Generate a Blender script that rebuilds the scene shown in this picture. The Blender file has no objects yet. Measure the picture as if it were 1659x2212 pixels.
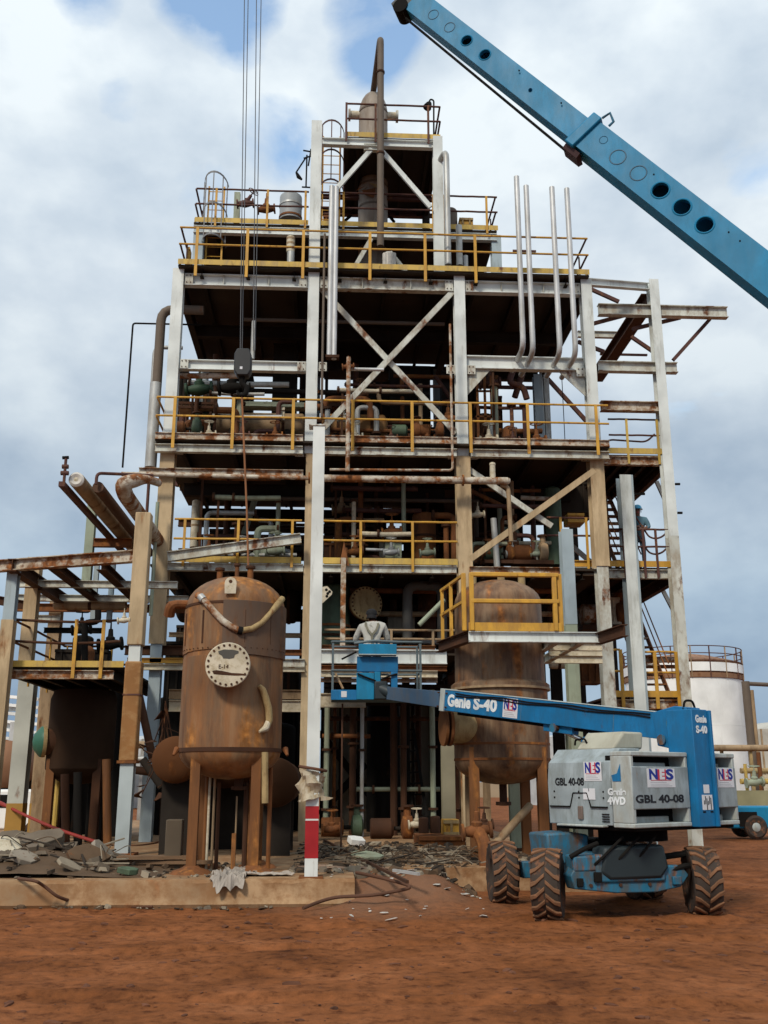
import bpy, bmesh, math, random
from mathutils import Vector, Matrix, noise
random.seed(7)
S = bpy.context.scene
COL = S.collection
R = math.radians
# ---------------------------------------------------------------- camera
PITCH, YAW, EYE = R(15.2), R(3.0), 1.65
FL, CX, CY = 2150.0, 829.5, 1106.0          # focal length and centre in photo pixels (1659 x 2212)
cam = bpy.data.cameras.new('camera')
cam.sensor_fit = 'VERTICAL'; cam.sensor_height = 36.0; cam.lens = 36.0 * FL / 2212.0
cam.clip_end = 4000; cam.clip_start = 0.05
camo = bpy.data.objects.new('camera', cam); COL.objects.link(camo)
camo.location = (0, 0, EYE); camo.rotation_euler = (R(90) + PITCH, 0, -YAW)
S.camera = camo
# ---------------------------------------------------------------- sky, sun, exposure
SUN_EL, SUN_AZ = R(42), R(208)              # azimuth clockwise from +Y: behind the camera, to the left
wd = bpy.data.worlds.new('World'); S.world = wd; wd.use_nodes = True
nt = wd.node_tree; nt.nodes.clear()
def N(t, ty, **kw):
    n = t.nodes.new(ty)
    for k, v in kw.items(): setattr(n, k, v)
    return n
def ramp(t, stops, interp='LINEAR'):
    n = N(t, 'ShaderNodeValToRGB'); n.color_ramp.interpolation = interp
    e = n.color_ramp.elements
    while len(e) < len(stops): e.new(0.5)
    for i, (p, c) in enumerate(stops):
        e[i].position = p; e[i].color = c if len(c) == 4 else (*c, 1)
    return n
def sight(u, v):
    q = Vector((math.sin(YAW) * math.cos(PITCH), math.cos(YAW) * math.cos(PITCH), math.sin(PITCH))); r_ = Vector((math.cos(YAW), -math.sin(YAW), 0))
    return (q + r_ * ((u - CX) / FL) + r_.cross(q) * ((CY - v) / FL)).normalized()
HOLES = [(sight(475, 0), R(5.0), .42), (sight(805, 55), R(4), .40), (sight(590, 300), R(3.4), .38), (sight(430, 410), R(3.6), .30), (sight(262, 205), R(2.4), .32), (sight(205, 10), R(2.6), .30), (sight(1620, 330), R(3), .22), (sight(-500, 300), R(9), .4), (sight(2300, 200), R(8), .4)]
def sky_world():
    L = nt.links.new
    out = N(nt, 'ShaderNodeOutputWorld')
    sky = N(nt, 'ShaderNodeTexSky', sky_type='NISHITA'); sky.sun_disc = False
    sky.sun_elevation = SUN_EL; sky.sun_rotation = SUN_AZ; sky.altitude = 0; sky.dust_density = .4; sky.air_density = 1.7; sky.ozone_density = 2.0
    b1 = N(nt, 'ShaderNodeBackground'); b1.inputs[1].default_value = 0.14; L(sky.outputs[0], b1.inputs[0])
    tc = N(nt, 'ShaderNodeTexCoord')
    mp = N(nt, 'ShaderNodeMapping'); mp.inputs['Scale'].default_value = (1, 1, 1.5); mp.inputs['Location'].default_value = (3.1, 0.4, 1.9)
    L(tc.outputs['Generated'], mp.inputs[0])
    n1 = N(nt, 'ShaderNodeTexNoise'); n1.inputs['Scale'].default_value = 5.6; n1.inputs['Detail'].default_value = 8; n1.inputs['Roughness'].default_value = .54
    n1.inputs['Distortion'].default_value = .25
    L(mp.outputs[0], n1.inputs[0])
    n2 = N(nt, 'ShaderNodeTexNoise'); n2.inputs['Scale'].default_value = 5.2; n2.inputs['Detail'].default_value = 7; n2.inputs['Roughness'].default_value = .52
    L(mp.outputs[0], n2.inputs[0])
    sep = N(nt, 'ShaderNodeSeparateXYZ'); L(tc.outputs['Generated'], sep.inputs[0])
    # openings in the cloud: patches of clear sky, most of them high on the left
    tot = None
    for d, ang, k in HOLES:
        dot = N(nt, 'ShaderNodeVectorMath', operation='DOT_PRODUCT'); dot.inputs[1].default_value = d; L(tc.outputs['Generated'], dot.inputs[0])
        mr = N(nt, 'ShaderNodeMapRange', interpolation_type='SMOOTHSTEP'); mr.inputs[1].default_value = math.cos(ang); mr.inputs[2].default_value = 1.0; mr.inputs[3].default_value = 0.0; mr.inputs[4].default_value = k; L(dot.outputs['Value'], mr.inputs[0])
        if tot is None: tot = mr.outputs[0]
        else:
            mx = N(nt, 'ShaderNodeMath', operation='MAXIMUM'); L(tot, mx.inputs[0]); L(mr.outputs[0], mx.inputs[1]); tot = mx.outputs[0]
    ad = N(nt, 'ShaderNodeMath', operation='SUBTRACT'); L(n1.outputs[0], ad.inputs[0]); L(tot, ad.inputs[1])
    mask = ramp(nt, [(.13, (.03, .03, .03)), (.235, (.62, .62, .62)), (.33, (1, 1, 1))]); L(ad.outputs[0], mask.inputs[0])
    # cloud colour: slate blue low down, pale grey to white high up
    el = ramp(nt, [(.0, (.26, .345, .44)), (.17, (.30, .39, .49)), (.30, (.44, .51, .58)), (.45, (.56, .62, .675)), (.62, (.60, .665, .72)), (.8, (.66, .72, .77))]); L(sep.outputs[2], el.inputs[0])
    br = ramp(nt, [(.35, (.72, .78, .85)), (.5, (.96, .98, 1.0)), (.63, (1.20, 1.18, 1.14))]); L(n2.outputs[0], br.inputs[0])
    mul = N(nt, 'ShaderNodeMix', data_type='RGBA', blend_type='MULTIPLY'); mul.inputs[0].default_value = 1
    L(el.outputs[0], mul.inputs[6]); L(br.outputs[0], mul.inputs[7])
    b2 = N(nt, 'ShaderNodeBackground'); b2.inputs[1].default_value = 0.76; L(mul.outputs[2], b2.inputs[0])
    ms = N(nt, 'ShaderNodeMixShader'); L(mask.outputs[0], ms.inputs[0]); L(b1.outputs[0], ms.inputs[1]); L(b2.outputs[0], ms.inputs[2])
    L(ms.outputs[0], out.inputs[0])
sky_world()
sl = bpy.data.lights.new('sun', 'SUN'); sl.energy = 1.5; sl.angle = R(10); sl.color = (1, .91, .77)
so = bpy.data.objects.new('sun', sl); COL.objects.link(so)
sd = Vector((math.sin(SUN_AZ) * math.cos(SUN_EL), math.cos(SUN_AZ) * math.cos(SUN_EL), math.sin(SUN_EL)))
so.rotation_euler = sd.to_track_quat('Z', 'Y').to_euler(); so.location = (-10, -20, 40)
vs = S.view_settings
vs.view_transform = 'Standard'; vs.look = 'None'; vs.exposure = 0.70; vs.gamma = 1.0
S.cycles.max_bounces = 5; S.cycles.diffuse_bounces = 3; S.cycles.glossy_bounces = 3
S.cycles.use_denoising = True

# ---------------------------------------------------------------- photo geometry: where a sight line meets a real plane
cp, sp, cy_, sy_ = math.cos(PITCH), math.sin(PITCH), math.cos(YAW), math.sin(YAW)
FW = Vector((sy_ * cp, cy_ * cp, sp)); RT = Vector((cy_, -sy_, 0)); UP = RT.cross(FW)
def ray(u, v): return FW + RT * ((u - CX) / FL) + UP * ((CY - v) / FL)
def W(u, v, Y):
    r = ray(u, v); return Vector((0, 0, EYE)) + r * (Y / r.y)
def G(u, v, z=0.0):
    r = ray(u, v); return Vector((0, 0, EYE)) + r * ((z - EYE) / r.z)
def X(u, v, Y): return W(u, v, Y).x
def Z(u, v, Y): return W(u, v, Y).z
def px(d, u, v, Y):                          # size in metres of d photo pixels at that place
    p = W(u, v, Y) - Vector((0, 0, EYE)); return d * p.dot(FW) / FL

# ---------------------------------------------------------------- materials
MATS = {}
def mat(name, base, rust=0.0, rc=(.10, .036, .013), rough=.6, metal=0.0, sc=1.2, streak=3.0, bump=.12, var=.18, spec=.35, grime=None, gamt=.0, pale=None):
    m = bpy.data.materials.new(name); m.use_nodes = True; t = m.node_tree; L = t.links.new
    b = t.nodes['Principled BSDF']
    tc = N(t, 'ShaderNodeTexCoord'); oi = N(t, 'ShaderNodeObjectInfo')
    sc_ = N(t, 'ShaderNodeVectorMath', operation='SCALE'); sc_.inputs[0].default_value = (37, 53, 71); L(oi.outputs['Random'], sc_.inputs['Scale'])
    av = N(t, 'ShaderNodeVectorMath', operation='ADD'); L(tc.outputs['Object'], av.inputs[0]); L(sc_.outputs[0], av.inputs[1])
    mp = N(t, 'ShaderNodeMapping'); mp.inputs['Scale'].default_value = (sc, sc, sc / streak); L(av.outputs[0], mp.inputs[0])
    n1 = N(t, 'ShaderNodeTexNoise'); n1.inputs['Scale'].default_value = 2.2; n1.inputs['Detail'].default_value = 9; n1.inputs['Roughness'].default_value = .64; L(mp.outputs[0], n1.inputs[0])
    n2 = N(t, 'ShaderNodeTexNoise'); n2.inputs['Scale'].default_value = 1.1 * sc; n2.inputs['Detail'].default_value = 6; L(av.outputs[0], n2.inputs[0])
    v = ramp(t, [(.3, (1 - var,) * 3), (.5, (1, 1, 1)), (.7, (1 + var,) * 3)]); L(n2.outputs[0], v.inputs[0])
    mul = N(t, 'ShaderNodeMix', data_type='RGBA', blend_type='MULTIPLY'); mul.inputs[0].default_value = 1; mul.inputs[6].default_value = (*base, 1); L(v.outputs[0], mul.inputs[7])
    col = mul.outputs[2]
    if grime:
        n4 = N(t, 'ShaderNodeTexNoise'); n4.inputs['Scale'].default_value = 3.1; n4.inputs['Detail'].default_value = 7; n4.inputs['Roughness'].default_value = .7; L(mp.outputs[0], n4.inputs[0])
        gf = ramp(t, [(.62 - .3 * gamt, (0, 0, 0)), (.78 - .25 * gamt, (1, 1, 1))]); L(n4.outputs[0], gf.inputs[0])
        mg = N(t, 'ShaderNodeMix', data_type='RGBA'); L(gf.outputs[0], mg.inputs[0]); L(col, mg.inputs[6]); mg.inputs[7].default_value = (*grime, 1); col = mg.outputs[2]
    if pale:
        m5 = N(t, 'ShaderNodeMapping'); m5.inputs['Scale'].default_value = (3.2, 3.2, .40); L(av.outputs[0], m5.inputs[0])
        n5 = N(t, 'ShaderNodeTexNoise'); n5.inputs['Scale'].default_value = 1.0; n5.inputs['Detail'].default_value = 8; n5.inputs['Roughness'].default_value = .7; L(m5.outputs[0], n5.inputs[0])
        pf = ramp(t, [(.50, (0, 0, 0)), (.70, (.65, .65, .65))]); L(n5.outputs[0], pf.inputs[0])
        mp5 = N(t, 'ShaderNodeMix', data_type='RGBA'); L(pf.outputs[0], mp5.inputs[0]); L(col, mp5.inputs[6]); mp5.inputs[7].default_value = (*pale, 1)
        df = ramp(t, [(.31, (.50, .44, .44)), (.47, (1, 1, 1))]); L(n5.outputs[0], df.inputs[0])
        md5 = N(t, 'ShaderNodeMix', data_type='RGBA', blend_type='MULTIPLY'); md5.inputs[0].default_value = 1; L(mp5.outputs[2], md5.inputs[6]); L(df.outputs[0], md5.inputs[7]); col = md5.outputs[2]
    if rust > 0:
        c0 = .74 - .42 * rust
        f = ramp(t, [(c0, (0, 0, 0)), (c0 + .10, (1, 1, 1))]); L(n1.outputs[0], f.inputs[0])
        n3 = N(t, 'ShaderNodeTexNoise'); n3.inputs['Scale'].default_value = 9; n3.inputs['Detail'].default_value = 5; L(av.outputs[0], n3.inputs[0])
        rr = ramp(t, [(.35, tuple(c * .55 for c in rc)), (.55, rc), (.72, (rc[0] * 1.7, rc[1] * 1.8, rc[2] * 1.8))]); L(n3.outputs[0], rr.inputs[0])
        mx = N(t, 'ShaderNodeMix', data_type='RGBA'); L(f.outputs[0], mx.inputs[0]); L(col, mx.inputs[6]); L(rr.outputs[0], mx.inputs[7])
        col = mx.outputs[2]
    L(col, b.inputs['Base Color'])
    rg = N(t, 'ShaderNodeMapRange'); rg.inputs[3].default_value = max(.05, rough - .14); rg.inputs[4].default_value = min(1, rough + .16); L(n1.outputs[0], rg.inputs[0]); L(rg.outputs[0], b.inputs['Roughness'])
    b.inputs['Metallic'].default_value = metal; b.inputs['Specular IOR Level'].default_value = spec
    if bump:
        bp = N(t, 'ShaderNodeBump'); bp.inputs['Strength'].default_value = bump; bp.inputs['Distance'].default_value = .02; L(n1.outputs[0], bp.inputs['Height']); L(bp.outputs[0], b.inputs['Normal'])
    MATS[name] = m; return m
RU = (.15, .052, .016)
white = mat('white_paint', (.64, .675, .65), .24, RU, .5, grime=(.40, .40, .36), gamt=.25, streak=5)
whiter = mat('rust_streaked_white_paint', (.55, .56, .50), .46, RU, .6, grime=(.36, .32, .25), gamt=.6, streak=2)
bluegrey = mat('blue_grey_paint', (.33, .40, .43), .12, RU, .5, grime=(.25, .28, .27), gamt=.3, streak=5)
beige = mat('cream_fireproofing', (.50, .375, .225), .32, (.25, .105, .035), .85, grime=(.36, .26, .15), gamt=.6, streak=5, bump=.3)
greenish = mat('pale_green_paint', (.29, .33, .24), .2, RU, .6, grime=(.2, .2, .14), gamt=.5, streak=5)
yellow = mat('yellow_paint', (.58, .315, .04), .36, (.19, .065, .016), .5, grime=(.44, .235, .045), gamt=.6, sc=2)
yellowp = mat('pale_yellow_paint', (.56, .38, .085), .34, (.17, .065, .018), .55, grime=(.36, .25, .10), gamt=.5, sc=1.6)
rust = mat('rust', (.19, .068, .020), .5, (.28, .105, .024), .85, bump=.35, sc=1.6, var=.3, grime=(.10, .04, .016), gamt=.5)
rustd = mat('dark_rust', (.062, .025, .011), .4, (.12, .042, .014), .9, bump=.3, var=.3)
rustw = mat('rust_over_white', (.55, .50, .41), .66, (.23, .082, .022), .75, sc=1.4, streak=1, grime=(.3, .2, .12), gamt=.6)
redrail = mat('red_brown_rail_paint', (.085, .034, .026), .5, (.15, .06, .025), .7, sc=3)
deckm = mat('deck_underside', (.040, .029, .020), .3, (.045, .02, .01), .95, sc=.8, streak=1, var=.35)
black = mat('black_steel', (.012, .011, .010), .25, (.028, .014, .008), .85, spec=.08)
darkm = mat('near_black_steel', (.026, .021, .017), .3, (.05, .022, .01), .85, var=.3, spec=.12)  # near black base colour for back frames, casings and drums
grey = mat('galvanised_pipe', (.42, .43, .42), .18, RU, .45, .25, grime=(.3, .28, .24), gamt=.5)
greyw = mat('silver_pipe', (.55, .56, .56), .18, RU, .42, .2, streak=6, grime=(.36, .34, .3), gamt=.4)
brownp = mat('brown_pipe', (.13, .10, .075), .3, (.15, .06, .025), .7, streak=6)
tanp = mat('tan_cladding', (.34, .235, .135), .38, (.19, .075, .022), .65, grime=(.2, .13, .07), gamt=.5)
vesselm = mat('rusty_vessel_shell', (.225, .10, .038), .50, (.34, .135, .030), .62, sc=.9, streak=4, bump=.22, var=.3, grime=(.155, .092, .050), gamt=.6, spec=.3, pale=(.33, .22, .12))
vesselg = mat('weathered_vessel_jacket', (.215, .125, .068), .50, (.27, .10, .024), .55, .1, sc=1.0, streak=3, bump=.2, var=.3, grime=(.11, .062, .038), gamt=.7, spec=.3, pale=(.34, .25, .16))
legm = mat('rusty_leg', (.18, .070, .020), .5, (.32, .125, .027), .7, streak=8, grime=(.11, .045, .015), gamt=.5)
cream = mat('cream_flange_paint', (.56, .50, .38), .22, (.17, .07, .02), .6, sc=3, streak=1, grime=(.40, .33, .21), gamt=.5)
tanf = mat('tan_flange_paint', (.36, .26, .12), .3, (.2, .09, .03), .7, sc=3, grime=(.22, .14, .06), gamt=.5)
greenv = mat('green_vessel_paint', (.075, .115, .07), .2, RU, .6, grime=(.05, .07, .045), gamt=.5)
greenf = mat('sea_green_paint', (.035, .13, .085), .1, RU, .5)
blue = mat('blue_machine_paint', (.010, .155, .36), .12, (.10, .06, .045), .42, sc=2.5, bump=.03, spec=.3, grime=(.016, .125, .27), gamt=.6)
blued = mat('blue_chassis_paint', (.018, .15, .26), .46, (.16, .075, .04), .5, sc=3, bump=.05, grime=(.07, .09, .10), gamt=.7)
bluec = mat('blue_crane_paint', (.010, .195, .37), .16, (.03, .11, .16), .5, sc=2, bump=.03, spec=.25, grime=(.014, .17, .31), gamt=.5)
greym = mat('grey_machine_paint', (.30, .35, .37), .20, (.24, .17, .125), .45, sc=2.5, bump=.03, grime=(.22, .25, .25), gamt=.6)
greyl = mat('pale_grey_machine_paint', (.40, .44, .43), .12, (.25, .17, .11), .45, sc=2.5, bump=.03, grime=(.33, .33, .29), gamt=.5)
rubber = mat('muddy_tyre_rubber', (.045, .033, .026), .52, (.14, .062, .032), .9, sc=4, streak=1, bump=.3)
mudr = mat('mud_caked_tread', (.175, .085, .043), .5, (.24, .11, .055), .95, sc=4, streak=1, bump=.4)
whitep = mat('white_tank_paint', (.86, .87, .85), .02, (.40, .32, .24), .5, sc=.6, streak=6, grime=(.66, .66, .62), gamt=.2)
redband = mat('red_band_paint', (.33, .012, .016), .08, (.4, .2, .17), .5, sc=3)
ledw = mat('white_sticker', (.66, .67, .70), .0, rough=.4, bump=0, var=.05)
letw = mat('white_lettering', (.70, .74, .76), .1, (.1, .2, .3), .5, bump=0, sc=5)
letb = mat('black_lettering', (.012, .013, .016), .0, rough=.5, bump=0)
letblue = mat('blue_lettering', (.012, .03, .25), .0, rough=.4, bump=0, var=.05)
letred = mat('red_lettering', (.50, .035, .06), .0, rough=.4, bump=0, var=.05)
cableM = mat('steel_cable', (.05, .05, .055), .2, RU, .5, .4)
hoseM = mat('brown_hose', (.10, .045, .025), .3, RU, .8)
redhose = mat('red_hose', (.26, .028, .02), .2, (.2, .05, .02), .6)
woodm = mat('weathered_plank', (.17, .10, .055), .3, (.08, .045, .025), .9, sc=3, streak=.2, bump=.3)
chunkm = mat('broken_concrete', (.27, .23, .18), .3, (.17, .08, .04), .95, sc=3, streak=1, bump=.4)
plastic = mat('dusty_plastic_sheet', (.30, .26, .22), .25, (.2, .1, .06), .5, sc=3, streak=1)
shedm = mat('shed_cladding', (.20, .18, .14), .25, (.06, .03, .015), .8, sc=.7, streak=4)
skinm = mat('skin', (.20, .10, .065), 0, rough=.6, bump=0)
shirt = mat('pale_work_shirt', (.46, .45, .41), .4, (.27, .26, .23), .9, sc=4, streak=1, bump=.4)
strapm = mat('khaki_braces', (.16, .15, .11), 0, rough=.9)
pantm = mat('dark_trousers', (.035, .04, .05), 0, rough=.9)
capm = mat('black_cap', (.014, .014, .016), 0, rough=.8)
coverm = mat('blue_coveralls', (.085, .17, .22), .1, (.05, .08, .09), .9, sc=4)
helmet = mat('blue_hard_hat', (.03, .24, .42), 0, rough=.35, bump=0)
bootm = mat('brown_boots', (.05, .04, .03), 0, rough=.8)

# ---------------------------------------------------------------- mesh building
class MB:
    def __init__(s, fr=None): s.v, s.f, s.fr = [], [], fr
    def add(s, vs, fs):
        o = len(s.v); s.v += [Vector(p) for p in vs]; s.f += [[i + o for i in f] for f in fs]; return s
    def box(s, c, d, rot=None):
        hx, hy, hz = d[0] / 2, d[1] / 2, d[2] / 2
        vs = [Vector((x, y, z)) for x in (-hx, hx) for y in (-hy, hy) for z in (-hz, hz)]
        if rot: vs = [rot @ p for p in vs]
        c = Vector(c)
        return s.add([c + p for p in vs], [(0, 1, 3, 2), (4, 6, 7, 5), (0, 4, 5, 1), (2, 3, 7, 6), (0, 2, 6, 4), (1, 5, 7, 3)])
    def prism(s, poly, a, b, up=(0, 0, 1)):   # profile (side, up) swept from a to b
        a, b = Vector(a), Vector(b); d = (b - a).normalized(); up = Vector(up)
        if abs(d.dot(up)) > .98: up = Vector((0, 1, 0)) if abs(d.y) < .9 else Vector((1, 0, 0))
        sd_ = d.cross(up).normalized(); u2 = sd_.cross(d)
        n = len(poly); vs = [a + sd_ * p[0] + u2 * p[1] for p in poly] + [b + sd_ * p[0] + u2 * p[1] for p in poly]
        fs = [(i, (i + 1) % n, n + (i + 1) % n, n + i) for i in range(n)] + [list(range(n))[::-1], list(range(n, 2 * n))]
        return s.add(vs, fs)
    def bar(s, a, b, w, h, up=(0, 0, 1)):
        return s.prism([(-w / 2, -h / 2), (w / 2, -h / 2), (w / 2, h / 2), (-w / 2, h / 2)], a, b, up)
    def ibar(s, a, b, d, w, up=(0, 0, 1), tf=None, tw=None):
        tf = tf or max(.012, d * .075); tw = tw or max(.01, d * .05); h, k, q = d / 2, w / 2, tw / 2
        return s.prism([(-k, -h), (k, -h), (k, -h + tf), (q, -h + tf), (q, h - tf), (k, h - tf), (k, h), (-k, h), (-k, h - tf), (-q, h - tf), (-q, -h + tf), (-k, -h + tf)], a, b, up)
    def chan(s, a, b, d, w, up=(0, 0, 1), t=.015):
        h = d / 2
        return s.prism([(0, -h), (w, -h), (w, -h + t), (t, -h + t), (t, h - t), (w, h - t), (w, h), (0, h)], a, b, up)
    def tube(s, pts, r, n=10, caps=True):
        pts = [Vector(p) for p in pts]; m = len(pts); rr = r if isinstance(r, (list, tuple)) else [r] * m
        tg = []
        for i in range(m):
            t = (pts[min(i + 1, m - 1)] - pts[max(i - 1, 0)]); tg.append(t.normalized())
        ref = Vector((0, 0, 1)) if abs(tg[0].z) < .9 else Vector((0, 1, 0))
        a = tg[0].cross(ref).normalized(); rings = []
        for i in range(m):
            a = (a - tg[i] * a.dot(tg[i])).normalized(); b = tg[i].cross(a)
            rings.append([pts[i] + (a * math.cos(2 * math.pi * k / n) + b * math.sin(2 * math.pi * k / n)) * rr[i] for k in range(n)])
        vs = [p for q in rings for p in q]
        fs = [(i * n + k, i * n + (k + 1) % n, (i + 1) * n + (k + 1) % n, (i + 1) * n + k) for i in range(m - 1) for k in range(n)]
        if caps: fs += [list(range(n))[::-1], list(range((m - 1) * n, m * n))]
        return s.add(vs, fs)
    def lathe(s, prof, o=(0, 0, 0), ax=(0, 0, 1), n=32, a0=0, a1=2 * math.pi, cap=True):
        o = Vector(o); ax = Vector(ax).normalized()
        ref = Vector((0, 0, 1)) if abs(ax.z) < .9 else Vector((1, 0, 0))
        e1 = ax.cross(ref).normalized(); e2 = ax.cross(e1)
        full = abs(a1 - a0 - 2 * math.pi) < 1e-6; m = n if full else n + 1
        vs, fs = [], []
        for r, z in prof:
            for k in range(m):
                t = a0 + (a1 - a0) * k / n
                vs.append(o + ax * z + (e1 * math.cos(t) + e2 * math.sin(t)) * max(r, 1e-4))
        for i in range(len(prof) - 1):
            for k in range(n):
                k2 = (k + 1) % m
                fs.append((i * m + k, i * m + k2, (i + 1) * m + k2, (i + 1) * m + k))
        if full and cap:
            if prof[0][0] > 1e-3: fs.append(list(range(n))[::-1])
            if prof[-1][0] > 1e-3: fs.append(list(range((len(prof) - 1) * n, len(prof) * n)))
        return s.add(vs, fs)
    def cyl(s, a, b, r, n=20):
        a, b = Vector(a), Vector(b); return s.lathe([(r, 0), (r, (b - a).length)], a, b - a, n)
    def plate(s, pts, th, nrm):               # flat polygon given thickness along nrm
        nrm = Vector(nrm).normalized() * th; n = len(pts); pts = [Vector(p) for p in pts]
        return s.add(pts + [p + nrm for p in pts], [list(range(n))[::-1], list(range(n, 2 * n))] + [(i, (i + 1) % n, n + (i + 1) % n, n + i) for i in range(n)])
    def build(s, name, m, parent=None, smooth=True, bevel=0):
        me = bpy.data.meshes.new(name)
        inv = ORG.get(parent.name, Matrix()) if parent else Matrix()
        vs = [inv @ (s.fr(p) if s.fr else p) for p in s.v]
        me.from_pydata([tuple(p) for p in vs], [], s.f); me.update()
        bm = bmesh.new(); bm.from_mesh(me); bmesh.ops.recalc_face_normals(bm, faces=bm.faces)
        bm.to_mesh(me); bm.free()
        if m: me.materials.append(m)
        if smooth:
            me.shade_smooth(); me.set_sharp_from_angle(angle=R(34))
        o = bpy.data.objects.new(name, me); COL.objects.link(o)
        if parent: o.parent = parent; ORG[o.name] = inv
        if bevel:
            bv = o.modifiers.new('bevel', 'BEVEL'); bv.width = bevel; bv.segments = 2; bv.limit_method = 'ANGLE'; bv.angle_limit = R(50)
        return o
ORG = {}
def tag(o, label, cat, group=None, kind=None):
    if label: o['label'] = label
    if cat: o['category'] = cat
    if group: o['group'] = group
    o['kind'] = kind or 'thing'
    return o
def thing(name, label, cat, loc, group=None):
    o = bpy.data.objects.new(name, None); COL.objects.link(o); o.location = loc; o.empty_display_size = .2
    ORG[o.name] = Matrix.Translation(-Vector(loc)); return tag(o, label, cat, group)
def solo(mb, name, m, label, cat, group=None, kind=None, **kw):
    vs = [mb.fr(p) if mb.fr else p for p in mb.v]; mb.fr = None
    lo = Vector((sum(p.x for p in vs) / len(vs), sum(p.y for p in vs) / len(vs), min(p.z for p in vs)))
    mb.v = [p - lo for p in vs]
    o = mb.build(name, m, None, **kw); o.location = lo
    ORG[o.name] = Matrix.Translation(-lo); return tag(o, label, cat, group, kind)
def struct(mb, name, m, **kw):
    o = mb.build(name, m, None, **kw); o['kind'] = 'structure'; return o
def rnd(pts, rad, k=4):                       # polyline with rounded corners
    pts = [Vector(p) for p in pts]; out = [pts[0]]
    for i in range(1, len(pts) - 1):
        p = pts[i]; a = (pts[i - 1] - p); b = (pts[i + 1] - p); r = min(rad, a.length * .45, b.length * .45)
        p0, p1 = p + a.normalized() * r, p + b.normalized() * r
        for j in range(k + 1):
            t = j / k; out.append(p0 * (1 - t) ** 2 + p * 2 * t * (1 - t) + p1 * t * t)
    out.append(pts[-1]); return out
def text(s, size, o, xd, nd, m, parent, name='lettering', w=None, th=.003, shear=0, bold=.0):
    """flat raised letters standing on the surface: baseline start o, reading direction xd, outward normal nd"""
    cu = bpy.data.curves.new('t', 'FONT'); cu.body = s; cu.size = size; cu.extrude = th; cu.shear = shear; cu.offset = bold; cu.resolution_u = 3
    ob = bpy.data.objects.new('t', cu); me = bpy.data.meshes.new_from_object(ob)
    xd = Vector(xd).normalized(); nd = Vector(nd).normalized(); yd = nd.cross(xd)
    k = 1.0
    if w:
        xs = [v.co.x for v in me.vertices]; k = w / (max(xs) - min(xs))
    mb = MB(); o = Vector(o)
    mb.add([o + xd * v.co.x * k + yd * v.co.y + nd * (v.co.z + th) for v in me.vertices], [list(p.vertices) for p in me.polygons])
    bpy.data.objects.remove(ob); bpy.data.curves.remove(cu); bpy.data.meshes.remove(me)
    return mb.build(name, m, parent, smooth=False)
# ================================================================ ground and slab
XS = G(768, 1905, .35).x
def sm(a, b, x):
    t = min(1, max(0, (x - a) / (b - a))); return t * t * (3 - 2 * t)
_g1, _g2 = G(1187, 1986), G(1522, 1976); _t = Vector((_g2.x - _g1.x, _g2.y - _g1.y, 0)); _n = Vector((-_t.y, _t.x, 0)).normalized() * 1.72
WHEELS = [(_g1.x, _g1.y), (_g2.x, _g2.y), (_g1.x + _n.x, _g1.y + _n.y), (_g2.x + _n.x, _g2.y + _n.y)]
def ground_h(x, y):
    p = Vector((x, y, 0)); d = math.hypot(x, y)
    f = 1 - sm(40, 90, d)
    h = .05 * noise.noise(p * .35) + .030 * noise.noise(p * 1.3 + Vector((5, 3, 0))) + .016 * noise.noise(p * 3.7) + .010 * noise.noise(p * 9.0)
    h += .014 * max(0, noise.noise(p * 5.5 + Vector((9, 1, 0))))
    h += -.020 * math.exp(-((y - 12.2 - .12 * x) / .22) ** 2) * sm(-3, 2, x) - .018 * math.exp(-((y - 9.9 - .07 * x) / .2) ** 2)
    for yy, k, ph in ((11.3, .05, 0), (12.75, .05, 1), (7.2, -.03, 2), (8.6, -.03, 3)):   # wheel ruts with lug prints
        dy = y - yy - k * x - .25 * math.sin(x * .35 + ph)
        if abs(dy) < .4: h += (-.036 * math.exp(-(dy / .15) ** 2) + .018 * math.exp(-((abs(dy) - .24) / .07) ** 2) + (.008 * math.sin((x + abs(dy) * .8) * 26) if abs(dy) < .16 else 0)) * sm(-5, -2, x)
    for wx, wy in WHEELS:
        d2 = math.hypot(x - wx, y - wy); h += .035 * math.exp(-((d2 - .30) / .16) ** 2)
    up_ = sm(14.15, 16.1, y + .25 * noise.noise(p * .9)) * sm(XS - .5, XS + .1, x + .2 * noise.noise(p * 1.3)) * (1 - sm(1.5, 2.3, x)); h = h * f - .02 + .34 * up_
    return h
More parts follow.
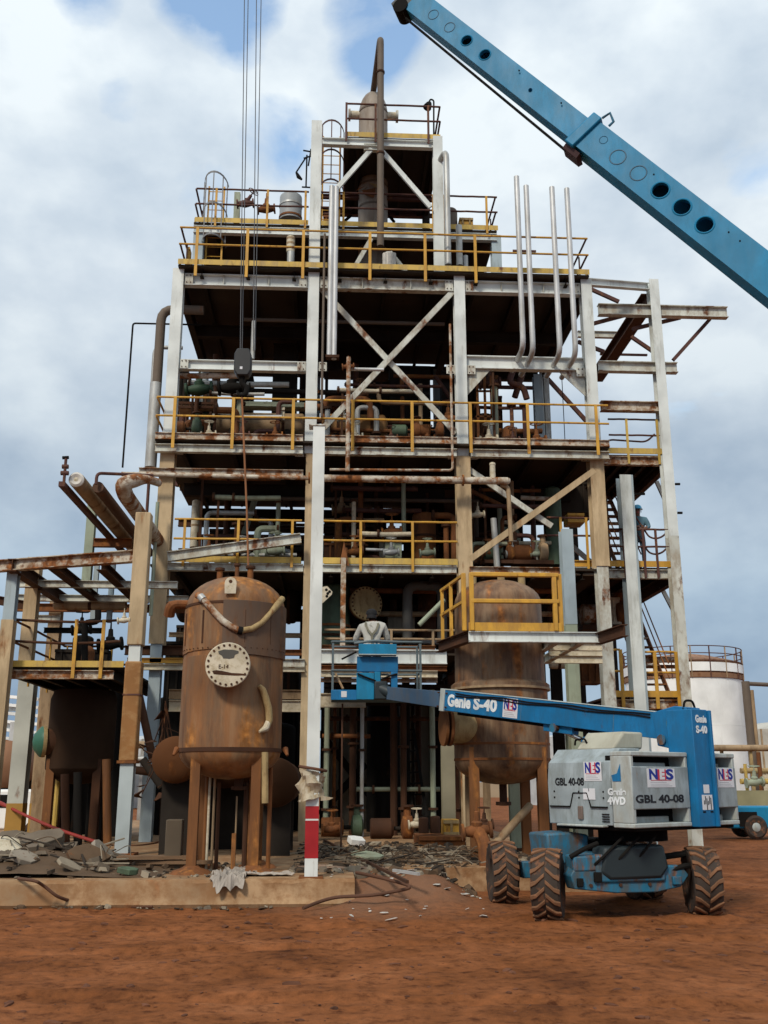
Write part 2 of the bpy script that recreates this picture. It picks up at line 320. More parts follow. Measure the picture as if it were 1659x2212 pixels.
def build_ground():
    xs = [-420, -260, -150, -90, -60, -42, -30, -22, -17, -13.5] + [-11 + .12 * i for i in range(0, 220)] + [16, 18.5, 22, 28, 36, 50, 80, 140, 260, 420]
    ys = [-60, -30, -14, -6, -2] + [.6 * i for i in range(0, 6)] + [3.4 + .085 * i for i in range(0, 185)] + [19.5, 20.5, 22, 24, 27, 31, 36, 44, 56, 75, 100, 140, 220, 400, 800]
    mb = MB(); w = len(xs)
    mb.v = [Vector((x, y, ground_h(x, y))) for y in ys for x in xs]
    mb.f = [(j * w + i, j * w + i + 1, (j + 1) * w + i + 1, (j + 1) * w + i) for j in range(len(ys) - 1) for i in range(w - 1)]
    m = bpy.data.materials.new('red_dirt'); m.use_nodes = True; t = m.node_tree; L = t.links.new; b = t.nodes['Principled BSDF']
    tc = N(t, 'ShaderNodeTexCoord'); mp = N(t, 'ShaderNodeMapping'); mp.inputs['Scale'].default_value = (1, 1.0, 1); L(tc.outputs['Object'], mp.inputs[0])
    n1 = N(t, 'ShaderNodeTexNoise'); n1.inputs['Scale'].default_value = .8; n1.inputs['Detail'].default_value = 11; n1.inputs['Roughness'].default_value = .68; L(mp.outputs[0], n1.inputs[0])
    r1 = ramp(t, [(.28, (.060, .020, .008)), (.42, (.152, .053, .0175)), (.58, (.215, .078, .029)), (.74, (.285, .115, .048))]); L(n1.outputs[0], r1.inputs[0])
    n2 = N(t, 'ShaderNodeTexNoise'); n2.inputs['Scale'].default_value = 7; n2.inputs['Detail'].default_value = 8; n2.inputs['Roughness'].default_value = .7; L(mp.outputs[0], n2.inputs[0])
    r2 = ramp(t, [(.33, (.42, .36, .34)), (.48, (1, 1, 1)), (.66, (1.3, 1.25, 1.2))]); L(n2.outputs[0], r2.inputs[0])
    vo = N(t, 'ShaderNodeTexVoronoi'); vo.inputs['Scale'].default_value = 4.5; L(mp.outputs[0], vo.inputs[0])
    r3 = ramp(t, [(.03, (.35, .25, .22)), (.075, (1, 1, 1))]); L(vo.outputs[0], r3.inputs[0])
    mu = N(t, 'ShaderNodeMix', data_type='RGBA', blend_type='MULTIPLY'); mu.inputs[0].default_value = 1; L(r1.outputs[0], mu.inputs[6]); L(r2.outputs[0], mu.inputs[7])
    mv = N(t, 'ShaderNodeMix', data_type='RGBA', blend_type='MULTIPLY'); mv.inputs[0].default_value = .8; L(mu.outputs[2], mv.inputs[6]); L(r3.outputs[0], mv.inputs[7])
    # dry pale dust trodden round the slab end
    vd = N(t, 'ShaderNodeVectorMath', operation='DISTANCE'); vd.inputs[1].default_value = (.9, 15.0, .2); L(tc.outputs['Object'], vd.inputs[0])
    da = N(t, 'ShaderNodeMath', operation='MULTIPLY_ADD'); da.inputs[1].default_value = 3.2; L(n1.outputs[0], da.inputs[0]); L(vd.outputs['Value'], da.inputs[2])
    dr = ramp(t, [(.34, (.75, .75, .75)), (.62, (0, 0, 0))]); dm = N(t, 'ShaderNodeMath', operation='MULTIPLY'); dm.inputs[1].default_value = .18; L(da.outputs[0], dm.inputs[0]); L(dm.outputs[0], dr.inputs[0])
    dx_ = N(t, 'ShaderNodeMix', data_type='RGBA'); L(dr.outputs[0], dx_.inputs[0]); L(mv.outputs[2], dx_.inputs[6]); dx_.inputs[7].default_value = (.225, .125, .078, 1)
    L(dx_.outputs[2], b.inputs['Base Color']); b.inputs['Roughness'].default_value = .95; b.inputs['Specular IOR Level'].default_value = .1
    bp = N(t, 'ShaderNodeBump'); bp.inputs['Strength'].default_value = .55; bp.inputs['Distance'].default_value = .05; L(n2.outputs[0], bp.inputs['Height']); L(bp.outputs[0], b.inputs['Normal'])
    struct(mb, 'ground', m)
    # loose clods and pebbles of the yard
    cl = MB(); rr = random.Random(3)
    for i in range(1000):
        y = 3.9 + 11.5 * rr.random() ** .8; x = (rr.random() - .47) * y * 1.0
        if (y > 14.4 and x < 2.4): continue
        s = (.005 + .028 * rr.random() ** 4) * (1 + y * .03); sx = 1 + rr.random() * 1.6
        c = Vector((x, y, ground_h(x, y) + s * .1)); q = Matrix.Rotation(rr.random() * 6.3, 3, 'Z')
        vs = []
        for zz, k in ((-.5, 1), (.35, .85), (.75, .35)):
            for a in range(6):
                t_ = a * math.pi / 3 + zz; r_ = s * k * (.7 + .6 * rr.random()); vs.append(c + q @ Vector((math.cos(t_) * r_ * sx, math.sin(t_) * r_, zz * s * .55)))
        cl.add(vs, [(k * 6 + a, k * 6 + (a + 1) % 6, k * 6 + 6 + (a + 1) % 6, k * 6 + 6 + a) for k in (0, 1) for a in range(6)] + [list(range(12, 18))])
    solo(cl, 'dirt_clods', mat('dark_clod', (.115, .043, .020), .4, (.055, .021, .01), .95, var=.4), 'dark red clods and pebbles scattered over the dirt yard', 'clods', kind='stuff')
build_ground()
def build_slab():
    mb = MB(); rr = random.Random(5); yf = 14.78; n = 150; x0, x1 = -16.0, XS
    vs, prof = [], [(0.0, -.08), (-.06, .03), (-.01, .12), (0.0, .30), (.03, .345), (.14, .352), (1.8, .35)]
    for i in range(n + 1):
        x = x0 + (x1 - x0) * i / n; w_ = .03 * noise.noise(Vector((x * 1.6, 0, 2))) + .02 * noise.noise(Vector((x * 6, 0, 2)))
        for dy, z in prof:
            e = .016 * noise.noise(Vector((x * 4, z * 12, 7)))
            vs.append((x, yf + dy + (w_ + e) * (1 if dy < 1 else 0), z + (.022 * noise.noise(Vector((x * 5, 3, z))) if .29 < z < .351 and dy < 1 else 0)))
    k = len(prof)
    mb.add(vs, [(i * k + j, (i + 1) * k + j, (i + 1) * k + j + 1, i * k + j + 1) for i in range(n) for j in range(k - 1)])
    mb.add([(x1, yf, .35), (x1, yf, -.1), (x1, 16.58, -.1), (x1, 16.58, .35)], [(0, 1, 2, 3)])
    mb.box((-5.7, 27.1, .10), (20.6, 21.04, .50))
    m = mat('stained_concrete', (.36, .23, .125), .34, (.26, .11, .042), .9, sc=.9, streak=1.0, bump=.35, var=.3, grime=(.24, .125, .055), gamt=.75)
    struct(mb, 'slab', m)
build_slab()

# ================================================================ the process tower
YF, YB = 24.0, 29.6
C1, C2, C3, C4 = X(370, 880, YF), X(674, 800, YF), X(997, 900, YF), X(1277, 850, YF)
Z1, Z2, Z3 = Z(560, 1219, YF), Z(677, 956, 23.75), Z(677, 580, 23.75)
Z05 = Z(800, 1408, YF); Z25 = Z(525, 791, YF)
YP4 = 25.4; Z4 = Z(570, 484, YP4)
YT = 24.5; Z5 = Z(820, 300, YT)
TW = thing('process_tower', 'tall rusty open steel tower of stacked decks with yellow handrails, filling the middle', 'tower', (C2, YF, .35))
def col(p, x, y, z0, z1, m, w=.28, d=.28, name='column'):
    return MB().ibar((x, y, z0), (x, y, z1), d, w, up=(0, 1, 0), tf=.022, tw=.016).build(name, m, p, smooth=False)
def hb(p, u0, u1, v, Y, d=.3, w=.18, m=None, name='beam', z=None):
    if z is None: z = Z((u0 + u1) / 2, v, Y)
    return MB().ibar((X(u0, v, Y), Y, z), (X(u1, v, Y), Y, z), d, w).build(name, m or white, p, smooth=False)
def hbx(p, x0, x1, Y, z, d=.3, w=.18, m=None, name='beam'):
    return MB().ibar((x0, Y, z), (x1, Y, z), d, w).build(name, m or white, p, smooth=False)
def db(p, x, y0, y1, z, d=.3, w=.16, m=None, name='beam'):
    return MB().ibar((x, y0, z), (x, y1, z), d, w).build(name, m or darkm, p, smooth=False)
def seg(p, a, b, w=.12, h=.12, m=None, name='brace', up=(0, -1, 0)):
    return MB().bar(a, b, w, h, up).build(name, m or white, p, smooth=False)
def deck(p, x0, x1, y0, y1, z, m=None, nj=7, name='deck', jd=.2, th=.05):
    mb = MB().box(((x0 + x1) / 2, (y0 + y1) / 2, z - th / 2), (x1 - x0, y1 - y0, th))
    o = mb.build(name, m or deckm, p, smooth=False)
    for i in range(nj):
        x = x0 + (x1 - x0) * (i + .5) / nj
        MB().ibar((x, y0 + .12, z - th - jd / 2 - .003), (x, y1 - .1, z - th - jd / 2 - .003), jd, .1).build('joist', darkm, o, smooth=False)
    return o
def rail(p, a, b, ts, h=1.07, m=None, pm=None, toe=None, r=.028, drop=.30, out=None, name='handrail', pw=.062, ends=0.0, sag=0):
    """top and mid rail from a to b at deck level; posts at fractions ts; toe plate in material toe"""
    a, b = Vector(a), Vector(b); d = (b - a).normalized(); m = m or yellow; pm = pm or m
    o_ = Vector(out or d.cross(Vector((0, 0, 1)))).normalized()
    mb = MB()
    for hh in (h, h * .54):
        q = Vector((0, 0, hh)); k = 9
        mb.tube([a + q - d * ends + (b - a + d * 2 * ends) * (i / k) + Vector((0, 0, -sag * (math.sin(math.pi * i / k)) + .012 * noise.noise(a + Vector((i * 3.1, hh, 0))))) for i in range(k + 1)], r, 8)
    o = mb.build(name, m, p)
    for t in ts:
        c = a + (b - a) * t + o_ * .045
        MB().bar(c + Vector((0, 0, -drop)), c + Vector((0, 0, h)), pw, .03, up=o_).build('post', pm, o, smooth=False)
    if toe:
        MB().bar(a + Vector((0, 0, .07)), b + Vector((0, 0, .07)), .012, .15).build('toe_plate', toe, o, smooth=False)
    return o
def fr_u(us, v, Y, xa, xb): return [(X(u, v, Y) - xa) / (xb - xa) for u in us]

def build_tower():
    p = TW; zb = .34
    # columns: lower part wrapped in cream fireproofing, upper part painted white
    zw = Z(860, 986, YF)
    for x, mlo in ((C1, beige), (C2, beige), (C3, beige), (C4, beige)):
        z0 = {C1: Z(343, 1392, YF), C4: Z(1305, 1225, YF)}.get(x, zb); zb = -.05 if x == C4 else .34
        col(p, x + (.08 if x == C2 else 0), YF + .03, z0, zw, mlo, .36, .36)
        if x == C1: col(p, x, YF + .03, zb, z0, bluegrey, .27, .27)
        if x == C4: col(p, x, YF + .03, zb, z0, whiter, .29, .3)
        zt = {C2: Z(680, 291, YT)}.get(x, Z3 - .03)
        col(p, x, YF, zw, zt, white, .29, .29)
    for i, x in enumerate((C1, C2, C3, C4)):
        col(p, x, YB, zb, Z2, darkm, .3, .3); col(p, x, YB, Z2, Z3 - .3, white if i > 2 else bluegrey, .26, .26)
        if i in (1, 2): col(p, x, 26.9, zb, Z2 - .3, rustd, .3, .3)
    # decks and their edge beams
    xl3, xr3 = X(385, 575, 23.75), X(1272, 595, 23.75)
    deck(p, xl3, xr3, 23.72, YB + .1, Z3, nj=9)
    for a, b in ((C1, C2), (C2, C3), (C3, C4)): hbx(p, a + .15, b - .15, YF + .02, Z3 - .30, .33, .2, whiter if a == C2 else white)
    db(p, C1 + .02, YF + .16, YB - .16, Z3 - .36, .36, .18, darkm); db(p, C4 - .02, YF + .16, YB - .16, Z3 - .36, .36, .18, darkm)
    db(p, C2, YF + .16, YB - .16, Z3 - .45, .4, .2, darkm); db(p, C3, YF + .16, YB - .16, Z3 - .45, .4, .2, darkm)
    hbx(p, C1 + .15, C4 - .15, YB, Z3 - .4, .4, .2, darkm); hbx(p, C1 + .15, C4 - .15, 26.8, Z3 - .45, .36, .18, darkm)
    us = [425, 534, 655, 799, 918, 1026]
    rail(p, (xl3, 23.68, Z3), (xr3, 23.68, Z3), fr_u(us, 545, 23.68, xl3, xr3), toe=yellowp, drop=.36, m=yellow, pw=.075)
    o = rail(p, (xl3 + .03, 23.7, Z3), (xl3 + .03, 27.0, Z3), (.25, .6, 1.0), m=redrail, pm=redrail, toe=yellowp, drop=.1)
    rail(p, (xr3 - .03, 23.7, Z3), (xr3 - .03, 27.0, Z3), (.3, .7, 1.0), m=redrail, pm=redrail, toe=yellowp, drop=.1)
    # level between: beams under the top deck
    hbx(p, C1 + .15, C2 - .15, YF + .02, Z25, .27, .18, white); hbx(p, C3 + .15, C4 - .15, YF + .02, Z(1135, 786, YF), .36, .2, white)
    for (ua, va, ub, vb) in ((1005, 824, 1034, 800), (1254, 822, 1268, 838)):
        pass
    zz = Z(1135, 786, YF) - .18
    MB().plate([(C3 + .15, YF, zz), (C3 + .80, YF, zz), (C3 + .15, YF, zz - .75)], .02, (0, 1, 0)).build('gusset', whiter, p)
    MB().plate([(C4 - .15, YF, zz), (C4 - .85, YF, zz), (C4 - .15, YF, zz - .7)], .02, (0, 1, 0)).build('gusset', whiter, p)
    hbx(p, C1 + .2, C4 - .2, YB, Z25 + .3, .3, .18, darkm)
    # level 2
    xl2, xr2 = X(334, 955, 23.6), X(1318, 975, 23.6)
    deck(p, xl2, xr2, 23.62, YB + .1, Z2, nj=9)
    for a, b in ((xl2, C2 - .18), (C2 + .18, C3 - .18), (C3 + .18, xr2)):
        hbx(p, a, b, 23.72, Z2 - .23, .2, .16, whiter)
        MB().chan((a, 23.63, Z2 + .06), (b, 23.63, Z2 + .06), .17, .06).build('deck_edge', rustw, p, smooth=False)
    us = [376, 503, 633, 762, 890, 1016, 1140, 1288]
    rail(p, (xl2, 23.56, Z2), (xr2, 23.56, Z2), fr_u(us, 920, 23.56, xl2, xr2), drop=.28, m=yellow, pw=.075)
    rail(p, (xl2, 23.6, Z2), (xl2, 27.5, Z2), (.35, .7, 1), m=yellow, drop=.1)
    rail(p, (C1, YB, Z2), (C4, YB, Z2), [i / 8 for i in range(9)], m=redrail, drop=.1, toe=darkm)
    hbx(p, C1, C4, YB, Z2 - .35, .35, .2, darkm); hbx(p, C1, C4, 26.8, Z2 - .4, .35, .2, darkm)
    # level 1.5: long beam behind the front pipe
    hb(p, 300, 655, 1021, 23.75, .17, .14, rustw)
    # level 1
    deck(p, C1 - .3, C4 + .2, 24.1, YB + .1, Z1, nj=9)
    hb(p, 362, 655, 1226, 23.85, .19, .16, whiter); hb(p, 696, 986, 1230, 23.85, .19, .16, whiter); hb(p, 1014, 1210, 1234, 23.85, .19, .16, rustw)
    xa, xb = X(372, 1218, 23.8), X(650, 1218, 23.8)
    rail(p, (xa, 23.8, Z1), (xb, 23.8, Z1), fr_u([398, 514, 631], 1175, 23.8, xa, xb), toe=yellowp, drop=.12)
    xa, xb = X(694, 1218, 23.8), X(989, 1218, 23.8)
    rail(p, (xa, 23.8, Z1), (xb, 23.8, Z1), fr_u([779, 891], 1175, 23.8, xa, xb), toe=yellowp, drop=.2)
    rail(p, (C1, YB, Z1), (C4, YB, Z1), [i / 8 for i in range(9)], m=redrail, drop=.1)
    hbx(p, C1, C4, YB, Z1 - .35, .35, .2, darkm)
    hb(p, 385, 640, 1131, 28.8, .22, .15, rustd); hb(p, 385, 990, 1200, 27.4, .3, .15, rustd)
    MB().ibar(W(362, 1203, 23.45), W(650, 1163, 23.45), .24, .15).build('fallen_beam', whiter, p, smooth=False)
    # level 0.5
    hb(p, 270, 395, 1405, 24.1, .22, .16, rustd); hb(p, 275, 395, 1427, 23.9, .12, .12, yellow); hb(p, 285, 395, 1441, 23.8, .14, .14, cream)
    hb(p, 608, 658, 1410, 24.1, .14, .14, rust); hb(p, 608, 658, 1433, 23.8, .2, .14, whiter); hb(p, 608, 658, 1446, 23.8, .12, .14, cream)
    deck(p, C2 + .2, C3 + .3, 24.2, 28.5, Z05, nj=5)
    hb(p, 692, 965, 1419, 24.05, .34, .18, white); hb(p, 692, 965, 1444, 23.95, .12, .16, rust); hb(p, 692, 945, 1456, 23.9, .16, .16, cream); hb(p, 692, 945, 1470, 24.1, .09, .12, rustw)
    hb(p, 692, 940, 1400, 24.2, .13, .12, rust)
    xa, xb = X(700, 1405, 24.3), X(985, 1405, 24.3)
    rail(p, (xa, 24.3, Z05 + .1), (xb, 24.3, Z05 + .1), fr_u([845, 935], 1390, 24.3, xa, xb), h=Z(840, 1361, 24.3) - Z05 - .1, m=tanp, pm=tanp, drop=0)
    hb(p, 365, 655, 1372, 26.5, .12, .12, beige); hb(p, 365, 655, 1500, 26.5, .24, .12, tanp); hb(p, 365, 655, 1525, 26.5, .3, .12, cream)
    hb(p, 692, 790, 1513, 25.5, .35, .12, cream)
    # bolted gussets and web stiffeners at the joints
    for x in (C1, C2, C3, C4):
        for z, dz in ((Z3 - .30, .33), (Z2 - .23, .2), (Z25, .27)):
            for s in (-1, 1):
                if (x == C1 and s < 0) or (x == C4 and s > 0): continue
                g = MB().box((x + s * .27, YF - .075, z), (.22, .014, dz * .9)).build('splice_plate', whiter, p, smooth=False)
                for dx in (-.05, .05):
                    for k in (-.3, .3): MB().cyl((x + s * .27 + dx, YF - .10, z + dz * k), (x + s * .27 + dx, YF - .08, z + dz * k), .016, 6).build('bolt', rustd, g)
    for a, b, n in ((C1, C2, 3), (C2, C3, 3), (C3, C4, 3)):
        for i in range(1, n): MB().box((a + (b - a) * i / n, YF - .02, Z3 - .30), (.014, .10, .29)).build('stiffener', whiter, p, smooth=False)
    # bracing
    for a, b in (((692, 622), (985, 936)), ((986, 622), (692, 932))):
        seg(p, W(*a, YF + (.10 if a[0] < 700 else -.02)), W(*b, YF + (.10 if a[0] < 700 else -.02)), .15, .06, whiter, up=(0, -1, 0))
    seg(p, W(1012, 1014, YF + .02), W(1192, 1137, YF + .02), .14, .07, whiter); seg(p, W(1284, 1016, YF - .12), W(1016, 1208, YF - .12), .15, .07, beige)
    seg(p, W(1180, 815, YB), W(1285, 930, YB), .12, .1, redrail); seg(p, W(1190, 1140, YB), W(1300, 1235, YB), .14, .1, whiter)
    seg(p, W(560, 1050, 27), W(480, 1300, 27), .16, .1, greenish); seg(p, W(600, 1180, 25.2), W(500, 1215, 25.2), .12, .08, greenish)
    # level 4 platform
    xl4, xr4 = X(418, 490, YP4), X(1073, 490, YP4)
    deck(p, xl4, xr4, YP4, YB - .2, Z4, nj=8)
    hbx(p, xl4, xr4, YP4 + .08, Z4 - .2, .22, .16, white)
    for u in (428, 1072): col(p, X(u, 530, YP4 + .1), YP4 + .2, Z3, Z4 - .1, bluegrey, .28, .28)
    for u in (445, 690, 800, 1060): col(p, X(u, 530, 28), 28.6, Z3, Z4 - .1, darkm, .2, .2)
    for us, xa_, xb_ in (((467, 578, 660), 421, 666), ((690, 742, 935), 692, 940), ((960, 1050), 955, 1075)):
        xa, xb = X(xa_, 484, YP4), X(xb_, 484, YP4)
        rail(p, (xa, YP4 - .03, Z4), (xb, YP4 - .03, Z4), fr_u(us, 450, YP4, xa, xb), m=redrail, pm=yellow, toe=yellowp, drop=.15)
    rail(p, (xl4 + .02, YP4, Z4), (xl4 + .02, YB - .4, Z4), (.3, .6, 1), m=redrail, drop=.1, toe=yellowp); rail(p, (xr4 - .02, YP4, Z4), (xr4 - .02, YB - .4, Z4), (.3, .6, 1), m=redrail, drop=.1, toe=yellowp)
    rail(p, (xl4, YB - .3, Z4), (xr4, YB - .3, Z4), [i / 7 for i in range(8)], m=redrail, drop=.1)
    seg(p, W(802, 516, 25.3), W(765, 580, 25.3), .12, .08, whiter); seg(p, W(842, 545, 25.3), W(880, 592, 25.3), .12, .08, whiter)
    seg(p, W(1030, 520, 26), W(1068, 545, 26), .12, .08, rustd)
    # top platform and its frame
    xr5 = X(946, 400, YT); xl5 = C2
    col(p, xr5, YT, Z3, Z(943, 303, YT) + .05, white, .27, .27)
    for x in (xl5, xr5): col(p, x, 28.0, Z4, Z5 - .1, darkm, .22, .22)
    xd = X(748, 300, YT)
    deck(p, xd, xr5 + .1, YT - .05, 28.1, Z5, nj=4)
    hbx(p, xl5 + .15, xr5 - .1, YT, Z5 - .17, .22, .16, white); hbx(p, xl5, xr5, 28, Z5 - .2, .25, .16, redrail)
    db(p, xd, YT + .1, 27.9, Z5 - .2, .22, .12, darkm); db(p, xr5, YT + .1, 27.9, Z5 - .2, .22, .12, darkm)
    rail(p, (xd, YT - .08, Z5), (xr5 + .08, YT - .08, Z5), fr_u([748, 809, 919], 270, YT, xd, xr5), m=redrail, pm=redrail, toe=yellowp, drop=.2)
    rail(p, (xr5 + .08, YT - .08, Z5), (xr5 + .08, 28.1, Z5), (.4, 1), m=redrail, toe=yellowp, drop=.1); rail(p, (xd, YT, Z5), (xd, 28.1, Z5), (.4, 1), m=redrail, toe=yellowp, drop=.1)
    seg(p, W(803, 322, YT), W(727, 408, YT), .13, .08, white); seg(p, W(826, 328, YT), W(930, 448, YT), .13, .08, white)
    hb(p, 786, 826, 320, YT, .2, .14, whiter)
    hb(p, 690, 945, 428, 26.5, .12, .12, redrail); hb(p, 692, 935, 463, 28, .12, .1, redrail)
    for a, b in (((742, 480), (772, 453)), ((838, 463), (852, 480))): seg(p, W(*a, 28), W(*b, 28), .08, .06, black)
    # bracket hung on the outside of the tall column
    mb = MB(); Yb = 24.1
    for a, b in (((666, 358), (672, 322)), ((656, 342), (672, 337)), ((663, 335), (661, 405)), ((655, 325), (673, 328)), ((652, 404), (672, 405)), ((661, 340), (640, 372))): mb.tube([W(*a, Yb), W(*b, Yb)], .022, 6)
    mb.tube([W(640, 372, Yb), W(645, 382, Yb), W(652, 388, Yb)], [.03, .06, .03], 8)
    mb.build('bracket', black, p)
build_tower()

# ---------------------------------------------------------------- cage ladders
def cage_ladder(name, label, x, y, z0, z1, zc, w=.42, dep=.7, m=None, hm=None, grp='caged ladders on the tower'):
    m = m or redrail; hm = hm or m
    t = thing(name, label, 'ladder', (x, y, z0), grp)
    for s in (-1, 1): MB().bar((x + s * w / 2, y, z0), (x + s * w / 2, y, z1), .05, .02).build('stringer', m, t, smooth=False)
    for i in range(int((z1 - z0) / .3)):
        MB().tube([(x - w / 2, y, z0 + .2 + i * .3), (x + w / 2, y, z0 + .2 + i * .3)], .013, 6).build('rung', m, t)
    def hoop(z): return [Vector((x - w / 2 - .08 * math.sin(a), y, z)) * 0 + Vector((x - (w / 2 + .12) * math.cos(a), y - dep * math.sin(a), z)) for a in [math.pi * i / 12 for i in range(13)]]
    k = max(2, int((z1 - zc) / .75))
    for i in range(k + 1):
        h = hoop(zc + (z1 - zc) * i / k); mb = MB()
        for a, b in zip(h, h[1:]): mb.bar(a, b, .012, .055)
        mb.build('hoop', hm, t, smooth=False)
    for i in (1, 3, 6, 9, 11):
        a = hoop(zc)[i]; b = hoop(z1)[i]; MB().bar(a, b, .03, .012).build('cage_bar', hm, t, smooth=False)
    return t
cage_ladder('caged_ladder', 'caged access ladder rising above the left corner of the upper deck', X(468, 450, YP4 + .5), YP4 + .35, Z3, Z(468, 388, YP4), Z(468, 520, YP4), .44, .75, m=yellow, hm=mat('grey_cage', (.20, .20, .20), .3, RU))
cage_ladder('caged_ladder', 'caged ladder at the topmost platform beside the tall white column', X(716, 330, YT + .6), YT + .9, Z4, Z(716, 252, YT), Z(716, 380, YT), .5, .75, m=yellow, hm=redrail)
# ================================================================ stair tower on the right
def stairs(p, x, w, ya, za, yb, zb_, n, m):
    for s in (-1, 1):
        st = MB().bar((x + s * w / 2, ya, za), (x + s * w / 2, yb, zb_), .03, .2).build('stringer', m, p, smooth=False)
        mb = MB()
        for hh in (.55, .95): mb.tube([(x + s * w / 2, ya, za + hh), (x + s * w / 2, yb, zb_ + hh)], .02, 6)
        mb.build('stair_rail', m, p)
    for i in range(n):
        t = (i + .5) / n
        MB().box((x, ya + (yb - ya) * t, za + (zb_ - za) * t), (w, .24, .04)).build('tread', rustw if i % 3 == 0 else rust, p, smooth=False)
def build_stairs():
    Ys, Yr = 25.3, 25.25
    xs1, xs2 = X(1366, 1300, Ys), X(1444, 1065, Yr)
    T = thing('stair_tower', 'open stair tower of leaning pale columns, at the right edge of the big tower', 'stair tower', (xs1, Ys, 0))
    zc = Z(1352, 1030, Ys)
    col(T, xs1, Ys, -.05, zc, bluegrey, .36, .38)
    MB().box((xs1 - .03, Ys - .20, zc * .5), (.30, .012, zc)).build('pale_front_face', mat('lit_front_paint', (.60, .635, .61), .12, RU, .5, grime=(.36, .37, .33), gamt=.4, streak=6), T, smooth=False)  # thin sheet paints the column front as lit, against its shaded blue grey sides
    zt = Z(1410, 608, Yr)
    col(T, xs2, Yr, -.05, Z(1462, 1160, Yr), whiter, .27, .3); col(T, xs2, Yr, Z(1462, 1160, Yr), zt, white, .27, .3)
    for x in (xs1 + .1, xs2): col(T, x, 31.5, -.05, Z(1352, 1030, Ys) + 1.5, darkm, .22, .22)
    z_ = lambda u, v: Z(u, v, Yr)
    MB().ibar((C4 + .1, 24.1, Z(1275, 610, 24.1)), (xs2 - .12, Yr, Z(1400, 620, Yr)), .20, .16).build('beam', white, T, smooth=False)
    hb(T, 1292, 1570, 673, Yr, .33, .2, whiter); hb(T, 1292, 1462, 794, Yr, .30, .2, whiter); hb(T, 1297, 1424, 879, Yr, .28, .2, rustw)
    db(T, xs2 - .1, Yr + .2, 31.0, z_(1400, 634) - .1, .4, .34, rustd)
    for a, b in (((1277, 625), (1337, 652)), ((1278, 700), (1350, 681)), ((1366, 711), (1470, 686)), ((1363, 727), (1413, 761)), ((1454, 778), (1533, 690)), ((1248, 738), (1305, 760))):
        seg(T, W(*a, Yr + .3), W(*b, Yr + .3), .1, .08, redrail)
    hb(T, 1248, 1332, 723, 30, .22, .14, whiter); hb(T, 1296, 1398, 766, 30, .05, .1, redrail)
    # platforms
    xa, xb = X(1302, 990, 25.5), X(1438, 990, 25.5)
    zp2, zp1, zp0 = Z(1370, 983, 25.5), Z(1370, 1226, 25.5), Z(1400, 1506, 25.5)
    xa1 = X(1302, 1230, 25.5)
    for z, x0, x1, tm, bm in ((zp2, xa, X(1436, 990, 25.5), yellowp, rustw), (zp1, X(1218, 1230, 25.5), X(1451, 1230, 25.5), yellow, whiter), (zp0, X(1306, 1510, 25.5), X(1470, 1510, 25.5), yellow, rustw)):
        deck(T, x0, x1, 25.5, 29.4, z, rustd, 5)
        hbx(T, x0, x1, 25.46, z - .19, .24, .16, bm); db(T, x0, 25.6, 29.3, z - .3, .32, .16, rustd); db(T, x1 - .05, 25.6, 29.3, z - .3, .32, .16, rustd)
        MB().bar((x0, 25.36, z + .07), (x1, 25.36, z + .07), .03, .16).build('toe_plate', tm, T, smooth=False)
    rail(T, (X(1318, 983, 25.4), 25.4, zp2), (X(1428, 983, 25.4), 25.4, zp2), (.35, .95), m=redrail, pm=yellowp, h=1.0)
    rail(T, (X(1302, 983, 28.9), 28.9, zp2), (X(1425, 983, 28.9), 28.9, zp2), (.05, .5, 1), m=redrail, h=1.0)
    MB().tube(rnd([W(1313, 952, 27), W(1322, 950, 27), W(1396, 955, 27), W(1414, 938, 27)], .2), .028, 8).build('bent_rail', redrail, T)
    rail(T, (X(1296, 1226, 25.4), 25.4, zp1), (X(1449, 1226, 25.4), 25.4, zp1), (.0, .35, .63, .81), m=redrail, pm=redrail, h=1.02)
    rail(T, (X(1186, 1226, 24.3), 24.3, zp1), (X(1300, 1226, 24.3), 24.3, zp1), (.25, .74), m=redrail, pm=yellow, h=1.02, drop=.35)
    hb(T, 1210, 1300, 1218, 24.4, .16, .1, yellow); hb(T, 1210, 1300, 1234, 24.4, .2, .12, whiter)
    for dv in (0, 34):
        MB().tube(rnd([W(1374, 1118 + dv, 25.7), W(1402, 1160 + dv, 25.7), W(1416, 1164 + dv, 25.7), W(1430, 1160 + dv, 25.7), W(1446, 1145 + dv, 25.7)], .15), .026, 8).build('bent_rail', redrail, T)
    rail(T, (X(1388, 1506, 25.4), 25.4, zp0), (X(1466, 1506, 25.4), 25.4, zp0), (.0, .4, 1.0), m=yellow, h=1.15, pw=.09)
    rail(T, (X(1320, 1506, 25.4), 25.4, zp0), (X(1345, 1506, 25.4), 25.4, zp0), (.0, 1.0), m=yellow, h=1.2, pw=.09)
    hb(T, 1386, 1462, 1425, 27.5, .16, .1, rustw); hb(T, 1386, 1462, 1440, 28.5, .1, .1, rust)
    stairs(T, X(1331, 1160, 27.5), .62, 26.3, zp1, 29.2, zp2, 11, rust)
    stairs(T, X(1400, 1440, 27), .6, 26.2, zp0, 29.2, zp1, 12, rust)
    for a, b in (((1418, 1040), (1440, 1088)), ((1428, 1268), (1456, 1322))): seg(T, W(*a, 26.4), W(*b, 26.4), .1, .08, whiter)
    for v in (1067, 1364): MB().bar(W(1370, v, 26), W(1393, v, 26), .05, .06).build('stub', black, T, smooth=False)
    for u, v in ((1456, 1048), (1461, 1110)): MB().cyl(W(u, v, Yr) + Vector((0, -.1, 0)), W(u + 10, v, Yr) + Vector((0, -.1, 0)), .035, 8).build('stub', black, T)
    return T
build_stairs()
x3 = X(1226, 1240, 22.6)
t = thing('standing_column', 'blue grey column standing right of the vessel with yellow rails', 'column', (x3, 22.6, -.02))
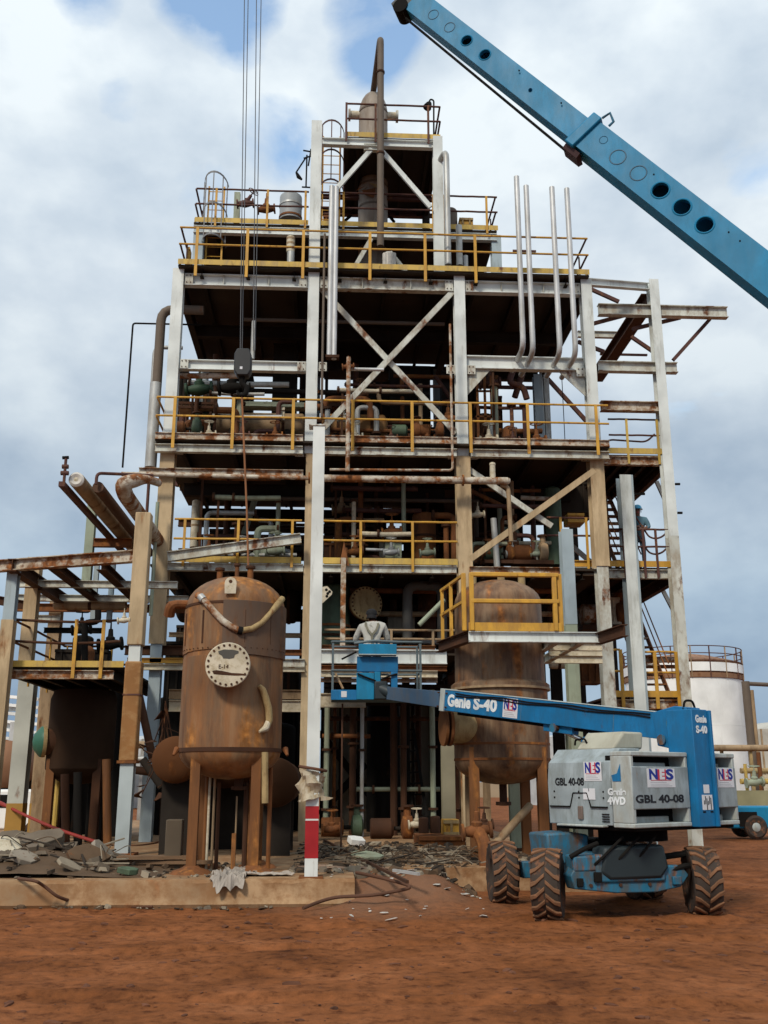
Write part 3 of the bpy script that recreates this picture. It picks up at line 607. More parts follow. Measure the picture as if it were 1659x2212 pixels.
zs = Z(1230, 1350, 22.6)
col(t, x3, 22.6, zs, Z(1226, 1146, 22.6), bluegrey, .28, .3, 'upper_shaft'); col(t, x3, 22.6, -.05, zs, greenish, .27, .28, 'lower_shaft')
MB().box((x3, 22.6, .03), (.5, .5, .04)).build('base_plate', rust, t)
# the tall white column in front with red bands
xw = G(671, 1900, .35).x; yw = 15.0
t = thing('banded_column', 'slim white column with red bands near its foot, standing at the slab edge', 'column', (xw, yw, .35))
zt = Z(679, 925, yw); zr = [Z(676, v, yw) for v in (1853, 1772, 1768, 1741)]
def hcol(z0, z1, m, name, w=.185, g=0): return MB().ibar((xw, yw, z0), (xw, yw, z1), .19 + g, w + g, up=(0, 1, 0), tf=.014, tw=.012).build(name, m, t, smooth=False)
hcol(.34, zt, white, 'shaft')
hcol(zr[0], zr[1], redband, 'red_band', g=.006); hcol(zr[2], zr[3], redband, 'red_band', g=.006)
MB().box((xw, yw, .355), (.34, .34, .03)).build('base_plate', rust, t)
MB().box((xw - .03, yw, zt + .02), (.26, .22, .02)).build('cap_plate', whiter, t)
# torn wrap round it
mb = MB(); rr = random.Random(4)
zc0, zc1 = Z(676, 1728, yw), Z(676, 1668, yw)
n = 22; rows = 9; vs = []
for j in range(rows):
    f = j / (rows - 1)
    for i in range(n):
        a = 2 * math.pi * i / n; rad = .135 + .035 * math.sin(f * 9 + i * .9) + .02 * rr.random() + .03 * (1 if j in (0, 4) else 0)
        vs.append((xw - .02 + rad * 1.1 * math.cos(a), yw + rad * math.sin(a) * .95, zc0 + (zc1 - zc0) * f + .02 * rr.random() + .035 * math.cos(a + f * 3)))
mb.add(vs, [(j * n + i, j * n + (i + 1) % n, (j + 1) * n + (i + 1) % n, (j + 1) * n + i) for j in range(rows - 1) for i in range(n)])
mb.plate([(xw + .12, yw - .12, zc0 + .06), (xw + .30, yw - .14, zc0 + .03), (xw + .24, yw - .13, zc0 + .0), (xw + .12, yw - .12, zc0 - .01)], .01, (0, 1, .2))
solo(mb, 'torn_wrap', mat('pale_wrap', (.44, .38, .28), .3, (.25, .14, .07), .85, sc=4, grime=(.3, .22, .13), gamt=.6), 'crumpled cream wrap torn open round the red banded column', 'wrap')
mb = MB().tube([(xw + .19 * math.cos(a), yw + .17 * math.sin(a), zc1 + .05 - .03 * math.cos(a)) for a in [i * .4 for i in range(17)]], .022, 8)
solo(mb, 'tie_rope', hoseM, 'brown rope looped round the banded column above the torn wrap', 'rope')

# ================================================================ pipe rack on the left
def build_rack():
    x3_ = X(303, 1250, 19.6)
    T = thing('pipe_rack', 'rusty open pipe rack with a railed platform at the left edge', 'pipe rack', (x3_, 19.6, .35))
    zt = Z(308, 1110, 19.6); ztw = Z(290, 1645, 19.6); zm = Z(297, 1430, 19.6); zcr = Z(300, 1395, 19.6)
    col(T, x3_, 19.6, .34, ztw, mat('pale_blue_paint', (.44, .50, .51), .12, RU, .5, streak=6), .25, .25)
    MB().box((x3_, 19.6, (ztw + zm) / 2), (.31, .31, zm - ztw)).build('wrapping', mat('orange_cladding', (.27, .125, .04), .35, (.16, .06, .02), .8, streak=.6, grime=(.36, .2, .08), gamt=.5), T, bevel=.03)
    MB().box((x3_, 19.6, (zcr + zt) / 2), (.30, .30, zt - zcr)).build('fireproofing', beige, T, bevel=.02)
    col(T, x3_, 19.6, zm, zcr, white, .22, .22)
    MB().box((x3_, 19.6, ztw - .01), (.36, .36, .05)).build('collar', rust, T); MB().box((x3_, 19.6, (ztw + zm) / 2 + .3), (.325, .325, .03)).build('collar', redrail, T)
    MB().box((x3_, 19.6, .37), (.5, .5, .05)).build('base_plate', rust, T)
    zb_ = Z(300, 1203, 19.7)
    YL = 20.9
    x1 = X(12, 1420, YL); x2 = X(66, 1330, 22.5)
    col(T, x1, YL, Z(8, 1340, YL), zb_ + .02, bluegrey, .22, .22); col(T, x1, YL, .34, Z(8, 1340, YL), beige, .25, .25)
    z2t = Z(72, 1206, 22.5)
    col(T, x2, 22.5, Z(66, 1440, 22.5), z2t, beige, .28, .28)
    for (u, v, Y, m_) in ((45, 1650, 24.3, mat('grey_post_paint', (.42, .43, .38), .2, RU, .6)), (87, 1700, 27.5, tanp)):
        x = X(u, v, Y); ztop = Z(u, 1450, Y); zy = Z(u, 1735, Y)
        col(T, x, Y, zy, ztop, m_, .36, .36); col(T, x, Y, .34, zy, mat('yellow_base_paint', (.36, .20, .04), .25, RU, .6), .37, .37)
    # top frame
    MB().ibar((x1 - 1.5, YL + .3, zb_), (x3_ - .15, 19.65, zb_), .24, .18).build('beam', rustw, T, smooth=False)
    for u, v in ((27, 1243), (117, 1232), (222, 1221)):
        x = X(u, v, 20.6); db(T, x, 20.5, 25.5, zb_ - .02, .26 if u < 50 else .18, .2, rustd)
    for Y, m_, d_ in ((22.4, whiter, .16), (24.2, whiter, .16), (25.6, rust, .2)): hbx(T, X(40, 1270, Y), x3_ + .3, Y, zb_ - .05, d_, .14, m_)
    MB().ibar((X(-25, 1250, 24), 24, zb_ - .1), (X(70, 1330, 24), 24, zb_ - .3), .2, .14).build('beam', rustd, T, smooth=False)
    for u, Y in ((205, 25), (240, 24.5)): col(T, X(u, 1280, Y), Y, Z(u, 1345, Y), Z(u, 1205, Y), bluegrey, .12, .12, 'hanger')
    # post and cross beam carrying the big pipes
    xp = X(194, 1170, 23.5); col(T, xp, 23.5, zb_, Z(194, 1130, 23.5) + .6, greenish, .2, .2, 'post')
    hb(T, 202, 285, 1173, 23.4, .2, .16, rust)
    # platform
    Yp = 21.2; zp = Z(140, 1440, Yp); xa, xb = X(14, 1440, Yp), X(268, 1440, Yp)
    deck(T, xa, xb, Yp, 25.6, zp, darkm, 5)
    hbx(T, xa, xb - .2, Yp - .02, zp - .17, .18, .14, rustw); MB().bar((xa, Yp - .06, zp + .05), (xb, Yp - .06, zp + .05), .03, .13).build('toe_plate', yellowp, T, smooth=False)
    rail(T, (xa + .05, Yp - .05, zp), (xb - .1, Yp - .05, zp), fr_u([20, 168, 231], 1400, Yp, xa, xb), m=rustd, pm=yellow, h=.98, drop=.25, sag=.05, pw=.07)
    rail(T, (xa + .05, Yp, zp), (xa + .05, 25.5, zp), (.3, .65, 1), m=rust, pm=yellow, h=.98)
    rail(T, (xa, 25.5, zp), (xb, 25.5, zp), (.2, .5, .8), m=rustd, pm=yellow, h=.98)
    hb(T, 95, 225, 1362, 23, .12, .1, black); hb(T, 60, 130, 1337, 23.5, .18, .12, whiter)
    return T, zp, zb_
RK, ZPL, ZRK = build_rack()

# ================================================================ pipes
def pipe(name, label, pts, r, m, cat='pipe', group=None, bend=.25, n=14, flange=(), fm=None, kind=None):
    P = [W(*p) if len(p) == 3 and p[0] > 25 else Vector(p) for p in pts]
    return pipe_w(name, label, P, r, m, cat, group, bend, n)
def pipe_w(name, label, P, r, m, cat='pipe', group=None, bend=.25, n=14):
    return solo(MB().tube(rnd(P, bend) if len(P) > 2 else P, r, n), name, m, label, cat, group)
def vp(u, v0, v1, Y, um=None):                 # vertical run through the middle pixel
    x = X(u, (v0 + v1) / 2, Y); return [Vector((x, Y, Z(u, v0, Y))), Vector((x, Y, Z(u, v1, Y)))]
Yc = 26.6
# overhead vapour line of the top column
a = vp(822, 80, 532, 24.2); ztop = a[0].z; xcv = X(806, 330, Yc)
P = [Vector((xcv, Yc, Z(806, 205, Yc) - .1)), Vector((xcv, Yc, ztop)), Vector((a[0].x, 24.2, ztop)), a[1]]
t = thing('overhead_pipe', 'brown pipe looping from the top drum down the front of the tower', 'pipe', a[1])
MB().tube(rnd(P, .25), .095, 16).build('pipe_run', brownp, t)
for v in (155, 330): MB().cyl((a[0].x, 24.2, Z(822, v, 24.2)), (a[0].x, 24.2, Z(822, v, 24.2) - .05), .12).build('clamp', rustd, t)
for u, v0, v1, s in ((714, 402, 772, 'left one'), (724, 404, 776, 'right one')):
    q = vp(u, v0, v1, 23.35); pipe_w('riser_pipe', f'pale vertical riser pipe beside the tall white column, {s} of the close pair', q, .066, greyw, group='pale riser pairs')
q = vp(718, 772, 782, 23.35); solo(MB().box(q[0], (.34, .2, .07)), 'pipe_clamp', rustd, 'rusty clamp under the pair of pale riser pipes', 'clamp')
for i, (u, v0, v1, s) in enumerate(((1123, 382, 752, 'the tallest, leftmost of four'), (1144, 402, 762, 'second from the left of four'), (1201, 405, 764, 'third from the left of four'), (1234, 408, 768, 'rightmost of four'))):
    q = vp(u, v0, v1, 23.3); P = [q[0], q[1], q[1] + Vector((-.05, 1.4, -.02))]
    pipe_w('vent_pipe', f'silver vent pipe standing above the upper right deck, {s}', P, .072, greyw, group='silver vent pipes', bend=.3)
q = vp(1127, 540, 541, 23.3); solo(MB().box(q[0] + Vector((.08, .05, 0)), (.62, .04, .05)), 'pipe_bracket', redrail, 'dark bracket tying the two left silver vent pipes', 'bracket')
q = vp(966, 330, 572, 24.0); P = [q[1] + Vector((-.18, .6, 1.2)), q[0] + Vector((-.18, .6, -.0)), q[0] + Vector((0, 0, .1)), q[1]]
pipe_w('bend_pipe', 'silver pipe with a hooped top right of the top frame', P, .085, grey, bend=.3)
pipe_w('stub_pipe', 'short silver pipe right of the hooped pipe, under the upper deck', vp(992, 488, 574, 24.8), .09, grey)
# left side downcomers
q = vp(344, 668, 835, 24.6)
pipe_w('downcomer_pipe', 'brown downcomer pipe bending into the tower top left', [Vector((C1 + .6, 24.6, q[0].z)), q[0], q[1]], .125, brownp, bend=.35)
pipe_w('downcomer_pipe', 'thick grey downcomer pipe along the left side of the tower', vp(331, 828, 1010, 24.3), .15, grey)
q = vp(326, 750, 1012, 25.2); pipe_w('conduit', 'slim grey pipe with a bent top left of the downcomer', [Vector((C1, 25.2, q[0].z)), q[0], q[1]], .055, grey, bend=.2)
q = vp(276, 698, 1010, 25.0); pipe_w('conduit', 'thin black pipe standing far left of the tower with a square corner', [Vector((C1 + .5, 25.0, q[0].z)), q[0], q[1]], .025, black, bend=.08)
pipe_w('conduit', 'thin red pipe rising at the left edge under the downcomer', vp(318, 1010, 1180, 24.5), .04, redrail)
pipe_w('conduit', 'olive pipe hugging the cream column at the tower left', vp(333, 1085, 1330, 23.4), .045, greenish)
# the long front pipe
z = Z(700, 1033, 23.4); xa, xb = X(262, 1033, 23.4), X(1096, 1033, 23.4)
t = thing('header_pipe', 'long rusty white header pipe crossing the front under the second deck', 'pipe', (xa, 23.4, z))
MB().tube([(xa + (C2 - xa) * i / 6, 23.4, z + .03 - .005 * i) for i in range(7)], .055, 12).build('thin_run', rustw, t)
MB().tube([(C2 + .1, 23.4, z), (xb, 23.4, z)], .092, 14).build('thick_run', rustw, t)
xq = X(1064, 1015, 23.4); MB().tube([(xq, 23.4, z), (xq, 23.4, z + .42)], [.075, .07], 12).build('stub', cream, t)
MB().lathe([(.08, 0), (.07, .05), (.001, .08)], (xq, 23.4, z + .41)).build('cap', cream, t)
MB().lathe([(.095, 0), (.06, .06), (.001, .08)], (xb, 23.4, z), (1, 0, 0)).build('cap', rustw, t)
for u in (668, 1000): MB().cyl((X(u, 1033, 23.4) - .02, 23.4, z), (X(u, 1033, 23.4) + .02, 23.4, z), .14).build('flange', rust, t)
pipe_w('drain_pipe', 'cream pipe dropping below the capped end of the header pipe', [Vector((xq + .2, 23.5, z - .08)), Vector((xb + .03, 23.5, z - .12)), Vector((xb + .06, 23.5, Z(1110, 1170, 23.5)))], .055, tanp, bend=.2)
pipe_w('drop_pipe', 'rust streaked pipe hanging vertically in front of the middle deck', vp(752, 772, 1018, 23.2), .055, rustw)
q = vp(975, 700, 1016, 23.25); pipe_w('impulse_line', 'thin rusty line running down by the third column then left', [q[0], q[1], Vector((C2 + .5, 23.25, q[1].z - .03))], .032, rustw, bend=.1)
pipe_w('conduit', 'thin brown conduit strapped to the tall column between decks', vp(698, 505, 900, 23.5), .032, brownp)
z = Z(600, 692, 25.2); pipe_w('ceiling_pipe', 'brown pipe running under the top deck ceiling', [Vector((X(527, 692, 25.2), 25.2, z)), Vector((X(960, 692, 25.2), 25.2, z))], .055, brownp)
pipe_w('drop_pipe', 'silver pipe dropping from the ceiling pipe by the hook', vp(547, 694, 776, 24.6), .06, grey)
z = Z(790, 798, 23.4); pipe_w('branch_pipe', 'short silver branch pipe right of the hanging valve', [Vector((X(757, 798, 23.4), 23.4, z)), Vector((X(829, 800, 23.4), 23.4, z))], .045, greyw)
# big stripped pipes on the rack
xr_, Yr0 = X(165, 1036, 19.2), 19.2
z = Z(165, 1036, Yr0); t = thing('insulated_pipe', 'fat insulated pipe with a pale end cap pointing out of the rack', 'pipe', (xr_, Yr0, z), 'big cut pipes on the rack')
MB().lathe([(.148, 0), (.155, .05), (.155, 6)], (xr_, Yr0, z), (0, 1, 0), 24).build('jacket', tanp, t)
MB().lathe([(.045, -.012), (.06, -.02), (.11, -.04), (.150, -.012), (.152, .04)], (xr_, Yr0, z), (0, 1, 0), 24).build('end_cap', mat('pale_end_cap', (.58, .55, .50), .1, (.4, .3, .2), .7), t)
MB().lathe([(.001, -.024), (.045, -.012)], (xr_, Yr0, z), (0, 1, 0), 24).build('end_hole', cream, t)
x_ = X(212, 1048, 19.6); z = Z(212, 1052, 19.6)
solo(MB().tube([(x_, 19.6, z), (x_, 22, z), (x_, 25.6, z)], .115, 16), 'insulated_pipe', mat('brown_insulation', (.10, .055, .035), .4, RU, .9), 'dark red brown pipe with a ragged end between the two fat pipes', 'pipe', 'big cut pipes on the rack')
x_ = X(262, 1060, 19.7); z = Z(262, 1060, 19.7)
P = rnd([Vector((x_ + .05, 25.6, z - .05)), Vector((x_ + .02, 20.0, z)), Vector((x_, 19.72, z + .16)), Vector((x_ + .42, 19.9, z + .33)), Vector((X(345, 1022, 20.3), 20.3, z + .36))], .2)
solo(MB().tube(P, [.165] * (len(P) - 8) + [.155, .15, .14, .12, .10, .09, .085, .085], 16), 'insulated_pipe', rustw, 'fat pipe curling up into a thin rusty branch beside the cream post', 'pipe', 'big cut pipes on the rack')
x_ = X(208, 1040, 19.5); z = Z(208, 1022, 19.5)
pipe_w('hook_pipe', 'thin red brown pipe hooked over the stripped rack pipes', [Vector((x_, 19.5, Z(208, 1046, 19.5))), Vector((x_, 19.5, z)), Vector((X(330, 1027, 20.3), 20.3, Z(330, 1027, 20.3)))], .033, redrail, bend=.12)
# slim line with instrument valve at the far left tip
x_ = X(133, 1045, 19.0); z = Z(133, 1045, 19.0)
t = thing('instrument_line', 'red brown trough with an upright valve at its raised left tip', 'pipe', (x_, 19.0, z))
MB().bar((x_, 19.0, z), (x_, 25.5, z), .12, .1).build('tray', redrail, t, smooth=False)
xv = X(140, 1020, 19.1); MB().tube([(xv, 19.1, z), (xv, 19.1, Z(140, 990, 19.1))], .03, 8).build('riser', redrail, t)
for v, r_ in ((1022, .075), (1008, .06)): MB().cyl((xv - r_, 19.1, Z(140, v, 19.1)), (xv + r_, 19.1, Z(140, v, 19.1)), .045, 10).build('valve_body', redrail, t)
MB().tube([(xv - .07, 19.1, Z(140, 989, 19.1)), (xv + .05, 19.1, Z(140, 988, 19.1))], .035, 8).build('valve_handle', black, t)

# ================================================================ vessels
def head(r, h, n=7): return [(r * math.cos(math.pi / 2 * i / n), h * math.sin(math.pi / 2 * i / n)) for i in range(n + 1)]
def vprof(r, z0, z1, hb_=.5, ht=.5):
    b = [(q, z0 + hb_ * r - z) for q, z in head(r, hb_ * r)][::-1]; tp = [(q, z1 - ht * r + z) for q, z in head(r, ht * r)]
    return b + tp
def build_vessel_one():
    Y0 = 16.2; u0 = 504; xc = X(u0, 1450, Y0); r = px(107, u0, 1450, Y0)
    ztop = Z(u0, 1243, Y0 - .2); zs = Z(u0, 1299, Y0 - r); zbs = Z(u0, 1618, Y0 - r); zbot = Z(u0, 1684, Y0 - .3)
    T = thing('pressure_vessel', 'big upright rusty vessel with a bolted cream manway and draped pipe, on legs', 'vessel', (xc, Y0, .35))
    prof = [(q * r, zbs - (zbs - zbot) * z) for q, z in [(math.cos(a), math.sin(a)) for a in [math.pi / 2 * i / 8 for i in range(9)]]][::-1] + \
           [(r * 1.0, zs)] + [(q * r, zs + (ztop - zs) * z) for q, z in [(math.cos(a), math.sin(a)) for a in [math.pi / 2 * i / 9 for i in range(1, 10)]]]
    sh = MB().lathe(prof, (xc, Y0, 0), n=56).build('shell', vesselm, T)
    # cladding laps standing slightly proud, with uneven lower edges
    def jacket(z0, z1, g, a0, a1, wav, m, ph=0):
        mb = MB(); n = 40; vs = []
        for i in range(n + 1):
            a = a0 + (a1 - a0) * i / n
            zl = z0 + wav * math.sin(a * 1.5 + ph) + .012 * noise.noise(Vector((a * 6, ph, 1)))
            for rr_, zz in ((r + g, zl), (r + g, z1), (r - .01, z1 + .01), (r - .01, zl)):
                vs.append((xc + rr_ * math.cos(a), Y0 + rr_ * math.sin(a), zz))
        mb.add(vs, [(i * 4 + j, i * 4 + (j + 1) % 4, (i + 1) * 4 + (j + 1) % 4, (i + 1) * 4 + j) for i in range(n) for j in range(4)] + [(0, 1, 2, 3), (n * 4 + 3, n * 4 + 2, n * 4 + 1, n * 4)])
        return mb.build('jacket_sheet', m, T)
    zl = Z(u0, 1405, Y0 - r)
    jacket(zl, zs - .04, .016, R(180), R(287), .03, vesselm, 1.0)
    jacket(zl - .02, zs + .02, .028, R(262), R(362), .045, mat('brown_jacket', (.135, .075, .042), .42, (.14, .055, .018), .6, .1, sc=1.0, streak=5, bump=.2, var=.3, grime=(.10, .065, .045), gamt=.7), 2.4)
    jacket(zbs + .01, zl - .06, .006, R(190), R(350), .01, vesselm, 0)
    for zz, hh in ((zbs, .03), (zs + .0, .02)): MB().lathe([(r * .99, -hh), (r * 1.012, -hh), (r * 1.012, hh), (r * .99, hh)], (xc, Y0, zz), n=56).build('weld_band', rustd, T)
    for dx, dz in ((-.55, .02), (.6, .02)):
        MB().tube([(xc + dx * 1.45, Y0 - .2, zbs + dz), (xc + dx * 1.52, Y0 - .3, zbs - .08)], [.05, .02], 8).build('torn_edge', rust, T)
    for a in (205, 238, 286, 318): 
        aa = R(a); MB().box((xc + (r + .012) * math.cos(aa), Y0 + (r + .012) * math.sin(aa), (zl + zs) / 2), (.03, .03, zs - zl - .25)).build('lap_seam', rustd if a % 4 else rust, T)
    for i in range(26):
        aa = R(185 + 170 * i / 25); MB().cyl((xc + (r + .02) * math.cos(aa), Y0 + (r + .02) * math.sin(aa), zl + .05), (xc + (r + .034) * math.cos(aa), Y0 + (r + .034) * math.sin(aa), zl + .05), .009, 6).build('rivet', rustd, T)
    # manway
    um, vm = 492, 1436; Yf = Y0 - r - .26; mx, mz = X(um, vm, Yf), Z(um, vm, Yf); mr = px(48.5, um, vm, Yf)
    MB().lathe([(mr * .78, 0), (mr * .78, .45)], (mx, Yf + .09, mz), (0, 1, 0), 36).build('manway_neck', rust, T)
    MB().lathe([(mr * .99, 0), (mr, .01), (mr, .05), (mr * .98, .055)], (mx, Yf + .055, mz), (0, 1, 0), 44).build('manway_flange', rust, T)
    cv = MB().lathe([(.001, 0), (mr * .97, 0), (mr, .012), (mr, .045)], (mx, Yf, mz), (0, 1, 0), 44).build('manway_cover', cream, T)
    for i in range(22):
        a = 2 * math.pi * (i + .3) / 22; c = Vector((mx + mr * .88 * math.cos(a), Yf - .012, mz + mr * .88 * math.sin(a)))
        MB().cyl(c, c + Vector((0, .02, 0)), .019, 6).build('bolt', rustd, cv)
    # scabs of worn paint on the cover
    rr = random.Random(2)
    def scab(pts, nm, m): MB().plate([(mx + x * mr, Yf - .003, mz + z * mr) for x, z in pts], .002, (0, 1, 0)).build(nm, m, cv, smooth=False)
    scab([(-.45, .60), (-.2, .68), (.2, .67), (.45, .62), (.47, .52), (.3, .44), (.26, .30), (.05, .26), (-.12, .28), (-.2, .27), (-.28, .40), (-.42, .48)], 'paint_scab', mat('dark_scab', (.085, .08, .07), .2, RU, .8))
    scab([(-.68, -.27), (-.5, -.24), (-.2, -.28), (.2, -.36), (.6, -.38), (.84, -.42), (.78, -.47), (.3, -.48), (-.2, -.45), (-.6, -.42)], 'paint_scab', rustd)
    text('E-14', .085, (mx - .14, Yf - .001, mz - .055), (1, 0, 0), (0, -1, 0), rustd, cv, 'stencil')
    # lug on the head, nozzles
    lY = 15.36; lx = X(498, 1262, lY); lz = Z(498, 1264, lY)
    pts = [(lx - .085, lz - .13), (lx + .085, lz - .13), (lx + .092, lz + .03)] + [(lx + .092 * math.cos(a), lz + .03 + .10 * math.sin(a)) for a in [math.pi * i / 8 for i in range(1, 9)]]
    lug = MB().plate([(x, lY, z) for x, z in pts], .03, (0, 1, 0)).build('lifting_lug', cream, T)
    MB().cyl((lx, lY - .004, lz + .06), (lx, lY + .034, lz + .06), .028, 12).build('eye', rustd, lug)
    for u, hh, rr_ in ((475, .16, .07), (541, .2, .07), (512, .24, .05)):
        c = Vector((X(u, 1240, Y0 + .1), Y0 + .1, ztop - .12)); nz = MB().cyl(c, c + Vector((0, 0, .12 + hh)), rr_ * .7, 14).build('nozzle', rust, T)
        MB().cyl(c + Vector((0, 0, .1 + hh)), c + Vector((0, 0, .14 + hh)), rr_ * 1.15, 16).build('flange', rustd, nz)
    # side bracket, left
    MB().tube(rnd([Vector((xc - r * .95, Y0 - .1, Z(400, 1308, Y0))), Vector((xc - r - .22, Y0 - .2, Z(370, 1310, Y0))), Vector((xc - r - .26, Y0 - .1, Z(366, 1332, Y0)))], .1), [.07] * 3 + [.09] * 4, 10).build('side_nozzle', rust, T)
    # legs
    for ang, w in ((228, .115), (312, .115), (130, .11), (50, .11)):
        a = R(ang); lx_, ly = xc + r * .86 * math.cos(a), Y0 + r * .86 * math.sin(a)
        lg = MB().ibar((lx_, ly, .36), (lx_, ly, zbs + .14), w, w + .03, up=(0, 1, 0), tf=.02, tw=.02).build('leg', legm, T, smooth=False)
        MB().lathe([(.32, 0), (.27, .05), (.14, .09), (.1, .12)], (lx_, ly, .345), n=16).build('mud_heap', rust, lg)
    for u, v0, m_, r_ in ((450, 1650, cream, .022), (461, 1650, tanp, .02), (540, 1660, legm, .034), (549, 1660, tanp, .022), (557, 1650, rust, .03), (509, 1720, tanp, .014), (444, 1640, legm, .03), (470, 1690, rustd, .03), (530, 1690, rustd, .04), (582, 1630, rust, .035), (424, 1660, rustd, .04)):
        q = vp(u, v0, 1880, Y0 + .15); q[1].z = .36; MB().tube(q, r_, 8).build('drain_pipe', m_, T)
    q = vp(504, 1800, 1885, Y0 - .5); q[1].z = .36; MB().bar(q[0], q[1], .06, .05, up=(0, 1, 0)).build('short_post', legm, T, smooth=False)
    c = Vector((X(516, 1690, Y0), Y0, zbot)); MB().lathe([(.07, .03), (.07, -.1), (.12, -.1), (.12, -.15), (.05, -.16)], c, n=18).build('bottom_nozzle', rustd, T)
    # right hand leg pipe
    MB().tube(rnd([Vector((X(572, 1645, 15.4), 15.38, Z(572, 1625, 15.4))), Vector((X(574, 1700, 15.4), 15.36, Z(574, 1735, 15.4)))], .1), .05, 10).build('tail_pipe', tanf, T)
    # draped pipe: V over the front
    def on(u, v, off):
        Y = Y0 - r
        for _ in range(6):
            x = X(u, v, Y); Y = Y0 - math.sqrt(max(.02, (r + off) ** 2 - min((x - xc) ** 2, (r + off) ** 2 - .02)))
        return W(u, v, Y)
    t = thing('draped_pipe', 'peeling pink brown pipe bent in a vee across the rusty vessel top', 'pipe', on(520, 1362, .05))
    MB().tube([on(u, v, .05) for u, v in ((426, 1286), (434, 1289), (446, 1302), (462, 1321), (480, 1340), (500, 1354), (518, 1362))], .052, 12).build('pipe_half', rustw, t)
    MB().tube([on(u, v, .05) for u, v in ((522, 1362), (545, 1358), (566, 1345), (584, 1325), (598, 1308), (610, 1293))], [.046, .046, .044, .042, .056, .05], 12).build('pipe_half', tanf, t)
    q = [on(u, v, .055) for u, v in ((514, 1361), (524, 1363))]; MB().cyl(q[0], q[1], .062, 14).build('joint_collar', black, t)
    q = [on(u, v, .055) for u, v in ((433, 1288), (440, 1296))]; MB().cyl(q[0], q[1], .06, 14).build('grey_band', grey, t)
    t = thing('hanging_pipe', 'orange brown pipe stub hanging on the vessel below the manway', 'pipe', on(580, 1520, .05))
    MB().tube([on(u, v, .055) for u, v in ((560, 1481), (567, 1489), (574, 1508), (580, 1530), (582, 1555), (576, 1572))], [.03, .05, .055, .056, .056, .045], 12).build('pipe_half', tanf, t)
    MB().tube([on(u, v, .055) for u, v in ((580, 1560), (574, 1574), (560, 1581))], [.05, .055, .02], 10).build('torn_foil', cream, t)
build_vessel_one()
def build_vessel_two():
    Y0 = 18.7; u0 = 1080; xc = X(u0, 1480, Y0); r = px(101, u0, 1480, Y0)
    ztop = Z(u0, 1251, Y0 - .2); zs = Z(u0, 1286, Y0 - r); zring = Z(u0, 1484, Y0 - r); zbs = Z(u0, 1640, Y0 - r); zbot = Z(u0, 1695, Y0 - .3)
    T = thing('pressure_vessel', 'upright weathered vessel behind the blue boom, ringed by a yellow railed platform', 'vessel', (xc, Y0, .35))
    E = [(math.cos(a), math.sin(a)) for a in [math.pi / 2 * i / 9 for i in range(10)]]
    prof = [(q * r, zbs - (zbs - zbot) * z) for q, z in E][::-1] + [(r, zring - .02), (r * 1.05, zring), (r * 1.05, zring + .1), (r * .96, zring + .16), (r * .94, zs)] + [(q * r * .94, zs + (ztop - zs) * z) for q, z in E[1:]]
    MB().lathe(prof, (xc, Y0, 0), n=56).build('shell', vesselg, T)
    for zz, g in ((zring + .02, 1.06), (zbs + .01, 1.012), (zbs + .28, 1.008)): MB().lathe([(r * .98, -.025), (r * g, -.02), (r * g, .02), (r * .98, .025)], (xc, Y0, zz), n=56).build('hoop_band', tanp if g > 1.05 else rust, T)
    # manway facing left
    mz = Z(965, 1570, Y0 - .4); my = Y0 - .45; mr = px(41, 960, 1570, my); ml = X(958, 1570, my)
    MB().lathe([(mr * .86, 0), (mr * .86, xc - ml)], (ml + .1, my, mz), (1, .12, 0), 32).build('manway_neck', tanf, T)
    MB().lathe([(mr, 0), (mr, .05)], (ml + .08, my, mz), (1, .12, 0), 32).build('manway_flange', rust, T)
    MB().lathe([(.001, -.02), (mr, -.02), (mr, .03)], (ml, my, mz), (1, .12, 0), 32).build('manway_cover', legm, T)
    for ang in (222, 318, 130, 50):
        a = R(ang); lx_, ly = xc + r * .93 * math.cos(a), Y0 + r * .93 * math.sin(a)
        MB().ibar((lx_, ly, .36), (lx_, ly, zbs + .22), .16, .17, up=(0, 1, 0), tf=.02, tw=.02).build('leg', legm if ang != 130 else tanp, T, smooth=False)
    MB().lathe([(.07, .05), (.07, -.3), (.14, -.3), (.14, -.36), (.05, -.37)], (xc, Y0, zbot), n=18).build('bottom_nozzle', rustd, T)
    for dx in (-.45, .1, .5): MB().cyl((xc + dx, Y0 + .1, ztop - .15), (xc + dx, Y0 + .1, ztop + .14), .07, 14).build('nozzle', tanf, T)
    # the platform round it
    Yp = 17.3; zp = Z(1110, 1364, Yp); xl, xr = X(1012, 1372, Yp), X(1262, 1372, Yp); xbl = X(948, 1400, 18.9)
    P = thing('vessel_platform', 'platform with yellow rails wrapped round the vessel behind the boom', 'platform', (xc, Yp, zp))
    def jb(a, b, d, w, m): return MB().ibar(a, b, d, w).build('beam', m, P, smooth=False)
    jb((xl, Yp, zp - .1), (X(1292, 1372, Yp), Yp, zp - .1), .185, .12, white); jb((X(1292, 1372, Yp), Yp, zp - .12), (X(1352, 1366, 16.2), 16.25, zp - .12), .2, .12, rustd)
    jb((xl + .05, Yp, zp - .08), (xbl, 18.9, zp - .08), .2, .14, rustd)
    for x in (X(1195, 1390, 17.6), X(1250, 1390, 17.6)): db(P, x, Yp + .08, 20.5, zp - .12, .16, .12, whiter)
    for Y in (18.2, 19.0, 20.2): hbx(P, X(1186, 1400, Y), X(1300, 1400, Y), Y, zp - .14, .15, .1, cream)
    ring = []
    mb = MB().plate([(xl, Yp, zp - .02), (X(1262, 1372, Yp), Yp, zp - .02), (X(1262, 1372, Yp), Y0 - r - .02 if Y0 - r - .02 > Yp else Yp + .3, zp - .02), (xl - .05, Yp + .42, zp - .02)], .02, (0, 0, 1))
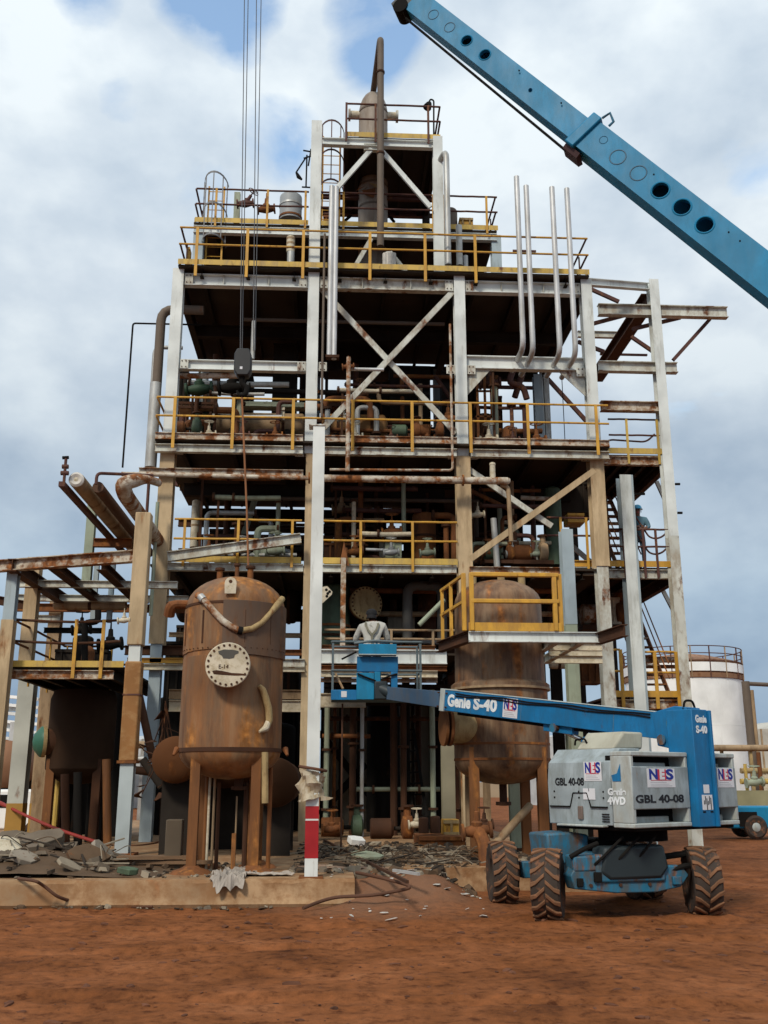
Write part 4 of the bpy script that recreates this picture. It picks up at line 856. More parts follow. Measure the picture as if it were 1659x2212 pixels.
    mb.plate([(xl, Yp, zp - .018), (xl - .05, Yp + .42, zp - .018), (xc - r - .03, Y0 + .1, zp - .018), (xbl, 18.9, zp - .018)], .02, (0, 0, 1))
    mb.build('deck', rustd, P, smooth=False)
    MB().bar((xl + .0, Yp - .05, zp + .07), (X(1212, 1360, Yp), Yp - .05, zp + .07), .03, .15).build('toe_plate', yellow, P, smooth=False)
    zt = Z(1110, 1243, Yp); zm = Z(1110, 1300, Yp)
    xa, xb = X(1016, 1300, Yp), X(1206, 1300, Yp)
    def tb(a, b, w=.085, h=.075): return MB().bar(a, b, w, h, up=(0, 0, 1) if abs(a[2] - b[2]) < .4 else (0, 1, 0))
    tb((xa, Yp - .05, zt), (xb, Yp - .05, zt)).build('top_rail', yellow, P, bevel=.012); tb((xa, Yp - .05, zm), (xb, Yp - .05, zm)).build('mid_rail', yellow, P, bevel=.012)
    for u in (1002, 1018, 1197, 1210): x = X(u, 1300, Yp); tb((x, Yp - (.05 if u in (1018, 1197) else .0), zp - .0), (x, Yp - (.05 if u in (1018, 1197) else 0), zt + .03), .08, .08).build('post', yellow, P, bevel=.012)
    xo = X(1002, 1300, Yp); bx, by = xbl + .05, 18.85
    for zz in (zt, zm): tb((xo, Yp, zz), (bx, by, zz), .05, .05).build('side_rail', yellow, P)
    for f in (.55, .95): tb((xo + (bx - xo) * f, Yp + (by - Yp) * f, zp), (xo + (bx - xo) * f, Yp + (by - Yp) * f, zt), .06, .06).build('post', yellow, P)
build_vessel_two()
# vessel under the left platform, with green manway
Y0 = 23.6; xc = X(178, 1570, Y0); r = px(70, 178, 1570, Y0)
T = thing('pressure_vessel', 'dark vessel with a sea green manway under the left platform', 'vessel', (xc, Y0, .35)); shadev = mat('shade_darkened_vessel', (.036, .020, .012), .35, (.07, .027, .011), .9, spec=.1, streak=4)  # shell colour darkened to deepen the shade under the platform
MB().lathe([(q * r, z + Z(178, 1660, Y0 - r)) for q, z in ((.001, -.35), (.5, -.3), (.85, -.15), (1, .0))] + [(r, ZPL - .5), (r * .9, ZPL - .3)], (xc, Y0, 0), n=40).build('shell', shadev, T)
my, mz, ml = Y0 - .5, Z(95, 1602, Y0 - .5), X(78, 1602, Y0 - .5); mr = px(33, 90, 1602, my)
MB().lathe([(mr * .85, .18), (mr * .85, 1.2)], (ml, my, mz), (1, .4, 0), 28).build('manway_neck', rustd, T)
MB().lathe([(mr, .12), (mr, .2)], (ml, my, mz), (1, .4, 0), 28).build('manway_flange', tanf, T)
MB().lathe([(.001, -.08), (mr * .5, -.05), (mr * .95, .08), (mr, .12)], (ml, my, mz), (1, .4, 0), 28).build('manway_cover', greenf, T)
for ang in (220, 320, 140, 40): a = R(ang); MB().ibar((xc + r * .9 * math.cos(a), Y0 + r * .9 * math.sin(a), .36), (xc + r * .9 * math.cos(a), Y0 + r * .9 * math.sin(a), Z(178, 1640, Y0)), .18, .18, up=(0, 1, 0)).build('leg', legm if ang == 220 else rustd, T, smooth=False)
for dx in (-.5, -.2, .25, .5): MB().tube([(xc + dx, Y0 + .2, .36), (xc + dx, Y0 + .2, Z(178, 1670, Y0))], .06, 8).build('drain_pipe', black if dx != -.5 else yellowp, T)
# drums lying behind the near vessel
drumd = mat('dark_drum_rust', (.050, .022, .010), .35, (.095, .034, .012), .9, spec=.1, streak=3); rustr = mat('streaked_rust', (.095, .038, .015), .45, (.17, .06, .018), .9, spec=.1, streak=3)  # the first mix is a darker rust than the second
for u0, v0, rp, Y0, m_, lab in ((372, 1640, 50, 18.0, rustr, 'rusty round ended drum peeping out left of the big rusty vessel'), (592, 1690, 52, 18.6, drumd, 'dark brown drum peeping out right behind the big rusty vessel'), (486, 1610, 88, 20.5, drumd, 'big dark brown drum lying deep behind the legs of the rusty vessel')):
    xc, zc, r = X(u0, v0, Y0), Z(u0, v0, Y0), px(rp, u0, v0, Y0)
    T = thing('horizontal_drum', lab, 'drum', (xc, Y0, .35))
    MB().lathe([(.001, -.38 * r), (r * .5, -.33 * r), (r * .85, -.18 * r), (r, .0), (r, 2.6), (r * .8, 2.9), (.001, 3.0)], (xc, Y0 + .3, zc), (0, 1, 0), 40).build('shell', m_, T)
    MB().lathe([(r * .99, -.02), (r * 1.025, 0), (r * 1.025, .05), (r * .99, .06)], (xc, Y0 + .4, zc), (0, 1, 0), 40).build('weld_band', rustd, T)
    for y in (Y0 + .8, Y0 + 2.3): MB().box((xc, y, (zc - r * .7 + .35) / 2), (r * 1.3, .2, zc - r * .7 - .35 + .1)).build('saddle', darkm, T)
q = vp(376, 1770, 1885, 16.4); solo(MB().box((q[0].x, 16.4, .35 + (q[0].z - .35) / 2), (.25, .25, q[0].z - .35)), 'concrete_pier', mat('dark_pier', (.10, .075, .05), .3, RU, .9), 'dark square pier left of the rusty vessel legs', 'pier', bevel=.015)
# top drum of the column
rT = px(31, 806, 260, Yc); zt_, zs_ = Z(806, 201, Yc), Z(806, 228, Yc - rT)
T = thing('column_drum', 'pale brown distillation column rising through the top platform', 'column', (xcv, Yc, Z3))
MB().lathe([(rT * .96, Z3 + .02), (rT * .96, Z4 + .3), (rT, Z4 + .5), (rT, zs_)] + [(q * rT, zs_ + (zt_ - zs_) * z) for q, z in head(1, 1)[1:]], (xcv, Yc, 0), n=36).build('shell', mat('pale_brown_cladding', (.27, .225, .18), .24, (.12, .06, .03), .55, streak=6, grime=(.18, .13, .09), gamt=.5), T)
for z in (Z4 + 1.3, Z5 - .25, zs_ + .02): MB().lathe([(rT * .98, -.03), (rT * 1.03, -.03), (rT * 1.03, .03), (rT * .98, .03)], (xcv, Yc, z), n=36).build('hoop_band', brownp, T)
for s in (-1, 1): zn = Z(806, 250, Yc); nz = MB().cyl((xcv + s * rT * .9, Yc, zn), (xcv + s * (rT + .32), Yc, zn), .13, 16).build('side_nozzle', cream, T); MB().cyl((xcv + s * (rT + .26), Yc, zn), (xcv + s * (rT + .33), Yc, zn), .19, 16).build('flange', whiter, nz)
rr = random.Random(9)
for i in range(5):
    c = W(770 + i * 14, 405 + 6 * (i % 3), Yc - rT - .05); MB().plate([c + Vector((rr.uniform(-.3, .3), rr.uniform(-.05, .02), rr.uniform(-.2, .2))) for _ in range(4)], .01, (0, 1, .3)).build('torn_foil', tanf if i % 2 else rust, T)
# ================================================================ blue boom lift
def pxof(p):
    d = Vector(p) - Vector((0, 0, EYE)); w = d.dot(FW); return (CX + FL * d.dot(RT) / w, CY - FL * d.dot(UP) / w)
class Fr:
    def __init__(s, o, f): s.o = Vector(o); s.f = Vector((f[0], f[1], 0)).normalized(); s.r = Vector((s.f.y, -s.f.x, 0))
    def __call__(s, p): return s.o + s.r * p[0] + s.f * p[1] + Vector((0, 0, 1)) * p[2]
    def d(s, p): return s.r * p[0] + s.f * p[1] + Vector((0, 0, 1)) * p[2]
def build_lift():
    YR = 12.75
    RL = W(1366, 1700, YR); E3 = W(838, 1497, 19.2)
    ris0 = W(1514, 1650, YR + .7)
    f = Vector((E3.x - ris0.x, E3.y - ris0.y, 0)).normalized()
    fr = Fr((RL.x, RL.y, 0), f)              # origin: rear left corner; +x along the rear face, +y towards the basket
    WR, LS = 2.2, 1.46
    zb, zt = Z(1366, 1790, YR), Z(1366, 1622, YR)
    T = thing('boom_lift', 'blue and grey wheeled boom lift with its arm stretched left, parked on red dirt', 'boom lift', fr((WR / 2, .7, 0)) - Vector((0, 0, fr((0, 0, 0)).z)))
    B = lambda c, d, nm, m, p=T, bev=.012: MB(fr).box(c, d).build(nm, m, p, bevel=bev)
    # --- counterweight end: two vented boxes either side of the riser
    def vented(x0, x1, nm):
        w = x1 - x0; xm = (x0 + x1) / 2; h = zt - zb; y0, dp = 0.0, .34
        hu, hl = h * .19, h * .19
        o = B((xm, y0 + dp / 2, zb + h * .52), (w - .012, dp, h * .56), nm, greym)
        B((xm, y0 + dp / 2, zt - .03), (w, dp, .06), 'top_cap', greyl, o); B((xm, y0 + dp / 2, zb + .028), (w, dp, .056), 'bottom_sill', greyl, o)
        for s in (x0 + .03, x1 - .03): B((s, y0 + dp / 2 + .004, (zb + zt) / 2), (.055, dp - .006, h - .11), 'corner_post', greyl, o)
        for zc in (zt - .06 - hu * .42, zb + .056 + hl * .42):
            B((xm, y0 + .36, zc), (w - .1, .2, hu * .98), 'vent_back', black, o, 0); B((xm - .03 * w, y0 + .22, zc - .045), (w * .62, .1, hu * .5), 'vent_slab', greyl, o)
        return o
    xr0, xr1 = 1.15, 1.56
    left = vented(0.0, xr0, 'engine_cover'); right = vented(xr1 + .012, WR, 'engine_cover')
    # --- side cover along the left, with slanted top and trapezoid notch
    def prism_y(poly, y0, y1, nm, m, p=T, bev=.012):   # poly in (x, z)
        mb = MB(fr); n = len(poly); mb.add([(x, y0, z) for x, z in poly] + [(x, y1, z) for x, z in poly], [(i, (i + 1) % n, n + (i + 1) % n, n + i) for i in range(n)] + [list(range(n))[::-1], list(range(n, 2 * n))])
        return mb.build(nm, m, p, bevel=bev)
    zs = zt - .03
    sc = prism_y([(.012, zb + .02), (.50, zb + .02), (.62, zs + .08), (.22, zs + .08), (.03, zs - .10), (.0, zs - .36)], .355, LS, 'side_cover', greym)
    prism_y([(.2, zs + .07), (.8, zs + .07), (.84, zs + .30), (.44, zs + .30)], .45, LS - .35, 'hood', mat('cream_hood', (.42, .41, .33), .15, (.25, .17, .1), .5, grime=(.33, .31, .24), gamt=.5), T, .03)
    prism_y([(.62, zb + .03), (WR - .02, zb + .03), (WR - .02, zt - .1), (.62, zt - .06)], .355, LS - .1, 'body', greym, T)
    for y0, y1 in ((.42, .70), (1.06, 1.42)): B((-.002, (y0 + y1) / 2, zb + .245), (.03, y1 - y0, .018), 'panel_gap', black, sc, 0)
    for pts in (((.70, zb + .245), (.76, zb + .42)), ((.76, zb + .42), (1.0, zb + .42)), ((1.0, zb + .42), (1.06, zb + .245))):
        (ya, za), (yb, zb2) = pts; MB(fr).bar((-.002, ya, za), (-.002, yb, zb2), .012, .012).build('panel_gap', black, sc)
    for y in (.48, .9, 1.34):
        for z in (zb + .36, zs - .47): MB(fr).cyl((-.004, y, z), (.004, y, z), .013, 6).build('bolt', black, sc)
    for i in range(4): B((-.001, .46 + .0 * i, zb + .07 + .03 * i), (.008, .12, .012), 'louvre', black, sc, 0)
    MB(fr).bar((-.002, .72, zs - .43), (-.002, .72, zb + .44), .008, .008).build('panel_gap', black, sc)
    B((-.004, .88, zb + .17), (.03, .085, .17), 'latch', mat('latch_brown', (.16, .12, .10), .2, RU), sc)
    B((-.02, .85, zb + .012), (.12, .8, .03), 'skid', greyl, sc)
    MB(fr).tube(rnd([(.3, 1.20, zs + .14), (.28, 1.17, zs + .21), (.28, 1.00, zs + .22), (.3, .97, zs + .14)], .03), .014, 8).build('grab_handle', black, sc)
    # --- riser and boom pivot
    zr = Z(1514, 1528, YR + .3); xm = (xr0 + xr1) / 2; rw = xr1 - xr0
    rs = B((xm - .02, .10, (zb - .01 + zr) / 2), (rw - .075, .42, zr - zb + .01), 'riser', blue, T, .01); B((xr1 - .028, .085, (zb - .01 + zr) / 2 - .004), (.045, .46, zr - zb), 'riser_flange', blue, rs, .006)
    for (w_, h_, z_, x_) in ((.12, .11, zb + .47, xm), (.22, .19, zb + .30, xm)): B((x_, -.112, z_), (w_, .004, h_), 'decal', ledw, rs, 0)
    for i in range(6): B((xm - .07 + .028 * i, -.116, zb + .30 + .03 * math.sin(i * 2)), (.012, .004, .05 + .05 * (i % 3)), 'decal_mark', letb, rs, 0)
    for i in (-1, 1): B((xm + .08 * i, -.112, zb + .18), (.06, .004, .02), 'slot', black, rs, 0)
    MB(fr).tube(rnd([(xm - .14, .05, zr), (xm - .12, .04, zr + .12), (xm + .06, .04, zr + .13), (xm + .12, .05, zr)], .1), .016, 8).build('hose_loop', black, rs)
    # --- boom
    nrm = -fr.r
    P0 = fr((xm, .28, 0)); P0.z = Z(1475, 1566, YR + .35); P1 = Vector((E3.x, E3.y, E3.z))
    ax = (P1 - P0).normalized(); L_ = (P1 - P0).length; upb = fr.r.cross(ax)
    def bq(t, x, z): return P0 + ax * t + fr.r * x + upb * z
    def bbox(t0, t1, w, h, nm, m, p=T, z0=0.0, h1=None, bev=.008):
        h1 = h1 or h; mb = MB()
        mb.add([bq(t, s * w / 2, z0 + q * hh / 2) for t, hh in ((t0, h), (t1, h1)) for s, q in ((-1, -1), (1, -1), (1, 1), (-1, 1))], [(0, 1, 2, 3), (4, 7, 6, 5), (0, 4, 5, 1), (1, 5, 6, 2), (2, 6, 7, 3), (3, 7, 4, 0)])
        return mb.build(nm, m, p, bevel=bev)
    tc_ = next(i * .02 for i in range(600) if pxof(bq(i * .02, -.13, 0))[0] < 957)
    te = L_ - .1
    boom = bbox(-.2, tc_, .27, .36, 'boom', blue, T, 0, .355)
    MB().plate([bq(-.25, -.15, -.30), bq(.20, -.15, -.27), bq(.32, -.15, .17), bq(-.05, -.15, .29), bq(-.25, -.15, .29)], .30, fr.r).build('boom_knuckle', blue, boom, bevel=.01)
    bbox(tc_ - .06, tc_ + .06, .31, .39, 'boom_collar', greyl, boom); ext = bbox(tc_ + .05, te, .21, .29, 'boom_extension', mat('faded_blue_paint', (.045, .095, .165), .14, (.12, .09, .07), .4, sc=2, bump=.02, grime=(.07, .095, .13), gamt=.7), T, 0, .24)
    bbox(.25, tc_ - .06, .285, .012, 'top_seam', greyl, boom, .183)
    # hoses, pins and a cable track along the boom
    for k, (x, z) in enumerate(((-.145, .10), (-.150, .135))):
        MB().tube([bq(.35 + (tc_ - .7) * i / 14, x, z + .012 * math.sin(i * 1.3 + k)) for i in range(15)], .011, 6).build('boom_hose', black, boom)
    bbox(.8, tc_ - .3, .07, .05, 'cable_track', MATS['black_cover'] if 'black_cover' in MATS else black, boom, -.205)
    for t, z in ((-.02, .05), (.12, -.18), (2.15, -.22)): 
        MB().cyl(bq(t, -.175, z), bq(t, .175, z), .045, 18).build('pivot_pin', rustd, boom); MB().cyl(bq(t, -.185, z), bq(t, -.172, z), .07, 18).build('pin_plate', blued, boom)
    for t in (tc_ - .11, tc_ + .11): 
        for z in (-.12, .12): MB().cyl(bq(t, -.162, z), bq(t, -.13, z), .016, 6).build('bolt', rustd, boom)
    for t in (1.0, 2.9, 4.1): bbox(t, t + .012, .276, .364, 'weld_line', blued, boom)
    # lift cylinder under the boom
    c0 = fr((xm - .05, 1.25, zt - .05)); c1 = bq(2.25, 0, -.22)
    cy = MB().cyl(c0, c0 + (c1 - c0) * .55, .065, 16).build('lift_cylinder', blue, T); MB().cyl(c0 + (c1 - c0) * .5, c1, .038, 14).build('cylinder_rod', mat('chrome_rod', (.6, .62, .64), 0, rough=.15, metal=.9, bump=0), cy)
    bbox(1.85, 2.45, .16, .12, 'cylinder_bracket', blue, boom, -.23)
    # lettering on the boom side that faces the yard
    def btext(s, t, z, size, w, m, nm='lettering'): return text(s, size, bq(t, -.1365, z), -ax, nrm, m, boom, nm, w=w, th=.002, bold=.012)
    tl = next(i * .02 for i in range(600) if pxof(bq(i * .02, -.14, 0))[0] < 967); tr = next(i * .02 for i in range(600) if pxof(bq(i * .02, -.14, 0))[0] < 1074)
    L2 = tl - tr; btext('Genie', tl, -.085, .27, L2 * .48, letw); btext('S-40', tl - L2 * .54, -.085, .27, L2 * .46, letw)
    t0 = next(i * .02 for i in range(600) if pxof(bq(i * .02, -.14, 0))[0] < 1087); t1 = next(i * .02 for i in range(600) if pxof(bq(i * .02, -.14, 0))[0] < 1118)
    def badge(o, xd, nd, w, h, p):            # white sticker, blue N and S, white E on red, grey small print below
        o, xd, nd = Vector(o), Vector(xd).normalized(), Vector(nd).normalized(); yd = nd.cross(xd)
        q = lambda x, y, e: o + xd * x * w + yd * y * h + nd * e
        s = MB().plate([q(0, 0, 0), q(1, 0, 0), q(1, 1, 0), q(0, 1, 0)], .003, nd).build('sticker', ledw, p, smooth=False)
        MB().plate([q(.37, .40, .003), q(.68, .40, .003), q(.68, .96, .003), q(.37, .96, .003)], .002, nd).build('red_patch', letred, s, smooth=False)
        MB().plate([q(.12, .36, .003), q(.86, .36, .003), q(.86, .39, .003), q(.12, .39, .003)], .002, nd).build('red_line', letred, s, smooth=False)
        sz = h * .52 / .7
        text('N', sz, q(.06, .44, .003), xd, nd, letblue, s, 'letter', w=w * .30, th=.001, bold=.02 * sz * 2)
        text('E', sz * .92, q(.44, .46, .005), xd, nd, ledw, s, 'letter', w=w * .18, th=.001, bold=.01)
        text('S', sz, q(.67, .44, .003), xd, nd, letblue, s, 'letter', w=w * .28, th=.001, bold=.02 * sz * 2)
        for i in range(3): MB().plate([q(.1, .06 + .09 * i, .003), q(.88 - .1 * i, .06 + .09 * i, .003), q(.88 - .1 * i, .10 + .09 * i, .003), q(.1, .10 + .09 * i, .003)], .001, nd).build('small_print', mat('grey_print', (.45, .46, .50), 0, bump=0) if 'grey_print' not in MATS else MATS['grey_print'], s, smooth=False)
        return s
    badge(bq(t0, -.1365, -.155), -ax, nrm, abs(t1 - t0), .31, boom)
    # --- lettering and badges on the covers
    rn = -fr.f; rx = fr.r
    def rear(u, v): # point on rear face seen at that pixel
        r = ray(u, v); o = Vector((0, 0, EYE)); t = (fr((0, 0, 0)) - o).dot(fr.f) / r.dot(fr.f); return o + r * t + rn * .001
    def side(u, v):
        r = ray(u, v); o = Vector((0, 0, EYE)); t = (fr((0.004, 0, 0)) - o).dot(fr.r) / r.dot(fr.r); return o + r * t - fr.r * .004
    def at(fn, u0, v0, u1, v1):
        a, b, c = fn(u0, v1), fn(u1, v1), fn(u0, v0); return a, (b - a).length, (c - a).length
    a, w, h = at(rear, 1399, 1660, 1459, 1701); badge(a, rx, rn, w, h, left)
    a, w, h = at(rear, 1551, 1660, 1586, 1701); badge(a, rx, rn, w, h, right)
    a, w, h = at(rear, 1373, 1717, 1477, 1734); text('GBL 40-08', h * 1.38, a, rx, rn, letb, left, w=w, th=.002, bold=.004)
    sx = -fr.f; sn = -fr.r
    a, w, h = at(side, 1263, 1646, 1301, 1687); badge(a, sx, sn, w, h, sc)
    a, w, h = at(side, 1200, 1680, 1262, 1696); text('GBL 40-08', h * 1.38, a, sx, sn, letb, sc, w=w, th=.002, bold=.004)
    a, w, h = at(side, 1314, 1702, 1353, 1717); text('Genie', h * 1.3, a, sx, sn, letw, sc, w=w, th=.002, bold=.006)
    a, w, h = at(side, 1314, 1721, 1353, 1737); text('4WD', h * 1.38, a, sx, sn, letw, sc, w=w, th=.002, bold=.006)
    a, w, h = at(side, 1261, 1703, 1287, 1727)
    MB().plate([a, a + sx * w, a + sx * w + Vector((0, 0, h)), a + Vector((0, 0, h))], .003, sn).build('decal', ledw, sc, smooth=False)
    a, w, h = at(side, 1322, 1650, 1342, 1688); MB().plate([a + sx * w * .1, a + sx * w, a + sx * w + Vector((0, 0, h)), a + sx * w * .6 + Vector((0, 0, h * .45)), a + Vector((0, 0, h * .35))], .003, sn).build('blue_stripe', letblue if False else blue, sc, smooth=False)
    a = fr((xm - .12, -.112, zr - .17)); text('Genie', .13, a, rx, rn, letw, rs, w=.24, th=.002, bold=.006); a = fr((xm - .12, -.112, zr - .31)); text('S-40', .13, a, rx, rn, letw, rs, w=.24, th=.002, bold=.006)
    # --- turntable base and chassis
    pv = fr((WR * .44, .85, 0))
    MB().cyl((pv.x, pv.y, zb - .20), (pv.x, pv.y, zb - .004), .46, 36).build('slew_ring', black, T)
    B((WR / 2, .72, zb - .02), (WR * .93, 1.35, .045), 'turntable', black, T)
    g1, g2 = G(1187, 1986), G(1522, 1976)
    wr = .43; ww = .36
    fx = (g2 - g1); fx.z = 0; tr = fx.length; ch = Fr((g1 + g2) / 2, Vector((-fx.y, fx.x, 0))); wb = 1.72
    CB = lambda c, d, nm, m, p=T, bev=.012: MB(ch).box(c, d).build(nm, m, p, bevel=bev)
    body = CB((0, wb / 2, .60), (.95, wb + .35, .34), 'chassis', blued, T, .03)
    MB(ch).cyl((0, wb / 2, .75), (0, wb / 2, zb - .19), .40, 28).build('slew_base', black, body)
    # near axle beam: shaped plate
    hb_ = tr / 2 - .25
    MB(ch).plate([(-hb_, -.14, .52), (-hb_ + .05, -.14, .36), (-.2, -.14, .30), (.35, -.14, .30), (hb_ - .12, -.14, .36), (hb_, -.14, .50), (hb_ - .1, -.14, .62), (.42, -.14, .62), (.28, -.14, .50), (-.25, -.14, .50), (-.36, -.14, .60), (-hb_ + .1, -.14, .66)], .2, (ch.f.x, ch.f.y, 0)).build('axle_beam', blued, T, bevel=.015)
    MB(ch).plate([(-.42, -.20, .55), (-.36, -.20, .86), (.46, -.20, .88), (.52, -.20, .6), (.40, -.20, .47), (-.30, -.20, .46)], .30, ch.f).build('drive_housing', mat('black_cover', (.02, .03, .035), .1, RU, .5), body, bevel=.04)
    for i, (x, z, w_, h_) in enumerate(((-.46, .50, .10, .12), (.62, .44, .12, .10), (-.70, .44, .08, .10))): CB((x, -.165, z), (w_, .05, h_), 'bracket', black if i != 1 else blued, body, .01)
    for x in (-.55, -.15, .25, .6): MB(ch).cyl((x, -.16, .40), (x, -.13, .40), .022, 8).build('bolt', rustd, body)
    for k in range(3): MB(ch).tube(rnd([(-.5 + .25 * k, -.10, .62), (-.45 + .3 * k, -.22, .70 + .04 * k), (-.1 + .22 * k, -.20, .98)], .15), .018, 6).build('hydraulic_hose', black, body)
    CB((-.60, .0, .66), (.34, .3, .20), 'step_box', blued, body, .03); MB(ch).tube(rnd([(-.80, -.12, .74), (-.62, -.16, .84), (-.42, -.12, .90)], .1), .03, 8).build('hydraulic_hose', black, body)
    MB(ch).tube(rnd([(.55, -.1, .55), (.78, -.14, .62), (.95, -.1, .60)], .1), .035, 8).build('hydraulic_hose', black, body); MB(ch).tube([(.50, .1, .70), (1.0, .05, .76)], .04, 10).build('steer_cylinder', black, body)
    MB(ch).plate([(-.86, .4, .62), (-.34, .4, .60), (-.30, .4, .98), (-.55, .4, 1.02), (-.9, .4, 1.0)], .5, ch.f).build('tank_cover', blued, body, bevel=.03)
    CB((0, wb, .45), (tr - .5, .22, .22), 'axle_beam', blued, T)
    for i in range(5): CB((.30 + .02 * i, .9, .30 - .0 * i), (.3, .3, .16), 'belly_box', black, body) if i == 0 else None
    # wheels
    def wheel(c, ang, grp, mud):
        w = Fr((c.x, c.y, 0), (math.cos(ang), math.sin(ang)))      # local y = axle direction
        z0 = wr - .02
        hub = MB(w).lathe([(.001, -.11), (.07, -.11), (.09, -.06), (.19, -.05), (.21, -.12), (.235, -.12), (.235, .12), (.19, .06), (.001, .08)], (0, 0, z0), (0, 1, 0), 28).build('wheel', mat('muddy_rim', (.03, .05, .06), .5, (.11, .055, .03), .8, sc=4) if 'muddy_rim' not in MATS else MATS['muddy_rim'], T)
        mb = MB(w).lathe([(.225, -ww * .40), (.30, -ww * .5), (wr * .88, -ww * .5), (wr * .955, -ww * .42), (wr * .965, 0), (wr * .955, ww * .42), (wr * .88, ww * .5), (.30, ww * .5), (.225, ww * .40), (.225, -ww * .40)], (0, 0, z0), (0, 1, 0), 40)
        ty = mb.build('tyre', rubber, hub)
        lug = MB(w); n = 17
        for i in range(n):
            for s in (-1, 1):
                a0 = 2 * math.pi * (i + (.25 if s > 0 else -.25)) / n; pts = []
                for fr_, da in ((.02, .16), (.3, .06), (.62, -.06), (1.0, -.12)):
                    for r_, e in ((wr * .93, 0), (wr * 1.015 if fr_ < 1 else wr * .985, 0)):
                        for k in (-.052, .052):
                            a = a0 + da + k * (1 if r_ > wr else 1.35); y = s * fr_ * ww * .5; pts.append((r_ * math.sin(a), y, z0 + r_ * math.cos(a)))
                f_ = []
                for j in range(3):
                    b = j * 4; f_ += [(b, b + 4, b + 6, b + 2), (b + 2, b + 6, b + 7, b + 3), (b + 3, b + 7, b + 5, b + 1), (b + 1, b + 5, b + 4, b)]
                lug.add(pts, f_ + [(0, 2, 3, 1), (12, 13, 15, 14)])
        lug.build('tread_lugs', mud, hub, bevel=.006)
        for k in range(8):
            a = 2 * math.pi * k / 8; c_ = (.13 * math.cos(a), -.065, z0 + .13 * math.sin(a)); MB(w).cyl(c_, (c_[0], -.03, c_[2]), .014, 6).build('wheel_nut', black, hub)
        return hub
    ca = math.atan2(ch.r.y, ch.r.x)                                 # outward left = -r
    lf = ca + math.pi
    wheel(ch((-tr / 2, 0, 0)), lf - R(27), 'w', mudr); wheel(ch((tr / 2, 0, 0)), ca - R(16), 'w', mudr)
    wheel(ch((-tr / 2 - .02, wb - .0, 0)), lf - R(10), 'w', mudr); wheel(ch((tr / 2, wb, 0)), ca + R(8), 'w', mudr)
    # --- basket
    Yb = 19.35; bx0, bx1 = X(716, 1480, Yb), X(911, 1480, Yb); zf = Z(760, 1511, Yb); by0, by1 = Yb, Yb + .76
    zt_ = Z(745, 1386, Yb)
    bk = MB().box(((bx0 + bx1) / 2, (by0 + by1) / 2, zf + .025), (bx1 - bx0, by1 - by0, .05)).build('basket_floor', mat('blue_basket_floor', (.03, .10, .16), .2, RU, .6), T)
    for x in (bx0 + .02, bx1 - .02, (bx0 + bx1) / 2):
        for y in (by0 + .02, by1 - .02): MB().bar((x, y, zf), (x, y, zt_), .042, .042, up=(0, 1, 0)).build('basket_post', mat('dark_basket_steel', (.10, .135, .15), .1, RU, .5) if 'dark_basket_steel' not in MATS else MATS['dark_basket_steel'], bk, smooth=False)
    gs = MATS['dark_basket_steel']
    for z in (zt_, (zt_ + zf) / 2):
        for a, b in (((bx0, by0), (bx1, by0)), ((bx0, by1), (bx1, by1)), ((bx0, by0), (bx0, by1)), ((bx1, by0), (bx1, by1))): MB().tube([(*a, z), (*b, z)], .021, 8).build('basket_rail', gs, bk)
    def pan(u0, v0, u1, v1, Y, dp, nm, m): 
        x0, x1 = X(u0, v1, Y), X(u1, v1, Y); z0, z1 = Z((u0 + u1) / 2, v1, Y), Z((u0 + u1) / 2, v0, Y)
        return MB().box(((x0 + x1) / 2, Y + dp / 2, (z0 + z1) / 2), (x1 - x0, dp, z1 - z0)).build(nm, m, bk, bevel=.008)
    pan(715, 1490, 771, 1512, Yb - .05, .05, 'toe_panel', blue); pan(737, 1493, 749, 1506, Yb - .056, .005, 'decal', ledw)
    pan(775, 1391, 857, 1413, Yb - .16, .2, 'control_box', bluec); pan(775, 1412.5, 857, 1415, Yb - .18, .2, 'box_lip', greyl)
    pan(771, 1418, 860, 1451, Yb - .05, .06, 'back_panel', blue); pan(770, 1453, 808, 1511, Yb - .08, .08, 'lower_panel', bluec)
    pan(809, 1451, 822, 1478, Yb - .09, .09, 'bracket', bluec); pan(845, 1451, 859, 1490, Yb - .09, .09, 'bracket', blue)
    MB().tube(rnd([W(765, 1390, Yb - .1), W(805, 1384, Yb - .14), W(862, 1387, Yb - .1)], .1), .025, 8).build('hand_rail', gs, bk)
    MB().bar(W(725, 1455, Yb + .3), W(741, 1488, Yb), .03, .03).build('strut', tanp, bk)
    for a, b, c in (((772, 1455), (790, 1463), (812, 1471)), ((824, 1467), (845, 1459), (858, 1456)), ((770, 1408), (750, 1418), (738, 1424))): MB().tube(rnd([W(*q, Yb - .12) for q in (a, b, c)], .1), .018, 8).build('hydraulic_hose', black, bk)
    pe = bq(te, 0, 0); MB().tube([pe, Vector((X(818, 1482, Yb - .1), Yb - .1, Z(818, 1486, Yb - .1)))], [.11, .12], 14).build('boom_tip', MATS['black_cover'], ext); MB().box((X(822, 1490, Yb - .12), Yb - .12, Z(822, 1492, Yb - .12)), (.24, .22, .34)).build('rotator', MATS['black_cover'], bk, bevel=.02)
    return Vector((X(803, 1450, Yb + .45), Yb + .45, zf + .05))
MAN = build_lift()

